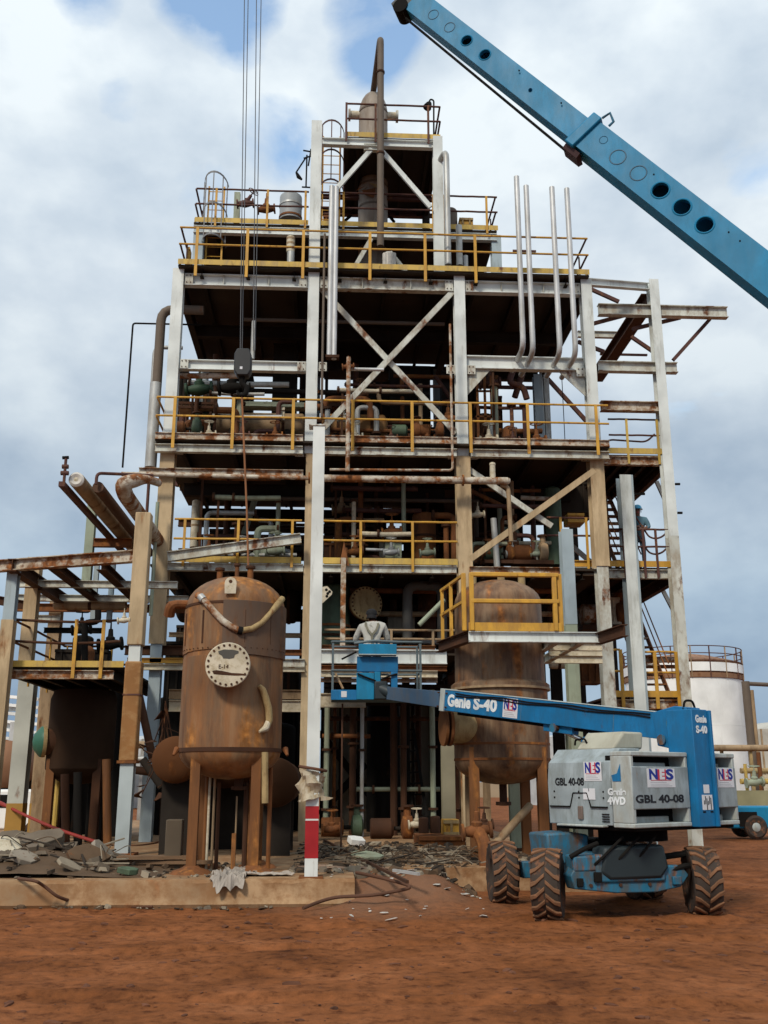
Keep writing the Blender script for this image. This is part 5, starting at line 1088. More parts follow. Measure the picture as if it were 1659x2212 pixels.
# ================================================================ people
def person(name, label, base, yaw, jt, rad, edges, mats, zones, fingers=(), scale=1.0):
    bm = bmesh.new(); sk = bm.verts.layers.skin.verify(); vv = {}
    for k, p in jt.items():
        v = bm.verts.new(Vector(p) * scale); q = rad[k]; v[sk].radius = (q * scale, q * scale) if not isinstance(q, tuple) else (q[0] * scale, q[1] * scale)
        v[sk].use_root = (k == 'pelvis'); vv[k] = v
    for a, b in edges: bm.edges.new((vv[a], vv[b]))
    me = bpy.data.meshes.new('t'); bm.to_mesh(me); bm.free()
    ob = bpy.data.objects.new('t', me); COL.objects.link(ob)
    m1 = ob.modifiers.new('s', 'SKIN'); m1.use_smooth_shade = True; m2 = ob.modifiers.new('u', 'SUBSURF'); m2.levels = 2; m2.render_levels = 2
    dg = bpy.context.evaluated_depsgraph_get(); dg.update(); ev = bpy.data.meshes.new_from_object(ob.evaluated_get(dg))
    bpy.data.objects.remove(ob); bpy.data.meshes.remove(me)
    mb = MB(); mb.add([v.co for v in ev.vertices], [list(p.vertices) for p in ev.polygons]); bpy.data.meshes.remove(ev)
    for pts in fingers: mb.tube([Vector(p) * scale for p in pts], [.010 * scale, .0095 * scale, .0085 * scale, .006 * scale][:len(pts)], 8)
    root = bpy.data.objects.new(name, None)
    o = mb.build(name, None, None); me = o.data; bpy.data.objects.remove(root)
    for m in mats: me.materials.append(m)
    for p in me.polygons: p.material_index = zones(p.center / scale)
    o.location = base; o.rotation_euler = (0, 0, yaw); ORG[o.name] = Matrix()
    return tag(o, label, 'person')
EDG = [('pelvis', 'waist'), ('waist', 'chest'), ('chest', 'neck'), ('neck', 'jaw'), ('jaw', 'head'), ('head', 'crown')]
for s in 'LR': EDG += [('chest', 'sh' + s), ('sh' + s, 'el' + s), ('el' + s, 'wr' + s), ('wr' + s, 'ha' + s), ('pelvis', 'hip' + s), ('hip' + s, 'kn' + s), ('kn' + s, 'an' + s), ('an' + s, 'toe' + s)]
RAD = dict(pelvis=(.15, .12), waist=(.155, .115), chest=(.185, .135), neck=.058, jaw=.075, head=(.085, .10), crown=.06)
for s in 'LR': RAD.update({'sh' + s: .086, 'el' + s: .060, 'wr' + s: .036, 'ha' + s: .042, 'hip' + s: .10, 'kn' + s: .066, 'an' + s: .048, 'toe' + s: .045})
def hand(c, d, n, side):                      # five curled fingers of unequal length from palm centre c along d, palm normal n
    c, d, n = Vector(c), Vector(d).normalized(), Vector(n).normalized(); w = d.cross(n); out = []
    for i, ln in enumerate((.075, .085, .08, .062)):
        b = c + d * .03 + w * (.03 - .02 * i); out.append([b, b + d * ln * .45 + n * .006, b + d * ln * .75 + n * .026, b + d * ln * .85 + n * .048])
    b = c + w * .035 * side - d * .01; out.append([b, b + w * .028 * side + d * .02 + n * .01, b + w * .034 * side + d * .045 + n * .024])
    return out
jt = dict(pelvis=(0, 0, .95), waist=(0, .01, 1.10), chest=(0, .05, 1.33), neck=(0, .10, 1.49), jaw=(0, .15, 1.57), head=(0, .17, 1.66), crown=(0, .165, 1.72))
for s, k in (('L', -1), ('R', 1)):
    jt.update({'sh' + s: (k * .215 + .01, .06, 1.385 + .012 * k), 'el' + s: (k * .325, .14, 1.13), 'wr' + s: (k * .20, .37, 1.10), 'ha' + s: (k * .18, .44, 1.10), 'hip' + s: (k * .10, 0, .90), 'kn' + s: (k * .12, .03, .49), 'an' + s: (k * .13, 0, .075), 'toe' + s: (k * .14, .15, .045)})
def z_man(c):
    if c.z > 1.49 and abs(c.x) < .13: return 0
    if c.y > .33: return 0
    if c.z > .99: return 1
    return 2 if c.z > .12 else 3
man = person('person', 'person in a pale shirt and khaki braces working in the blue basket, back turned', MAN, 0.0, jt, RAD, EDG, [skinm, shirt, pantm, bootm], z_man,
             hand((-.18, .45, 1.10), (0, 1, 0), (0, 0, -1), 1) + hand((.18, .45, 1.10), (0, 1, 0), (0, 0, -1), -1), 1.03)
def onman(pts, r, nm, m): return MB().tube([Vector(p) * 1.03 for p in pts], r, 8).build(nm, m, None)
def kid(o, par): o.parent = par; return o
for pts in ([(-.10, .10, 1.49), (-.125, -.06, 1.42), (-.08, -.105, 1.30), (0, -.125, 1.20), (.0, -.125, 1.08), (0, -.12, .99)], [(.10, .10, 1.49), (.125, -.06, 1.42), (.08, -.105, 1.30), (0, -.125, 1.20)]):
    mb = MB()
    for a, b in zip(pts, pts[1:]): mb.bar(Vector(a) * 1.03, Vector(b) * 1.03, .042, .02, up=(0, -1, .2))
    kid(mb.build('braces', strapm), man)
kid(MB().lathe([(.108, 0), (.112, .03), (.10, .08), (.06, .115), (.001, .125)], Vector((0, .165, 1.64)) * 1.03, (0, 0, 1), 20).build('cap', capm), man)
kid(MB().box(Vector((0, .30, 1.655)) * 1.03, (.14, .12, .015)).build('cap_peak', capm), man)
kid(MB().lathe([(.098, 0), (.10, .04), (.085, .09)], Vector((0, .15, 1.565)) * 1.03, (0, 0, 1), 18).build('hair', capm), man)
kid(MB().lathe([(.001, -.02), (.016, 0), (.001, .03)], Vector((0, .27, 1.61)) * 1.03, (0, 1, -.3), 8).build('nose', skinm), man)
for s in (-1, 1):
    kid(MB().lathe([(.001, -.012), (.012, 0), (.001, .012)], Vector((s * .035, .258, 1.64)) * 1.03, (0, 1, 0), 8).build('eye', letb), man)
    kid(MB().lathe([(.02, -.008), (.03, 0), (.02, .008)], Vector((s * .095, .16, 1.62)) * 1.03, (1, 0, 0), 12).build('ear', skinm), man)
kid(MB().bar(Vector((-.03, .262, 1.575)) * 1.03, Vector((.03, .262, 1.575)) * 1.03, .012, .01).build('mouth', letred), man)
# second person leaning on the stair tower rail
jt2 = dict(pelvis=(0, -.05, .95), waist=(0, 0, 1.10), chest=(0, .06, 1.33), neck=(0, .09, 1.50), jaw=(0, .115, 1.58), head=(0, .12, 1.67), crown=(0, .115, 1.73))
for s, k in (('L', -1), ('R', 1)):
    jt2.update({'sh' + s: (k * .21, .06, 1.41), 'el' + s: (k * .27, .20, 1.16), 'wr' + s: (k * .07, .34, 1.12 + .03 * k), 'ha' + s: (-k * .02, .36, 1.12 + .03 * k), 'hip' + s: (k * .10, -.05, .90), 'kn' + s: (k * .11, -.02, .49), 'an' + s: (k * .11, -.06, .075), 'toe' + s: (k * .13, .09, .045)})
zp1_ = Z(1370, 1226, 25.5)
b2 = Vector((X(1379, 1150, 25.95), 25.95, zp1_))
man2 = person('person', 'person in blue coveralls and blue hard hat leaning on the stair tower rail', b2, R(180 - 12), jt2, RAD, EDG, [skinm, coverm, coverm, bootm],
              lambda c: 0 if (c.z > 1.50 and abs(c.x) < .13) or (c.y > .25 and 1.0 < c.z < 1.25 and abs(c.x) < .22) else (1 if c.z > .12 else 3),
              hand((-.02, .38, 1.15), (-1, 0, 0), (0, -1, 0), 1) + hand((.02, .37, 1.09), (1, 0, 0), (0, -1, 0), -1), 1.0)
kid(MB().lathe([(.15, 0), (.125, .012), (.12, .05), (.10, .10), (.05, .13), (.001, .135)], (0, .12, 1.69), (0, 0, 1), 22).build('hard_hat', helmet), man2)
for s in (-1, 1):
    kid(MB().lathe([(.001, -.012), (.012, 0), (.001, .012)], (s * .035, .215, 1.655), (0, 1, 0), 8).build('eye', letb), man2); kid(MB().lathe([(.02, -.008), (.03, 0), (.02, .008)], (s * .095, .11, 1.63), (1, 0, 0), 12).build('ear', skinm), man2)
kid(MB().lathe([(.001, -.02), (.016, 0), (.001, .03)], (0, .225, 1.625), (0, 1, -.3), 8).build('nose', skinm), man2); kid(MB().bar((-.03, .218, 1.59), (.03, .218, 1.59), .012, .01).build('mouth', letred), man2)

# ================================================================ big blue telescopic boom overhead
def build_crane():
    A = W(1266, 300, 12.95)                                     # collar, on the lower edge side
    e0 = W(1708, 643, 11.95); e1 = W(899, 11, 13.95)
    ax = (e1 - e0).normalized(); L = (e1 - e0).length
    up = ax.cross(Vector((0, 0, 1)).cross(ax)).normalized(); up = (Vector((0, 0, 1)) - ax * ax.z).normalized()
    sd_ = ax.cross(up).normalized()
    if sd_.y > 0: sd_ = -sd_                                    # towards the camera
    def q(t, s, z): return e0 + ax * t + sd_ * s + up * z
    T = thing('crane_boom', 'long blue telescopic crane boom with round holes, slanting across the top right sky', 'crane boom', e0)
    tcol = next(i * .02 for i in range(900) if pxof(q(i * .02, 0, 0))[0] < 1272)
    h0, h1, w0, w1 = .50, .405, .34, .27
    def hollow(t0, t1, h, w, holes, rings, nm, m, hs=.0):
        """box section whose near side plate has real round holes"""
        bm = bmesh.new(); edges = []
        def loop(pts):
            vs = [bm.verts.new(p) for p in pts]; return [bm.edges.new((vs[i], vs[(i + 1) % len(vs)])) for i in range(len(vs))]
        edges += loop([(t0, -h / 2, 0), (t1, -h / 2, 0), (t1, h / 2, 0), (t0, h / 2, 0)])
        for t, r in holes: edges += loop([(t + r * math.cos(a), hs + r * math.sin(a), 0) for a in [2 * math.pi * i / 28 for i in range(28)]])
        bmesh.ops.triangle_fill(bm, use_beauty=True, use_dissolve=False, edges=edges)
        bad = [f for f in bm.faces if any((f.calc_center_median().x - t) ** 2 + (f.calc_center_median().y - hs) ** 2 < (r * .98) ** 2 for t, r in holes)]
        bmesh.ops.delete(bm, geom=bad, context='FACES_ONLY'); bm.verts.ensure_lookup_table()
        mb = MB(); idx = {v: i for i, v in enumerate(bm.verts)}
        mb.add([q(v.co.x, w / 2, v.co.y) for v in bm.verts], [[idx[v] for v in f.verts] for f in bm.faces]); bm.free()
        mb.add([q(t, s, z) for t in (t0, t1) for s, z in ((w / 2, h / 2), (-w / 2, h / 2), (-w / 2, -h / 2), (w / 2, -h / 2))], [(0, 4, 5, 1), (1, 5, 6, 2), (2, 6, 7, 3), (4, 7, 6, 5), (0, 1, 2, 3)])
        o = mb.build(nm, m, T)
        for t, r in holes: MB().lathe([(r * 1.0, -.06), (r * 1.0, .008), (r * 1.09, .012), (r * 1.22, .002)], q(t, w / 2, hs), sd_, 32, cap=False).build('hole_rim', m, o)
        for t, r in rings: MB().lathe([(r * .93, .002), (r * .97, .007), (r * 1.05, .007), (r * 1.09, .0)], q(t, w / 2, hs), sd_, 32, cap=False).build('embossed_ring', mat('dark_blue_edge', (.012, .085, .155), .05, RU, .5) if 'dark_blue_edge' not in MATS else MATS['dark_blue_edge'], o)
        return o
    def tt(u): return next(i * .01 for i in range(2500) if pxof(q(i * .01, w0 / 2, 0))[0] < u)
    base = hollow(-3.2, tcol, h0, w0, [(tt(1523), .118), (tt(1474), .118), (tt(1427), .118)], [(tt(1380), .118), (tt(1335), .118)], 'base_section', bluec)
    MB().lathe([(.055, .0), (.065, .005), (.065, .0)], q(tt(1297), w0 / 2, .07), sd_, 20, cap=False).build('half_ring', MATS['dark_blue_edge'], base)
    tip = hollow(tcol - .05, L + 0.02, h1, w1, [(tt(1047), .088), (tt(1007), .088), (tt(1145), .028)], [(tt(970), .088), (tt(935), .088)], 'tip_section', bluec)
    MB().add([q(t, s, z) for t in (tcol - .02, tcol + .16) for s, z in ((.215, .30), (-.215, .30), (-.215, -.30), (.215, -.30))], [(0, 1, 2, 3), (4, 7, 6, 5), (0, 4, 5, 1), (1, 5, 6, 2), (2, 6, 7, 3), (3, 7, 4, 0)]).build('collar', bluec, T, bevel=.02)
    MB().tube([q(tcol - .02, .2, .30), q(tcol - .05, .2, .43), q(tcol - .2, .2, .36), q(tcol - .2, .2, .27)], .02, 8).build('guide_bracket', blued, T)
    MB().add([q(t, s, z) for t in (tcol - .16, tcol + .14) for s, z in ((.15, -.29), (-.15, -.29), (-.12, -.37), (.12, -.37))], [(0, 1, 2, 3), (4, 7, 6, 5), (0, 4, 5, 1), (1, 5, 6, 2), (2, 6, 7, 3), (3, 7, 4, 0)]).build('wear_pads', mat('red_black_pads', (.05, .02, .02), .3, RU), T)
    MB().tube([q(tcol + .1, .06, -.36), q(L - .1, .06, -.30)], .022, 8).build('extension_rod', black, T)
    MB().add([q(t, s, z) for t in (L - .02, L + .3) for s, z in ((.12, .22), (-.12, .22), (-.12, -.28), (.12, -.28))], [(0, 1, 2, 3), (4, 7, 6, 5), (0, 4, 5, 1), (1, 5, 6, 2), (2, 6, 7, 3), (3, 7, 4, 0)]).build('head_bracket', MATS['black_cover'], T)
    MB().cyl(q(L + .1, .16, -.22), q(L + .1, -.16, -.22), .13, 20).build('head_sheave', black, T)
    for t in (tt(1560), tt(1585), tt(1400), tt(1200), tt(1110)): MB().cyl(q(t, w0 / 2 - .01, .12), q(t, w0 / 2 + .008, .12), .012, 8).build('bolt', black, base if t < tcol else tip)
    # its carrier stands in the yard outside the picture
    hollow(-4.6, -3.15, h0 + .06, w0 + .06, [], [], 'boom_heel', bluec)
    pe = q(-4.3, 0, 0); o = Vector((pe.x + .1, pe.y, 0)); top = pe.z + .32
    for dy in (-.34, .34): MB().plate([(o.x - .5, o.y + dy, 1.0), (o.x + .9, o.y + dy, 1.0), (o.x + .55, o.y + dy, top), (o.x - .15, o.y + dy, top)], .1 if dy > 0 else -.1, (0, 1, 0)).build('mast_cheek', bluec, T, bevel=.02)
    MB().cyl((pe.x, pe.y - .5, pe.z), (pe.x, pe.y + .5, pe.z), .11, 20).build('pivot_pin', rustd, T)
    MB().tube([(o.x - .35, o.y, 1.3), q(-2.6, 0, -.26)], .09, 14).build('lift_cylinder', greyl, T)
    tb = MB().plate([(o.x - 1.1, o.y - .95, .95), (o.x + 1.7, o.y - .95, .95), (o.x + 1.9, o.y - .95, 1.2), (o.x + 1.9, o.y - .95, 1.75), (o.x + 1.6, o.y - .95, 1.9), (o.x + .7, o.y - .95, 1.9), (o.x + .5, o.y - .95, 1.3), (o.x - 1.1, o.y - .95, 1.2)], 1.9, (0, 1, 0)).build('turntable', greym, T, bevel=.05)
    for i in range(5): MB().box((o.x + 1.25, o.y - .96, 1.35 + .08 * i), (.7, .02, .02)).build('louvre', black, tb)
    MB().cyl((o.x + .2, o.y, .7), (o.x + .2, o.y, .97), .6, 30).build('slew_ring', black, T)
    MB().plate([(o.x - 1.7, o.y - .5, .5), (o.x + 1.9, o.y - .5, .5), (o.x + 2.0, o.y - .5, .72), (o.x + 1.0, o.y - .5, .86), (o.x - .8, o.y - .5, .86), (o.x - 1.8, o.y - .5, .72)], 1.0, (0, 1, 0)).build('carrier', blued, T, bevel=.03)
    for dx in (-1.2, 1.4):
        MB().cyl((o.x + dx, o.y - .8, .5), (o.x + dx, o.y + .8, .5), .12, 14).build('axle', black, T)
        for dy in (-.95, .95):
            w_ = MB().lathe([(.001, -.1), (.12, -.12), (.2, -.04), (.28, -.12), (.28, .12), (.001, .1)], (o.x + dx, o.y + dy, .5), (0, 1, 0), 24).build('wheel', blued, T)
            MB().lathe([(.27, -.16), (.36, -.19), (.46, -.17), (.50, -.10), (.50, .10), (.46, .17), (.36, .19), (.27, .16), (.27, -.16)], (o.x + dx, o.y + dy, .5), (0, 1, 0), 32, cap=False).build('tyre', rubber, w_)
build_crane()

# ================================================================ hoist ropes and hook block
YH = 16.3
hx = X(525, 790, YH); zb0, zb1 = Z(525, 815, YH), Z(525, 757, YH)
T = thing('hook_block', 'black crane hook block hanging over the rusty vessel on thin cables', 'hook block', (hx, YH, zb0))
MB().plate([(hx - .15, YH - .11, zb0 + .1), (hx - .09, YH - .11, zb0), (hx + .10, YH - .11, zb0), (hx + .15, YH - .11, zb0 + .1), (hx + .15, YH - .11, zb1 - .12), (hx + .10, YH - .11, zb1), (hx - .10, YH - .11, zb1), (hx - .15, YH - .11, zb1 - .1)], .22, (0, 1, 0)).build('side_plates', mat('dark_grey_block', (.022, .023, .025), .1, RU, .5), T, bevel=.02)
MB().box((hx - .02, YH - .113, zb0 + .13), (.045, .005, .05)).build('data_plate', ledw, T)
MB().tube(rnd([(hx - .01, YH, zb0), (hx - .01, YH, zb0 - .12), (hx + .09, YH, zb0 - .2), (hx + .06, YH, zb0 - .33), (hx - .05, YH, zb0 - .34), (hx - .09, YH, zb0 - .25)], .08), [.05] * 3 + [.045] * 13 + [.04] * 4 + [.02] * 2, 10).build('hook', black, T)
for k, (u1, ut) in enumerate(((519, 528), (523, 536), (547, 554), (551, 564))):
    a = W(u1, 757, YH + (.05 if k % 2 else -.05)); b = W(ut, 0, YH + 1.0); b = a + (b - a) * 1.5
    solo(MB().tube([a, b], .0085, 6), 'hoist_cable', cableM, f'thin dark hoist cable above the hook block, {("leftmost", "second from the left", "third from the left", "rightmost")[k]} of four', 'cable', 'hoist cables')
solo(MB().tube([Vector((hx - .0, YH, zb0 - .33)), W(533, 1100, YH), W(537, 1243, YH)], .017, 8), 'sling', mat('rusty_sling', (.26, .11, .045), .3, RU, .8), 'rust orange sling running from the hook down to the rusty vessel', 'sling')
# ================================================================ equipment on and under the decks
def vvessel(name, label, u, v0, v1, Y, rp, m, cat='vessel', group=None, ht=.5, bands=(), flat=False):
    x = X(u, (v0 + v1) / 2, Y); r = px(rp, u, (v0 + v1) / 2, Y); z0, z1 = Z(u, v1, Y), Z(u, v0, Y)
    T = thing(name, label, cat, (x, Y, z0), group)
    pr = [(r, z0)] + ([(r, z1)] if flat else [(r, z1 - ht * r)] + [(q, z1 - ht * r + z) for q, z in head(r, ht * r)[1:]])
    MB().lathe(pr, (x, Y, 0), n=28).build('shell', m, T)
    for f, bm_ in bands: MB().lathe([(r * .98, -.03), (r * 1.05, -.03), (r * 1.05, .03), (r * .98, .03)], (x, Y, z0 + (z1 - z0) * f), n=28).build('band', bm_, T)
    return T
def hdrum(name, label, u0, u1, v, Y, rp, m, cat='drum', zdeck=None, sm_=None, bands=(.25, .75)):
    x0, x1 = X(u0, v, Y), X(u1, v, Y); um = (u0 + u1) / 2; r = px(rp, um, v, Y); z = Z(um, v, Y)
    T = thing(name, label, cat, ((x0 + x1) / 2, Y, z - r))
    hd = head(r, .4 * r)
    MB().lathe([(q, .4 * r - h) for q, h in hd][::-1] + [(q, x1 - x0 - .4 * r + h) for q, h in hd], (x0, Y, z), (1, 0, 0), 28).build('shell', m, T)
    for f in bands: MB().lathe([(r * .98, -.04), (r * 1.04, -.04), (r * 1.04, .04), (r * .98, .04)], (x0 + (x1 - x0) * f, Y, z), (1, 0, 0), 28).build('band', rustd, T)
    if zdeck is not None:
        for f in (.2, .8): MB().box((x0 + (x1 - x0) * f, Y, (zdeck + z - r * .6) / 2), (.14, r * 1.5, max(.05, z - r * .6 - zdeck))).build('saddle', sm_ or darkm, T)
    return T
def cabinet(name, label, u0, v0, u1, v1, Y, dp, m, cat='cabinet', ribs=4, rm=None):
    x0, x1 = X(u0, (v0 + v1) / 2, Y), X(u1, (v0 + v1) / 2, Y); um = (u0 + u1) / 2; z0, z1 = Z(um, v1, Y), Z(um, v0, Y)
    T = thing(name, label, cat, ((x0 + x1) / 2, Y, z0))
    MB().box(((x0 + x1) / 2, Y + dp / 2, (z0 + z1) / 2), (x1 - x0, dp, z1 - z0)).build('casing', m, T, bevel=.015)
    for i in range(ribs): MB().box((x0 + (x1 - x0) * (i + .5) / ribs, Y - .018, (z0 + z1) / 2), (.05, .036, (z1 - z0) * .96)).build('rib', rm or m, T)
    MB().box(((x0 + x1) / 2, Y - .02, z1 - .05), (x1 - x0, .05, .07)).build('rim', rm or m, T); MB().box(((x0 + x1) / 2, Y - .02, z0 + .05), (x1 - x0, .05, .07)).build('rim', rm or m, T)
    return T
def valve(label, u, v, Y, s, m, cat='valve', lean=0, name='valve', wheel=True):
    c = W(u, v, Y); T = thing(name, label, cat, c - Vector((0, 0, s)))
    MB().lathe([(.5 * s, -.9 * s), (.5 * s, -.75 * s), (.26 * s, -.7 * s), (.36 * s, -.3 * s), (.42 * s, 0), (.36 * s, .3 * s), (.26 * s, .7 * s), (.5 * s, .75 * s), (.5 * s, .9 * s)], c, (1, 0, .1), 18).build('body', m, T)
    MB().lathe([(.3 * s, 0), (.34 * s, .5 * s), (.2 * s, .6 * s), (.16 * s, 1.1 * s), (.07 * s, 1.15 * s), (.05 * s, 1.7 * s)], c, (lean, -.1, 1), 14).build('bonnet', m, T)
    if wheel:
        ax = Vector((lean, -.1, 1)).normalized(); e = ax.cross(Vector((0, 1, 0))).normalized(); e2 = ax.cross(e); o = c + ax * 1.6 * s
        MB().tube([o + (e * math.cos(a) + e2 * math.sin(a)) * .55 * s for a in [i * math.pi / 8 for i in range(17)]], .05 * s, 6).build('handwheel', m, T)
        for a in (0, math.pi / 2): MB().bar(o + (e * math.cos(a) + e2 * math.sin(a)) * .55 * s, o - (e * math.cos(a) + e2 * math.sin(a)) * .55 * s, .05 * s, .04 * s, up=ax).build('spoke', m, T)
    return T
def pump(label, u, v1, Y, s, m, m2=None, name='pump', cat='pump'):
    b = W(u, v1, Y); T = thing(name, label, cat, b)
    MB().box(b + Vector((0, 0, .08 * s)), (1.5 * s, .6 * s, .16 * s)).build('skid', rustd, T, bevel=.01)
    MB().lathe([(.26 * s, 0), (.30 * s, .03 * s), (.30 * s, .62 * s), (.2 * s, .7 * s)], b + Vector((-.7 * s, 0, .48 * s)), (1, 0, 0), 18).build('motor', m, T)
    MB().tube([b + Vector((0, 0, .48 * s)), b + Vector((.25 * s, 0, .48 * s))], .06 * s, 8).build('shaft', darkm, T)
    MB().lathe([(.1 * s, -.2 * s), (.34 * s, -.14 * s), (.38 * s, 0), (.34 * s, .14 * s), (.1 * s, .2 * s)], b + Vector((.42 * s, 0, .5 * s)), (1, 0, 0), 20).build('casing', m2 or m, T)
    MB().tube([b + Vector((.42 * s, 0, .6 * s)), b + Vector((.42 * s, 0, 1.15 * s))], .11 * s, 10).build('outlet', m2 or m, T); MB().cyl(b + Vector((.42 * s, 0, 1.1 * s)), b + Vector((.42 * s, 0, 1.16 * s)), .2 * s, 14).build('flange', rustd, T)
    return T
# -- upper decks
vvessel('dome_tank', 'grey domed tank on the upper deck, left of the tall column', 628, 421, 478, 26.6, 24, mat('grey_dome_paint', (.30, .32, .33), .2, RU, .5, streak=6), 'tank', ht=.35, bands=((.1, rust), (.55, grey)))
vvessel('filter_pot', 'cream ribbed filter pot above the yellow toe plate left of the column', 628, 510, 545, 25.3, 9, cream, 'filter', bands=((.2, tanp), (.5, tanp), (.8, tanp)))
vvessel('steel_can', 'short silver can on the deck below the filter pot', 628, 545, 578, 25.2, 8, grey, 'can', flat=True)
vvessel('steel_can', 'pale cylinder on the deck under the right end of the upper deck', 1006, 553, 580, 25.2, 5, greyw, 'can', flat=True)
valve('red hose valve and bracket at the cable ladder on the upper deck', 530, 440, 26, .28, redrail, lean=.6)
valve('brown pump column on the upper deck rail left of the dome tank', 575, 452, 26.2, .3, rust, wheel=False)
q = vp(512, 418, 482, 27); solo(MB().bar(q[0], q[1], .18, .18), 'hoist_post', greenish, 'pale post behind the caged ladder on the upper deck', 'post')
cabinet('control_box', 'yellow box standing on the right end of the upper deck', 992, 471, 1022, 492, 26, .5, yellow, ribs=2, rm=tanf)
vvessel('dome_tank', 'brown hooded tank behind the silver hooped pipe at the upper right', 974, 450, 492, 26.2, 14, brownp, 'tank', ht=.8)
cabinet('control_box', 'dark brown box on the upper deck right of the white column', 698, 465, 712, 490, 26.4, .4, rust, ribs=1)
T = vvessel('wrapped_pot', 'bundle of white wrapped pipe at the foot of the brown overhead pipe', 840, 545, 580, 25.2, 12, mat('white_wrap', (.55, .52, .47), .3, RU, .8, sc=4), 'wrapped pipe', ht=.6)
for i in range(4): q = vp(832 + 6 * i, 548, 579, 25.05); MB().tube([q[0], q[1]], .075, 8).build('wrap_fold', MATS['white_wrap'], T)
T = thing('flood_lamp', 'small black lamp on a bent pole at the topmost railing', 'lamp', W(937, 290, YT + .6))
MB().tube(rnd([W(937, 292, YT + .6), W(937, 217, YT + .6), W(930, 214, YT + .6), W(925, 224, YT + .6)], .08), .025, 8).build('pole', black, T)
MB().lathe([(.06, 0), (.09, .06), (.13, .22), (.001, .23)], W(928, 222, YT + .6), (-.4, -.2, -1), 14).build('lamp_head', black, T)
cabinet('wooden_crate', 'olive corner box at the left end of the second yellow railing', 402, 534, 410, 570, 24.6, .3, yellow, 'box', ribs=1)
# -- second deck
hdrum('exchanger_drum', 'long rust brown drum on the second deck, left of the tall column', 462, 662, 917, 26.0, 25, tanp, zdeck=Z2)
hdrum('exchanger_drum', 'fat orange brown drum on the second deck, right of the tall column', 694, 838, 925, 26.2, 30, mat('orange_brown_jacket', (.30, .155, .055), .4, (.2, .08, .02), .7, streak=1), zdeck=Z2)
hdrum('exchanger_drum', 'dark green drum at the left end of the second deck', 412, 470, 915, 27.2, 26, mat('dark_green_jacket', (.05, .06, .035), .3, RU, .7), zdeck=Z2)
cabinet('dark_box', 'tall black duct between the hook and the tall column, second deck', 588, 742, 640, 945, 27.8, .8, darkm, 'duct', ribs=2)
cabinet('dark_box', 'broad black casing behind the cross bracing on the second deck', 842, 790, 930, 935, 28.2, .8, darkm, 'duct', ribs=3)
cabinet('dark_box', 'black casing left of the third column on the second deck', 955, 800, 1002, 950, 27.4, .6, darkm, 'duct', ribs=1)
cabinet('dark_box', 'black hopper box hanging under the top deck ceiling behind the braces', 700, 740, 842, 800, 28.6, .8, darkm, 'duct', ribs=3)
cabinet('pale_casing', 'cream electrical panel on the drum behind the second yellow railing', 600, 880, 615, 908, 25.4, .15, cream, 'panel', ribs=0)
cabinet('pale_casing', 'pale wide duct panel above the rust brown drum', 520, 868, 670, 880, 26.3, .3, greenish, 'panel', ribs=4)
valve('dark green valve stack near the left end of the second deck', 430, 842, 25.6, .42, mat('dark_green_valve', (.02, .05, .025), .25, RU, .6))
valve('black valve below the hook on the second deck', 500, 838, 25.0, .40, black, wheel=False)
valve('small black valve right of the valve below the hook', 523, 838, 25.4, .26, black, lean=.4)
valve('rusty valve at the top of the hanging rust streaked pipe', 752, 792, 23.25, .17, rust, wheel=False)
valve('brown valve among the pipework right of the hanging pipe', 778, 852, 25.6, .25, rustd)
pipe_w('loop_pipe', 'brown pipe bridge above the fat orange brown drum', [W(700, 905, 25.5), W(700, 862, 25.5), W(800, 862, 25.5), W(800, 905, 25.5)], .09, rust, bend=.3)
pipe_w('loop_pipe', 'tan pipe bridge in front of the broad black casing', [W(818, 840, 25.8), W(818, 870, 25.8), W(990, 872, 25.8)], .06, tanp, bend=.2)
pipe_w('loop_pipe', 'dark red double bent pipe hanging at the right of the second deck', [W(1108, 800, 26), W(1098, 828, 26), W(1130, 834, 26), W(1138, 862, 26)], .09, redrail, bend=.25)
pipe_w('loop_pipe', 'slanting dark red pipe behind the double bent pipe', [W(1128, 808, 26.4), W(1112, 858, 26.4)], .09, redrail)
for i, (u, s) in enumerate(((1106, 'left'), (1133, 'right'))):
    q = vp(u, 878, 950, 25.6); T = thing('flanged_stub', f'slim dark red flanged stub on the second deck, {s} one of two', 'pipe stub', q[1], 'flanged stubs')
    MB().tube(q, .055, 10).build('stub', redrail, T); MB().cyl(q[0], q[0] + Vector((0, 0, .05)), .13, 14).build('flange', redrail, T)
vvessel('hooded_motor', 'rust brown hooded motor between the flanged stubs', 1100, 920, 956, 25.2, 16, rust, 'motor', ht=.9, bands=((.2, rustd),))
vvessel('rust_tank', 'dark rusty tank right of the third column on the second deck', 1046, 895, 955, 27, 24, rustd, 'tank', ht=.5)
for i, (u, s) in enumerate(((1163, 'wide'), (1182, 'narrow'))):
    q = vp(u, 812, 958, 28.2); solo(MB().ibar(q[0], q[1], .26 - .1 * i, .26 - .1 * i, up=(0, 1, 0)), 'deck_post', bluegrey if i == 0 else grey, f'{s} grey post standing at the right of the second deck', 'post')
T = thing('ladder_rack', 'rusty orange ladder frame right of the third column', 'frame', W(1045, 950, 26))
for u in (1032, 1048, 1062): MB().bar(*vp(u, 812, 950, 26), .07, .05, up=(0, 1, 0)).build('upright', rust, T)
for v in (845, 870, 900): MB().bar(W(1028, v, 26), W(1070, v, 26), .05, .05).build('rung', rust, T)
pipe_w('slack_cable', 'thin black vertical cable at the right of the second deck', vp(1217, 812, 955, 27.5), .012, black)
pipe_w('ceiling_pipe', 'rusty pipe along the left bay beam of the second storey', [W(384, 812, 24.2), W(520, 812, 24.2)], .075, rustw)
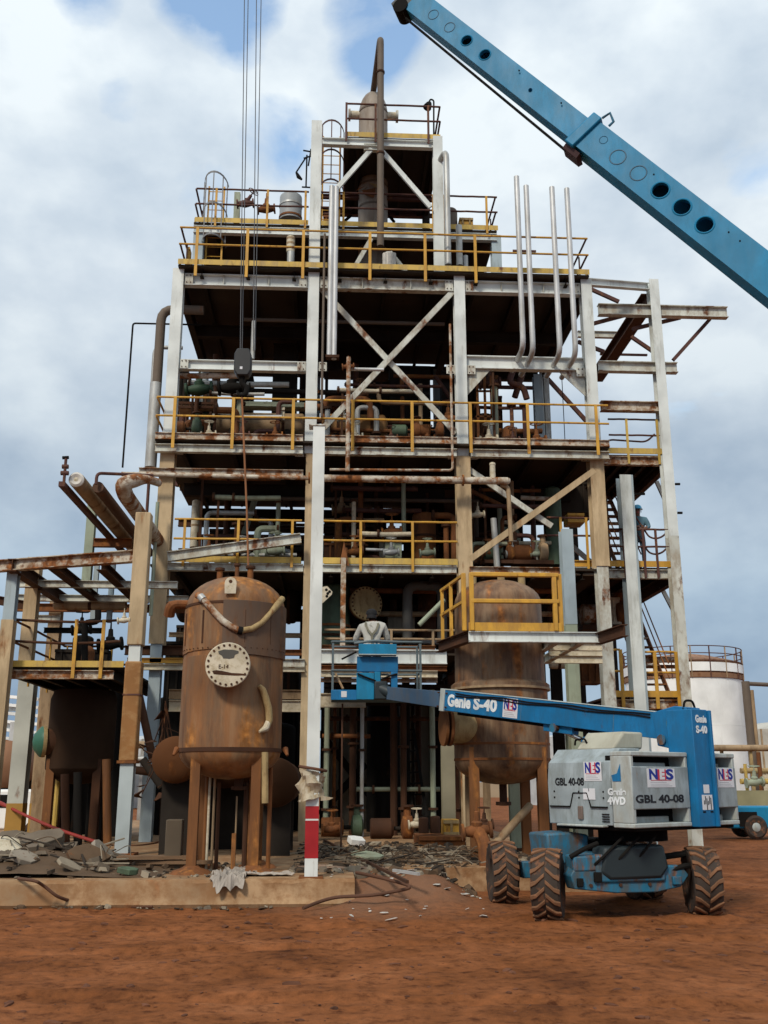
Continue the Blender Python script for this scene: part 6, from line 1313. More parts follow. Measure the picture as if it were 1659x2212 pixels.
for k, (u, v1, sc_, m_, m2, lab) in enumerate(((1082, 1220, .6, greenv, rust, 'green pump low in the right bay of the first deck'), (1150, 1222, .7, rust, tanp, 'rust pump beside the tall green column'), (880, 954, .6, greenv, rust, 'green pump on the second deck behind the cross bracing'), (930, 954, .6, rust, rust, 'rust pump on the second deck left of the third column'))):
    pump(lab, u, v1, 25.0, sc_, m_, m2)
for k, (a, b, Y, m_, lab) in enumerate((((1012, 1058), (1100, 1100), 25.4, rust, 'rust pipe sloping up in the right bay of the first deck'), ((1105, 1040), (1108, 1222), 25.6, tanp, 'tan standing pipe in the right bay of the first deck'), ((1125, 1075), (1190, 1078), 25.3, rustw, 'peeling level pipe left of the tall green column'), ((1150, 1050), (1152, 1225), 26.4, redrail, 'dark red standing pipe left of the tall green column'), ((850, 812), (990, 815), 27.2, rust, 'rust level pipe high behind the cross bracing'), ((868, 812), (870, 952), 26.8, rust, 'rust standing pipe behind the cross bracing'), ((908, 830), (909, 952), 26.4, tanp, 'tan standing pipe behind the cross bracing'), ((940, 812), (1000, 900), 27, redrail, 'dark red pipe slanting behind the third column'), ((1012, 835), (1150, 838), 27.6, redrail, 'dark red level pipe crossing the right bay of the second deck'), ((1072, 812), (1074, 955), 26.8, rust, 'rust standing pipe left of the flanged stubs'))):
    pipe_w('branch_pipe', lab, [W(*a, Y), W((a[0] + b[0]) / 2 + .1, (a[1] + b[1]) / 2, Y), W(*b, Y)], .06, m_)
hdrum('small_drum', 'short orange brown drum below the top deck at the right', 1118, 1170, 640, 27, 9, rust, bands=(.5,))
# -- more machinery against the sky on the second deck
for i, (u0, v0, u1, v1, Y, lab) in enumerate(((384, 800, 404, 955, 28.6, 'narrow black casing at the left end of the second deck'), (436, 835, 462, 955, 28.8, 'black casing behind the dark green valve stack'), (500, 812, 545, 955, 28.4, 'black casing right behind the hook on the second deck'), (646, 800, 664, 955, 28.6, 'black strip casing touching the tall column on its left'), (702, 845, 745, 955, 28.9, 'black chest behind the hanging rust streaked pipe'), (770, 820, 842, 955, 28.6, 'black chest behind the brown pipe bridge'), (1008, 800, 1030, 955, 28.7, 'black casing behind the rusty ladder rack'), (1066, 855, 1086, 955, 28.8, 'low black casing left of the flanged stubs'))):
    cabinet('dark_box', lab, u0, v0, u1, v1, Y, .5, darkm, 'duct', ribs=2, rm=rustd if i % 2 else black)
for i, (u0, v0, u1, v1, Y, m_, lab) in enumerate(((384, 868, 470, 884, 26.8, tanp, 'tan pipe tray above the dark green drum'), (690, 868, 760, 880, 26.9, rust, 'rust pipe tray left of the brown pipe bridge'), (470, 942, 660, 952, 25.2, rustd, 'dark skid under the long rust brown drum'), (1005, 905, 1025, 950, 26.2, rust, 'rust box at the foot of the third column'))):
    cabinet('pipe_tray', lab, u0, v0, u1, v1, Y, .5, m_, 'tray', ribs=5, rm=rustd)
valve('rust valve with handwheel between the drums on the second deck', 678, 880, 25.4, .28, rust); valve('pale valve above the fat orange brown drum', 742, 905, 25.3, .2, cream); valve('rust valve near the third column on the second deck', 968, 905, 25.6, .3, rust)
valve('dark red valve under the top ceiling right of the third column', 1058, 828, 26.2, .34, redrail, wheel=False); pump('brown pump at the left end of the second deck behind the yellow rail', 400, 952, 25.4, .7, rust, greenv)
# -- first deck
vvessel('upright_drum', 'rusty upright drum on the first deck left of the third column', 916, 1108, 1214, 26.0, 26, rust, 'drum', ht=.3, bands=((.5, rustd),))
vvessel('beige_tank', 'slim beige tank at the left end of the first deck', 422, 1080, 1182, 26.6, 9, cream, 'tank', ht=.4, bands=((.45, tanp),))
vvessel('green_column', 'tall green column behind the pale brace on the first deck', 1196, 1052, 1222, 26.0, 18, greenv, 'column', ht=.5)
cabinet('yellow_box', 'open yellow box hanging above the first deck at the right', 1226, 1108, 1262, 1130, 25.5, .5, yellow, 'box', ribs=0)
cabinet('dark_box', 'big black sloping duct above the yellow box', 1140, 1040, 1285, 1108, 27.2, 1.0, deckm, 'duct', ribs=3)
cabinet('dark_box', 'black infill box at the back of the first deck, centre bay', 700, 1105, 835, 1200, 29.0, .4, darkm, 'duct', ribs=4)  # added with the next one to keep the bay interior dark
cabinet('dark_box', 'black infill box at the back of the first deck beside the rusty drum', 880, 1090, 1130, 1205, 29.0, .4, darkm, 'duct', ribs=6)
cabinet('dark_box', 'low dark chest behind the first deck handrail, left bay', 520, 1178, 650, 1222, 28.2, .5, darkm, 'duct', ribs=3)
cabinet('dark_box', 'dark chest at the left end of the first deck', 452, 1142, 520, 1170, 28.6, .4, darkm, 'duct', ribs=2)
cabinet('grey_box', 'grey green gear box on the first deck in the centre bay', 832, 1165, 868, 1215, 25.2, .5, greenish, 'box', ribs=1)
cabinet('brown_chest', 'long brown chest behind the first deck handrail, centre bay', 700, 1172, 780, 1212, 25.6, .6, rustd, 'chest', ribs=3, rm=rust)
valve('brown valve above the grey green gear box', 846, 1150, 25.3, .3, rust); valve('dusty valve high in the centre bay of the first deck', 738, 1100, 26, .3, tanp, wheel=False)
valve('pale crumpled valve right of the third column on the first deck', 1032, 1112, 24.6, .2, cream, wheel=False)
pipe_w('drop_pipe', 'olive drop pipe ending in the grey green gear box', vp(872, 1040, 1150, 25.4), .06, greenish)
pipe_w('drop_pipe', 'rust drop pipe in the left part of the centre bay', vp(779, 1030, 1130, 25.8), .07, rust)
pipe_w('drop_pipe', 'silver standing pipe leaning by the lower cross brace', [W(1066, 1120, 24.7), W(1074, 1225, 24.7)], .08, grey)
pipe_w('cross_pipe', 'tan horizontal pipe above the centre bay handrail', [W(700, 1123, 26), W(830, 1123, 26)], .05, tanp); pipe_w('cross_pipe', 'pale thin pipe crossing the centre bay of the first deck', [W(790, 1187, 25), W(850, 1189, 25)], .04, greyw)
pipe_w('drop_pipe', 'rust pipe on a pedestal right of the lower cross brace', vp(1110, 1150, 1222, 25), .09, rustd)
pump('rust pump on the first deck behind the cross brace', 1040, 1220, 26, .8, rust)
# -- pipe spools crowding the decks: each colour and shape stands once in each bay
rr = random.Random(77)
SP_C = (('rust brown', rust), ('cream', cream), ('dusty grey', grey), ('dark red', redrail), ('olive', greenish))
BAYS = (('left bay', 395, 650), ('centre bay', 705, 985), ('right bay', 1015, 1180))
def Z_to_v(u, z, Y): return min(range(600, 1700), key=lambda v: abs(Z(u, v, Y) - z))
def spool(shape, cn, m_, bay, u0, u1, lev):
    Y = rr.uniform(24.9, 26.9); zd = Z1 if lev == 'first' else Z2; v_ = 1170 if lev == 'first' else 890
    x = X(rr.uniform(u0, u1), v_, Y); h = rr.uniform(.7, 1.7); r_ = rr.uniform(.05, .10); w_ = rr.uniform(.5, 1.3) * rr.choice((-1, 1)); xr_, xl_ = X(u1, v_, Y), X(u0, v_, Y)
    if not xl_ < x + w_ < xr_: w_ = -w_
    b = Vector((x, Y, zd)); up = Vector((0, 0, 1)); sx_ = Vector((1, 0, 0)) * w_
    P = {'elbow pipe': [b, b + up * h, b + up * h + sx_], 'gooseneck pipe': [b, b + up * h, b + up * h + sx_ * .5, b + up * (h * .55) + sx_ * .5], 'flanged upright pipe': [b, b + up * (h + .5)], 'stepped pipe': [b, b + up * h * .5, b + up * h * .5 + sx_ * .6, b + up * h + sx_ * .6, b + up * h + sx_]}[shape]
    T = thing('pipe_spool', f'{cn} {shape} in the {bay} of the {lev} deck', 'pipe', b)
    Q = rnd(P, .16) if len(P) > 2 else P; MB().tube(Q, r_, 10).build('run', m_, T)
    for c, d in ((Q[-1], (Q[-1] - Q[-2]).normalized()), (Q[0] + up * .3, up)): MB().cyl(c - d * .03, c + d * .03, r_ * 1.8, 14).build('flange', rustd, T)
for lev in ('first', 'second'):
    for bay, u0, u1 in BAYS:
        for k, shape in enumerate(('elbow pipe', 'gooseneck pipe', 'flanged upright pipe', 'stepped pipe')):
            for cn, m_ in rr.sample(SP_C, 2 if lev == 'first' or bay == 'left bay' else 1): spool(shape, cn, m_, bay, u0, u1, lev)
BAY2 = (('left bay', 395, 650), ('centre bay', 705, 985), ('right bay', 1015, 1200))
for lev, zd, v_ in (('first', Z1, 1170), ('second', Z2, 890)):
    for bay, u0, u1 in BAY2:
        for k, (hn, hh) in enumerate((('knee high', .45), ('waist high', 1.15), ('head high', 1.9), ('overhead', 2.5))):
            cn, m_ = rr.choice(SP_C); Y = rr.uniform(24.6, 26.2); a = X(rr.uniform(u0, u0 + .25 * (u1 - u0)), v_, Y); b = X(rr.uniform(u1 - .35 * (u1 - u0), u1), v_, Y); r_ = rr.uniform(.04, .085); z = zd + hh + rr.uniform(-.1, .1)
            T = thing('cross_pipe', f'{hn} {cn} pipe crossing the {bay} of the {lev} deck', 'pipe', ((a + b) / 2, Y, z)); MB().tube([(a, Y, z), ((a + b) / 2, Y, z - .02), (b, Y, z)], r_, 10).build('run', m_, T)
            for f in (.02, rr.uniform(.3, .7)): xx = a + (b - a) * f; MB().cyl((xx - .03, Y, z), (xx + .03, Y, z), r_ * 1.8, 14).build('flange', rustd, T)
            MB().bar((a + .15, Y + .05, zd), (a + .15, Y + .05, z), .06, .06, up=(0, 1, 0)).build('prop', rustd, T)
        for k in range(3):
            cn, m_ = SP_C[(k * 2 + (0 if lev == 'first' else 1)) % 5]; u = u0 + (u1 - u0) * (.22 + .28 * k); valve(f'{cn} valve, {("left", "middle", "right")[k]} of the three low in the {bay} of the {lev} deck', u, Z_to_v(u, zd + .55, 24.9), 24.9, rr.uniform(.2, .3), m_)
for bay, u0, u1 in BAY2[1:]:
    for k, (hn, v_) in enumerate((('upper', 1275), ('middle', 1325), ('lower', 1385))):
        cn, m_ = SP_C[k]; Y = 25.6 + .3 * k; T = thing('cross_pipe', f'{hn} {cn} pipe under the first deck in the {bay}', 'pipe', W((u0 + u1) / 2, v_, Y)); z = Z(u0, v_, Y); MB().tube([(X(u0, v_, Y), Y, z), (X(u1, v_, Y), Y, z)], .07, 10).build('run', m_ if m_ is not cream else tanp, T)
        for f in (.25, .6): xx = X(u0 + (u1 - u0) * f, v_, Y); MB().cyl((xx - .03, Y, z), (xx + .03, Y, z), .13, 14).build('flange', rustd, T)
for k, (u, v1, s) in enumerate(((320, 1826, 'left of the pale blue post foot'), (120, 1826, 'behind the yellow based columns'))):
    cabinet('dark_box', f'black infill box at ground level {s}', u - 12, 1480 if k else 1620, u + (80 if k else 12), v1, 27.4, .5, black, 'duct', ribs=2, rm=darkm)  # black boxes added to deepen the shade and stop light passing
for k, (ua, va, ub, vb, Y, m_) in enumerate(((300, 1500, 330, 1640, 23, rustd), (308, 1640, 350, 1700, 22.6, darkm), (262, 1660, 330, 1668, 23, rustd), (230, 1640, 232, 1826, 22.5, legm), (140, 1672, 142, 1826, 22.8, rustd), (168, 1668, 168, 1826, 22.4, black))):
    pipe_w('scrap_pipe', ('rusty pipe slanting behind the orange wrapped post', 'dark pipe slanting beside the pale blue post foot', 'dark level pipe behind the orange wrapped post', 'rust orange leg pipe right of the dark left vessel', 'dark leg pipe under the dark left vessel', 'black leg pipe in the middle under the dark left vessel')[k], [W(ua, va, Y), W(ub, vb, Y)], .09, m_)
mb = MB(); c = W(352, 1600, 21)
for i in range(26):
    q_ = Matrix.Rotation(rr.uniform(0, 6), 3, 'Z') @ Matrix.Rotation(rr.uniform(-1, 1), 3, 'X'); o_ = c + Vector((rr.gauss(0, .22), rr.gauss(0, .2), rr.uniform(-1.1, .5)))
    mb.plate([o_ + q_ @ Vector((rr.uniform(-.2, .2), rr.uniform(-.2, .2), 0)) for _ in range(4)], .015, q_ @ Vector((0, 0, 1))); mb.bar(o_, c + Vector((0, 0, rr.uniform(-.6, .9))), .015, .015)
solo(mb, 'hanging_debris', rustd, 'tangle of torn dark lagging hanging left of the rusty vessel', 'debris', smooth=False)
# -- below the first deck
vvessel('green_drum', 'big dull green vessel behind the white banded column', 716, 1262, 1405, 25.6, 40, greenv, 'vessel', ht=.3, bands=((.35, rust), (.2, rustd)))
T = thing('exchanger', 'exchanger with a round bolted tan end cover facing the worker', 'exchanger', W(790, 1345, 25.2))
c = W(792, 1303, 25.2); r = px(37, 792, 1303, 25.2); ax = Vector((-.35, 1, 0)).normalized()
MB().lathe([(r * .85, .12), (r * .85, 3.6)], c, ax, 32).build('shell', darkm, T); MB().lathe([(r, .06), (r, .14)], c, ax, 36).build('flange', rust, T)
cv = MB().lathe([(.001, 0), (r * .97, 0), (r, .015), (r, .06)], c, ax, 36).build('end_cover', tanf, T)
e1 = ax.cross(Vector((0, 0, 1))).normalized()
for i in range(24):
    a = 2 * math.pi * i / 24; b = c + (e1 * math.cos(a) + Vector((0, 0, 1)) * math.sin(a)) * r * .89; MB().cyl(b - ax * .02, b + ax * .02, .024, 6).build('bolt', rustd, cv)
for z in (-1.0,): MB().box(c + ax * 1.2 + Vector((0, 0, -r - .35)), (.5, .25, .8)).build('saddle', darkm, T)
T = thing('pointed_post', 'rusty steel post with a torn pointed top beside the basket', 'post', W(741, 1400, 23.6))
MB().ibar(*vp(741, 1395, 1206, 23.6), .14, .12, up=(0, 1, 0)).build('shaft', rustw, T)
a = W(741, 1205, 23.6); MB().plate([a + Vector(p) for p in ((-.08, 0, -.15), (.16, 0, -.2), (.1, 0, .05), (.02, 0, .42))], .02, (0, 1, 0)).build('torn_tip', rust, T)
T = thing('hole_plate', 'cream pointed plate with bolt holes beside the white banded column', 'plate', W(706, 1300, 23.0))
P = [W(u, v, 23.0) for u, v in ((695, 1268), (707, 1266), (718, 1278), (717, 1284), (700, 1300), (695, 1304))]; MB().plate(P, .02, (0, 1, 0)).build('plate', cream, T)
for u, v in ((705, 1274), (712, 1278), (708, 1282), (706, 1288)): MB().cyl(W(u, v, 22.995), W(u, v, 23.0) + Vector((0, .01, 0)), .035, 10).build('bolt_hole', black, T)
pipe_w('arch_pipe', 'dark grey pipe arched like a gate right of the worker', [W(880, 1385, 25.2), W(880, 1265, 25.2), W(955, 1266, 25.2), W(955, 1385, 25.2)], .13, mat('dark_grey_lagging', (.10, .095, .085), .25, RU, .7), bend=.25)
vvessel('upright_drum', 'dim rusty drum standing inside the arched pipe', 922, 1275, 1400, 26.4, 20, rustd, 'drum', ht=.4)
cabinet('grey_box', 'pair of grey boxes behind the tan rail right of the worker', 838, 1328, 896, 1368, 26.0, .5, shedm, 'box', ribs=2)
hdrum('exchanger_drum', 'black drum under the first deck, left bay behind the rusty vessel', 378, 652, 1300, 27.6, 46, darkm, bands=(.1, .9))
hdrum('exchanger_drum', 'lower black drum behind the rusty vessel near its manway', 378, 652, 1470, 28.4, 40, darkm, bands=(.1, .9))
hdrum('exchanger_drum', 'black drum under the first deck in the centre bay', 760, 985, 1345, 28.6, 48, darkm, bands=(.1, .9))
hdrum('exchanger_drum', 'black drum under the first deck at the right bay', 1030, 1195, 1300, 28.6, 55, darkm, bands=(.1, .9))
pipe_w('olive_brace_pipe', 'olive tube slanting left of the railed vessel', [W(905, 1350, 24), W(960, 1295, 24)], .06, greenish)
cabinet('cream_board', 'cream board low behind the arched pipe', 905, 1450, 945, 1466, 24.6, .1, cream, 'board', ribs=0)
cabinet('dark_box', 'dark ribbed casing above the lift arm behind the basket', 700, 1478, 985, 1520, 26.5, .8, darkm, 'duct', ribs=6)
hdrum('tan_drum', 'tan drum seen between the railed vessel and the green column', 1185, 1228, 1432, 27, 13, cream, bands=(.5,))
cabinet('ribbed_sheet', 'brown panel behind the leaning broken column on the right', 1250, 1425, 1296, 1478, 29, .4, rust, 'panel', ribs=3); cabinet('pale_casing', 'broken cream sheet hanging behind the right platform', 1312, 1290, 1340, 1350, 27.6, .1, cream, 'panel', ribs=1)
pump('brown machine on the right platform under the stair', 1310, 1364, 27.8, 1.0, rustw, rust)
cabinet('dark_box', 'dark casing right of the blue grey standing column', 1240, 1258, 1300, 1315, 28.6, .5, deckm, 'duct', ribs=2)
# -- ground level inside the tower
for k, (u, v0, Y, r_, m_, lab) in enumerate(((705, 1500, 26.5, .07, greenish, 'olive ground pipe close to the banded column'), (722, 1500, 28.2, .05, rust, 'rust ground pipe right of the olive one'), (762, 1480, 27.0, .09, rustd, 'dark brown ground pipe before the dim shed'), (782, 1500, 26.0, .05, grey, 'grey ground pipe beside the dark brown one'), (872, 1490, 26.4, .08, rustd, 'dark rust ground pipe left of the ladder'), (935, 1490, 26.2, .07, greenish, 'olive ground pipe right of the ladder'), (1000, 1480, 24.8, .10, tanp, 'tan ground pipe left of the railed vessel'))):
    q = vp(u, v0, 1826, Y); q[1].z = .35; T = thing('ground_pipe', lab, 'pipe', q[1]); MB().tube(q, r_, 10).build('run', m_, T)
    for f in (.18, .6): c = q[1] + (q[0] - q[1]) * f; MB().cyl(c - Vector((0, 0, .03)), c + Vector((0, 0, .03)), r_ * 1.8, 14).build('flange', rustd, T)
for k, (ua, ub, v, Y, m_, lab) in enumerate(((696, 800, 1590, 26.8, rust, 'rust level pipe low before the dim shed'), (696, 960, 1552, 27.4, rustd, 'dark rust level pipe high before the dim shed'), (770, 950, 1705, 26.6, greenish, 'olive level pipe near the ladder foot'))):
    z = Z(ua, v, Y); T = thing('ground_pipe', lab, 'pipe', W((ua + ub) / 2, v, Y)); MB().tube([(X(ua, v, Y), Y, z), (X(ub, v, Y), Y, z)], .06, 10).build('run', m_, T)
    for f in (.2, .75): xx = X(ua, v, Y) + (X(ub, v, Y) - X(ua, v, Y)) * f; MB().cyl((xx - .03, Y, z), (xx + .03, Y, z), .11, 14).build('flange', rustd, T)
pump('rust pump in front of the dim shed', 742, 1822, 26.0, .8, rust, greenv); pump('brown pump left of the ladder foot', 850, 1826, 25.0, .8, rustd, rust)
valve('rust valve on the ground beside the banded column', 716, 1790, 24.5, .26, rust); valve('cream valve on the ground left of the yellow bin', 900, 1780, 24.5, .22, cream)
def solid(u, v0, v1, Y, w, m, name, label, cat):
    q = vp(u, v0, v1, Y); g0 = .34 if q[0].x < 4.5 else -.03; q[1].z = g0; T = thing(name, label, cat, q[1]); col(T, q[0].x, Y, g0, q[0].z, m, w, w, 'shaft'); MB().box((q[0].x, Y, g0 + .04), (w * 1.6, w * 1.6, .06)).build('base_plate', rustd, T); return T
xa, xb = X(694, 1660, 30.2), X(1012, 1660, 30.2); zt_ = Z(850, 1520, 30.2)
T = thing('equipment_shed', 'dim panelled shed behind the tower at ground level with black diagonal bars', 'shed', ((xa + xb) / 2, 31.5, .35))
MB().box(((xa + xb) / 2, 31.6, (zt_ + .35) / 2), (xb - xa, 2.6, zt_ - .35)).build('wall', shedm, T)
for i in range(9): MB().box((xa + (xb - xa) * i / 8, 30.28, (zt_ + .35) / 2), (.07, .06, zt_ - .4)).build('seam', darkm, T)
MB().box(((xa + xb) / 2, 31.5, zt_ + .06), (xb - xa + .3, 3.0, .12)).build('roof', darkm, T)
for a, b in (((690, 1580), (800, 1720)), ((690, 1760), (790, 1650)), ((800, 1690), (880, 1790))): MB().bar(W(*a, 29.9), W(*b, 29.9), .2, .12, up=(0, -1, 0)).build('bar', black, T)
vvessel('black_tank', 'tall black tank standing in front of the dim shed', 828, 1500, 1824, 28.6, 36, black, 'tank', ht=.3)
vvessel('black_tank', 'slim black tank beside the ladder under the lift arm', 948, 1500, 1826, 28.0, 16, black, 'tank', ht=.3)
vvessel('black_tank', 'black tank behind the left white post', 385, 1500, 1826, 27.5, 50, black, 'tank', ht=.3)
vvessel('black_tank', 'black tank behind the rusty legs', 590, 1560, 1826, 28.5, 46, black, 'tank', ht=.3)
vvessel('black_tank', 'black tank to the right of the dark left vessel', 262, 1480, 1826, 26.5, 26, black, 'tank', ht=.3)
cabinet('dark_box', 'dark machine casing behind the rusty vessel at ground level', 440, 1700, 560, 1822, 29, .8, darkm, 'duct', ribs=4)
for u0, v0, u1, v1, Y, lab in ((222, 1470, 262, 1826, 26.8, 'black infill box between the dark left vessel and the wrapped post'), (346, 1385, 402, 1826, 27.0, 'black infill box right of the pale blue foot of the left column'), (598, 1440, 668, 1826, 29.4, 'black infill box filling the gap left of the banded column'), (700, 1380, 760, 1500, 28.0, 'black infill box behind the basket at its left'), (380, 1350, 430, 1400, 28.2, 'black infill strip above the left yellow beam')):
    cabinet('dark_box', lab, u0, v0, u1, v1, Y, .6, black, 'duct', ribs=3, rm=darkm)  # black boxes put in so these gaps stay dark
T = thing('black_ladder', 'black ladder leaning in the dark under the lift arm', 'ladder', W(915, 1800, 26.5))
a0, a1, b0, b1 = W(868, 1580, 27.5), W(893, 1765, 26.5), W(893, 1575, 27.5), W(922, 1765, 26.5)
for a, b in ((a0, a1), (b0, b1)): MB().bar(a, b, .07, .05, up=(0, -1, 0)).build('stringer', black, T)
for i in range(9): f = i / 8; MB().bar(a0 + (a1 - a0) * f, b0 + (b1 - b0) * f, .04, .04).build('rung', black, T)
solid(968, 1610, 1780, 24.2, .3, mat('dim_cream_paint', (.26, .235, .16), .3, RU, .8), 'cream_column', 'dim cream column left of the railed vessel legs', 'column')
cabinet('yellow_box', 'yellow bin on a rusty skid under the lift arm', 958, 1770, 992, 1806, 22.8, .5, yellow, 'box', ribs=1, rm=tanf)
cabinet('rusty_skid', 'rusty plank skid under the yellow bin', 905, 1806, 1006, 1862, 22.2, 1.4, rust, 'skid', ribs=0)
for u, v0, v1, s in ((915, 1765, 1800, 'leftmost'), (940, 1762, 1800, 'rightmost')): vvessel('rust_keg', f'small rusty keg on the plank skid, {s} of two', u, v0, v1, 22.6, 11, rustd, 'keg', group='rusty kegs', ht=.3)
solid(1112, 1690, 1830, 20.5, .2, greenish, 'stub_column', 'olive stub column behind the legs of the railed vessel', 'column'); solid(1052, 1640, 1830, 21.5, .14, tanp, 'stub_column', 'slim tan stub column behind the left leg of the railed vessel', 'column')
solid(1240, 1560, 1830, 28, .3, greenish, 'stub_column', 'pale green column behind the lift hood', 'column')
T = valve('orange rusty pump valve left of the lift wheels', 1030, 1795, 17.2, .28, rust, name='rusty_pump', cat='pump', wheel=False); MB().tube(rnd([W(1032, 1795, 17.2), W(1050, 1830, 17.0), W(1048, 1875, 16.9)], .2), [.12] * 6 + [.09], 10).build('spout', rust, T)
valve('brown valve hanging below the railed vessel', 1046, 1782, 17.9, .18, rustd)
pipe_w('leaning_pipe', 'tan pipe leaning under the railed vessel', [W(1045, 1850, 17.8), W(1145, 1740, 18.6)], .07, tanp)
solo(MB().tube(vp(738, 1520, 1870, 20), .018, 6), 'slack_rope', hoseM, 'thin brown rope hanging from the deck right of the banded column', 'rope')
# -- shadowy piping nobody could tell apart
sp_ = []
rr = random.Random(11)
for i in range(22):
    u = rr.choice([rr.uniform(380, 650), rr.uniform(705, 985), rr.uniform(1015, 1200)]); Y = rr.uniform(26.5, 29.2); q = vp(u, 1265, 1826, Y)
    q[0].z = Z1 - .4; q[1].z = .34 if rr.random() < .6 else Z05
    solo(MB().tube(q, rr.uniform(.05, .12), 10), 'shadow_pipe', rr.choice([darkm, rustd, black]), 'near black upright pipe in the shadow under the first deck', 'pipe', 'dark upright pipes')
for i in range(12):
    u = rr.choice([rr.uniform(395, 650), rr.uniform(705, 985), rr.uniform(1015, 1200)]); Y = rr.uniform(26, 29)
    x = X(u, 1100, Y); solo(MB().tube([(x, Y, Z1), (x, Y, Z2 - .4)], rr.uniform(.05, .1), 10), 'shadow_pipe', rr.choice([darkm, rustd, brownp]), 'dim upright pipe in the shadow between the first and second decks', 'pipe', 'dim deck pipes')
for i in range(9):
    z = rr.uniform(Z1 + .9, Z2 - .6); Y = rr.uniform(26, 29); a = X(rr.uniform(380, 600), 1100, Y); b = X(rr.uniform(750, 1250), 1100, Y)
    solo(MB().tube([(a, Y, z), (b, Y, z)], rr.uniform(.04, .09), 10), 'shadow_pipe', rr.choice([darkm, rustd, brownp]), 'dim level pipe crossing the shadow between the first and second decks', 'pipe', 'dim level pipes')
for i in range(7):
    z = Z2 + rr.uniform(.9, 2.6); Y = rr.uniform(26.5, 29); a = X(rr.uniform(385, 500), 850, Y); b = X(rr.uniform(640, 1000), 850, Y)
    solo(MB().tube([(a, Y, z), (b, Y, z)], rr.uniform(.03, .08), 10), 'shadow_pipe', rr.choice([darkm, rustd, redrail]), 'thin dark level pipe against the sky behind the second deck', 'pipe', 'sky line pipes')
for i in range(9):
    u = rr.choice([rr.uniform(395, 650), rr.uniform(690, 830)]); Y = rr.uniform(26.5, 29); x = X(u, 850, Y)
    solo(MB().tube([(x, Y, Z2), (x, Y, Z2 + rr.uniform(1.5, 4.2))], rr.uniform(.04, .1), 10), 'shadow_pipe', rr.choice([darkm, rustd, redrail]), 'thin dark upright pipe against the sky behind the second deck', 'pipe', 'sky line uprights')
# -- clutter on the left rack platform
vvessel('dark_pot', 'dark pot on the left platform', 178, 1372, 1442, 24, 22, darkm, 'pot', ht=.4); vvessel('dark_pot', 'brown cone pot by the hand valve on the left platform', 190, 1395, 1442, 23, 14, rust, 'pot', ht=1.2)
valve('black hand valve above the left platform rail', 176, 1360, 22.4, .24, black); valve('black valve tree at the right end of the left platform', 238, 1392, 22.2, .3, black, wheel=False)
pipe_w('gate_pipe', 'black gate shaped pipe over the left platform', [W(183, 1440, 22), W(183, 1345, 22), W(212, 1343, 22), W(212, 1318, 22)], .07, black, bend=.1)
hdrum('rack_drum', 'long tan pipe drum lying across the left rack', 115, 275, 1308, 24.4, 10, tanp, bands=(.5,)); cabinet('dark_box', 'dark casing at the back of the left platform', 118, 1402, 232, 1440, 25, .4, darkm, 'duct', ribs=4)
solid(118, 1290, 1440, 26, .3, tanp, 'rack_column', 'tan column at the back of the left rack', 'column')
valve('pale rag of torn lagging at the left rack post', 268, 1340, 19.5, .14, cream, 'lagging', name='torn_lagging', wheel=False)

# ================================================================ rubble and litter
def chunk(mb, c, s, rr, flat=1.0):
    ax = Matrix.Rotation(rr.random() * 6.3, 3, 'Z') @ Matrix.Rotation(rr.uniform(-.5, .5), 3, 'X') @ Matrix.Rotation(rr.uniform(-.4, .4), 3, 'Y'); n = rr.choice([4, 5, 6]); vs = []
    h = s * flat
    for zz, k in ((-.5, 1), (.5, rr.uniform(.6, 1))):
        for a in range(n): t = 2 * math.pi * a / n + .3; q = s * k * rr.uniform(.6, 1.1); vs.append(Vector(c) + ax @ Vector((math.cos(t) * q * 1.3, math.sin(t) * q, zz * h)))
    mb.add(vs, [list(range(n))[::-1], list(range(n, 2 * n))] + [(a, (a + 1) % n, n + (a + 1) % n, n + a) for a in range(n)])
rr = random.Random(21)
def mound(x, y): # height of the left heap
    return .50 * math.exp(-((x + 6.9) / 1.8) ** 2 - ((y - 17.1) / 1.4) ** 2) + .28 * math.exp(-((x + 4.4) / 1.3) ** 2 - ((y - 16.3) / 1.0) ** 2)
cm = [mat('rubble_grey', (.135, .105, .075), .25, RU, .95, sc=3), mat('rubble_brown', (.10, .062, .035), .3, RU, .95, sc=3), mat('rubble_pale', (.26, .215, .155), .2, RU, .9, sc=3), mat('rubble_black', (.034, .024, .016), .2, RU, .95)]
hp = MB(); n = 40
hp.v = [Vector((-11 + 8.6 * i / n, 15.05 + 4.2 * j / n, .345 + mound(-11 + 8.6 * i / n, 15.05 + 4.2 * j / n) + .03 * noise.noise(Vector((i * .5, j * .5, 1))))) for j in range(n + 1) for i in range(n + 1)]
hp.f = [(j * (n + 1) + i, j * (n + 1) + i + 1, (j + 1) * (n + 1) + i + 1, (j + 1) * (n + 1) + i) for j in range(n) for i in range(n)]
solo(hp, 'rubble_heap', cm[1], 'low heap of dark rubble and soil on the left of the slab', 'rubble', kind='stuff')
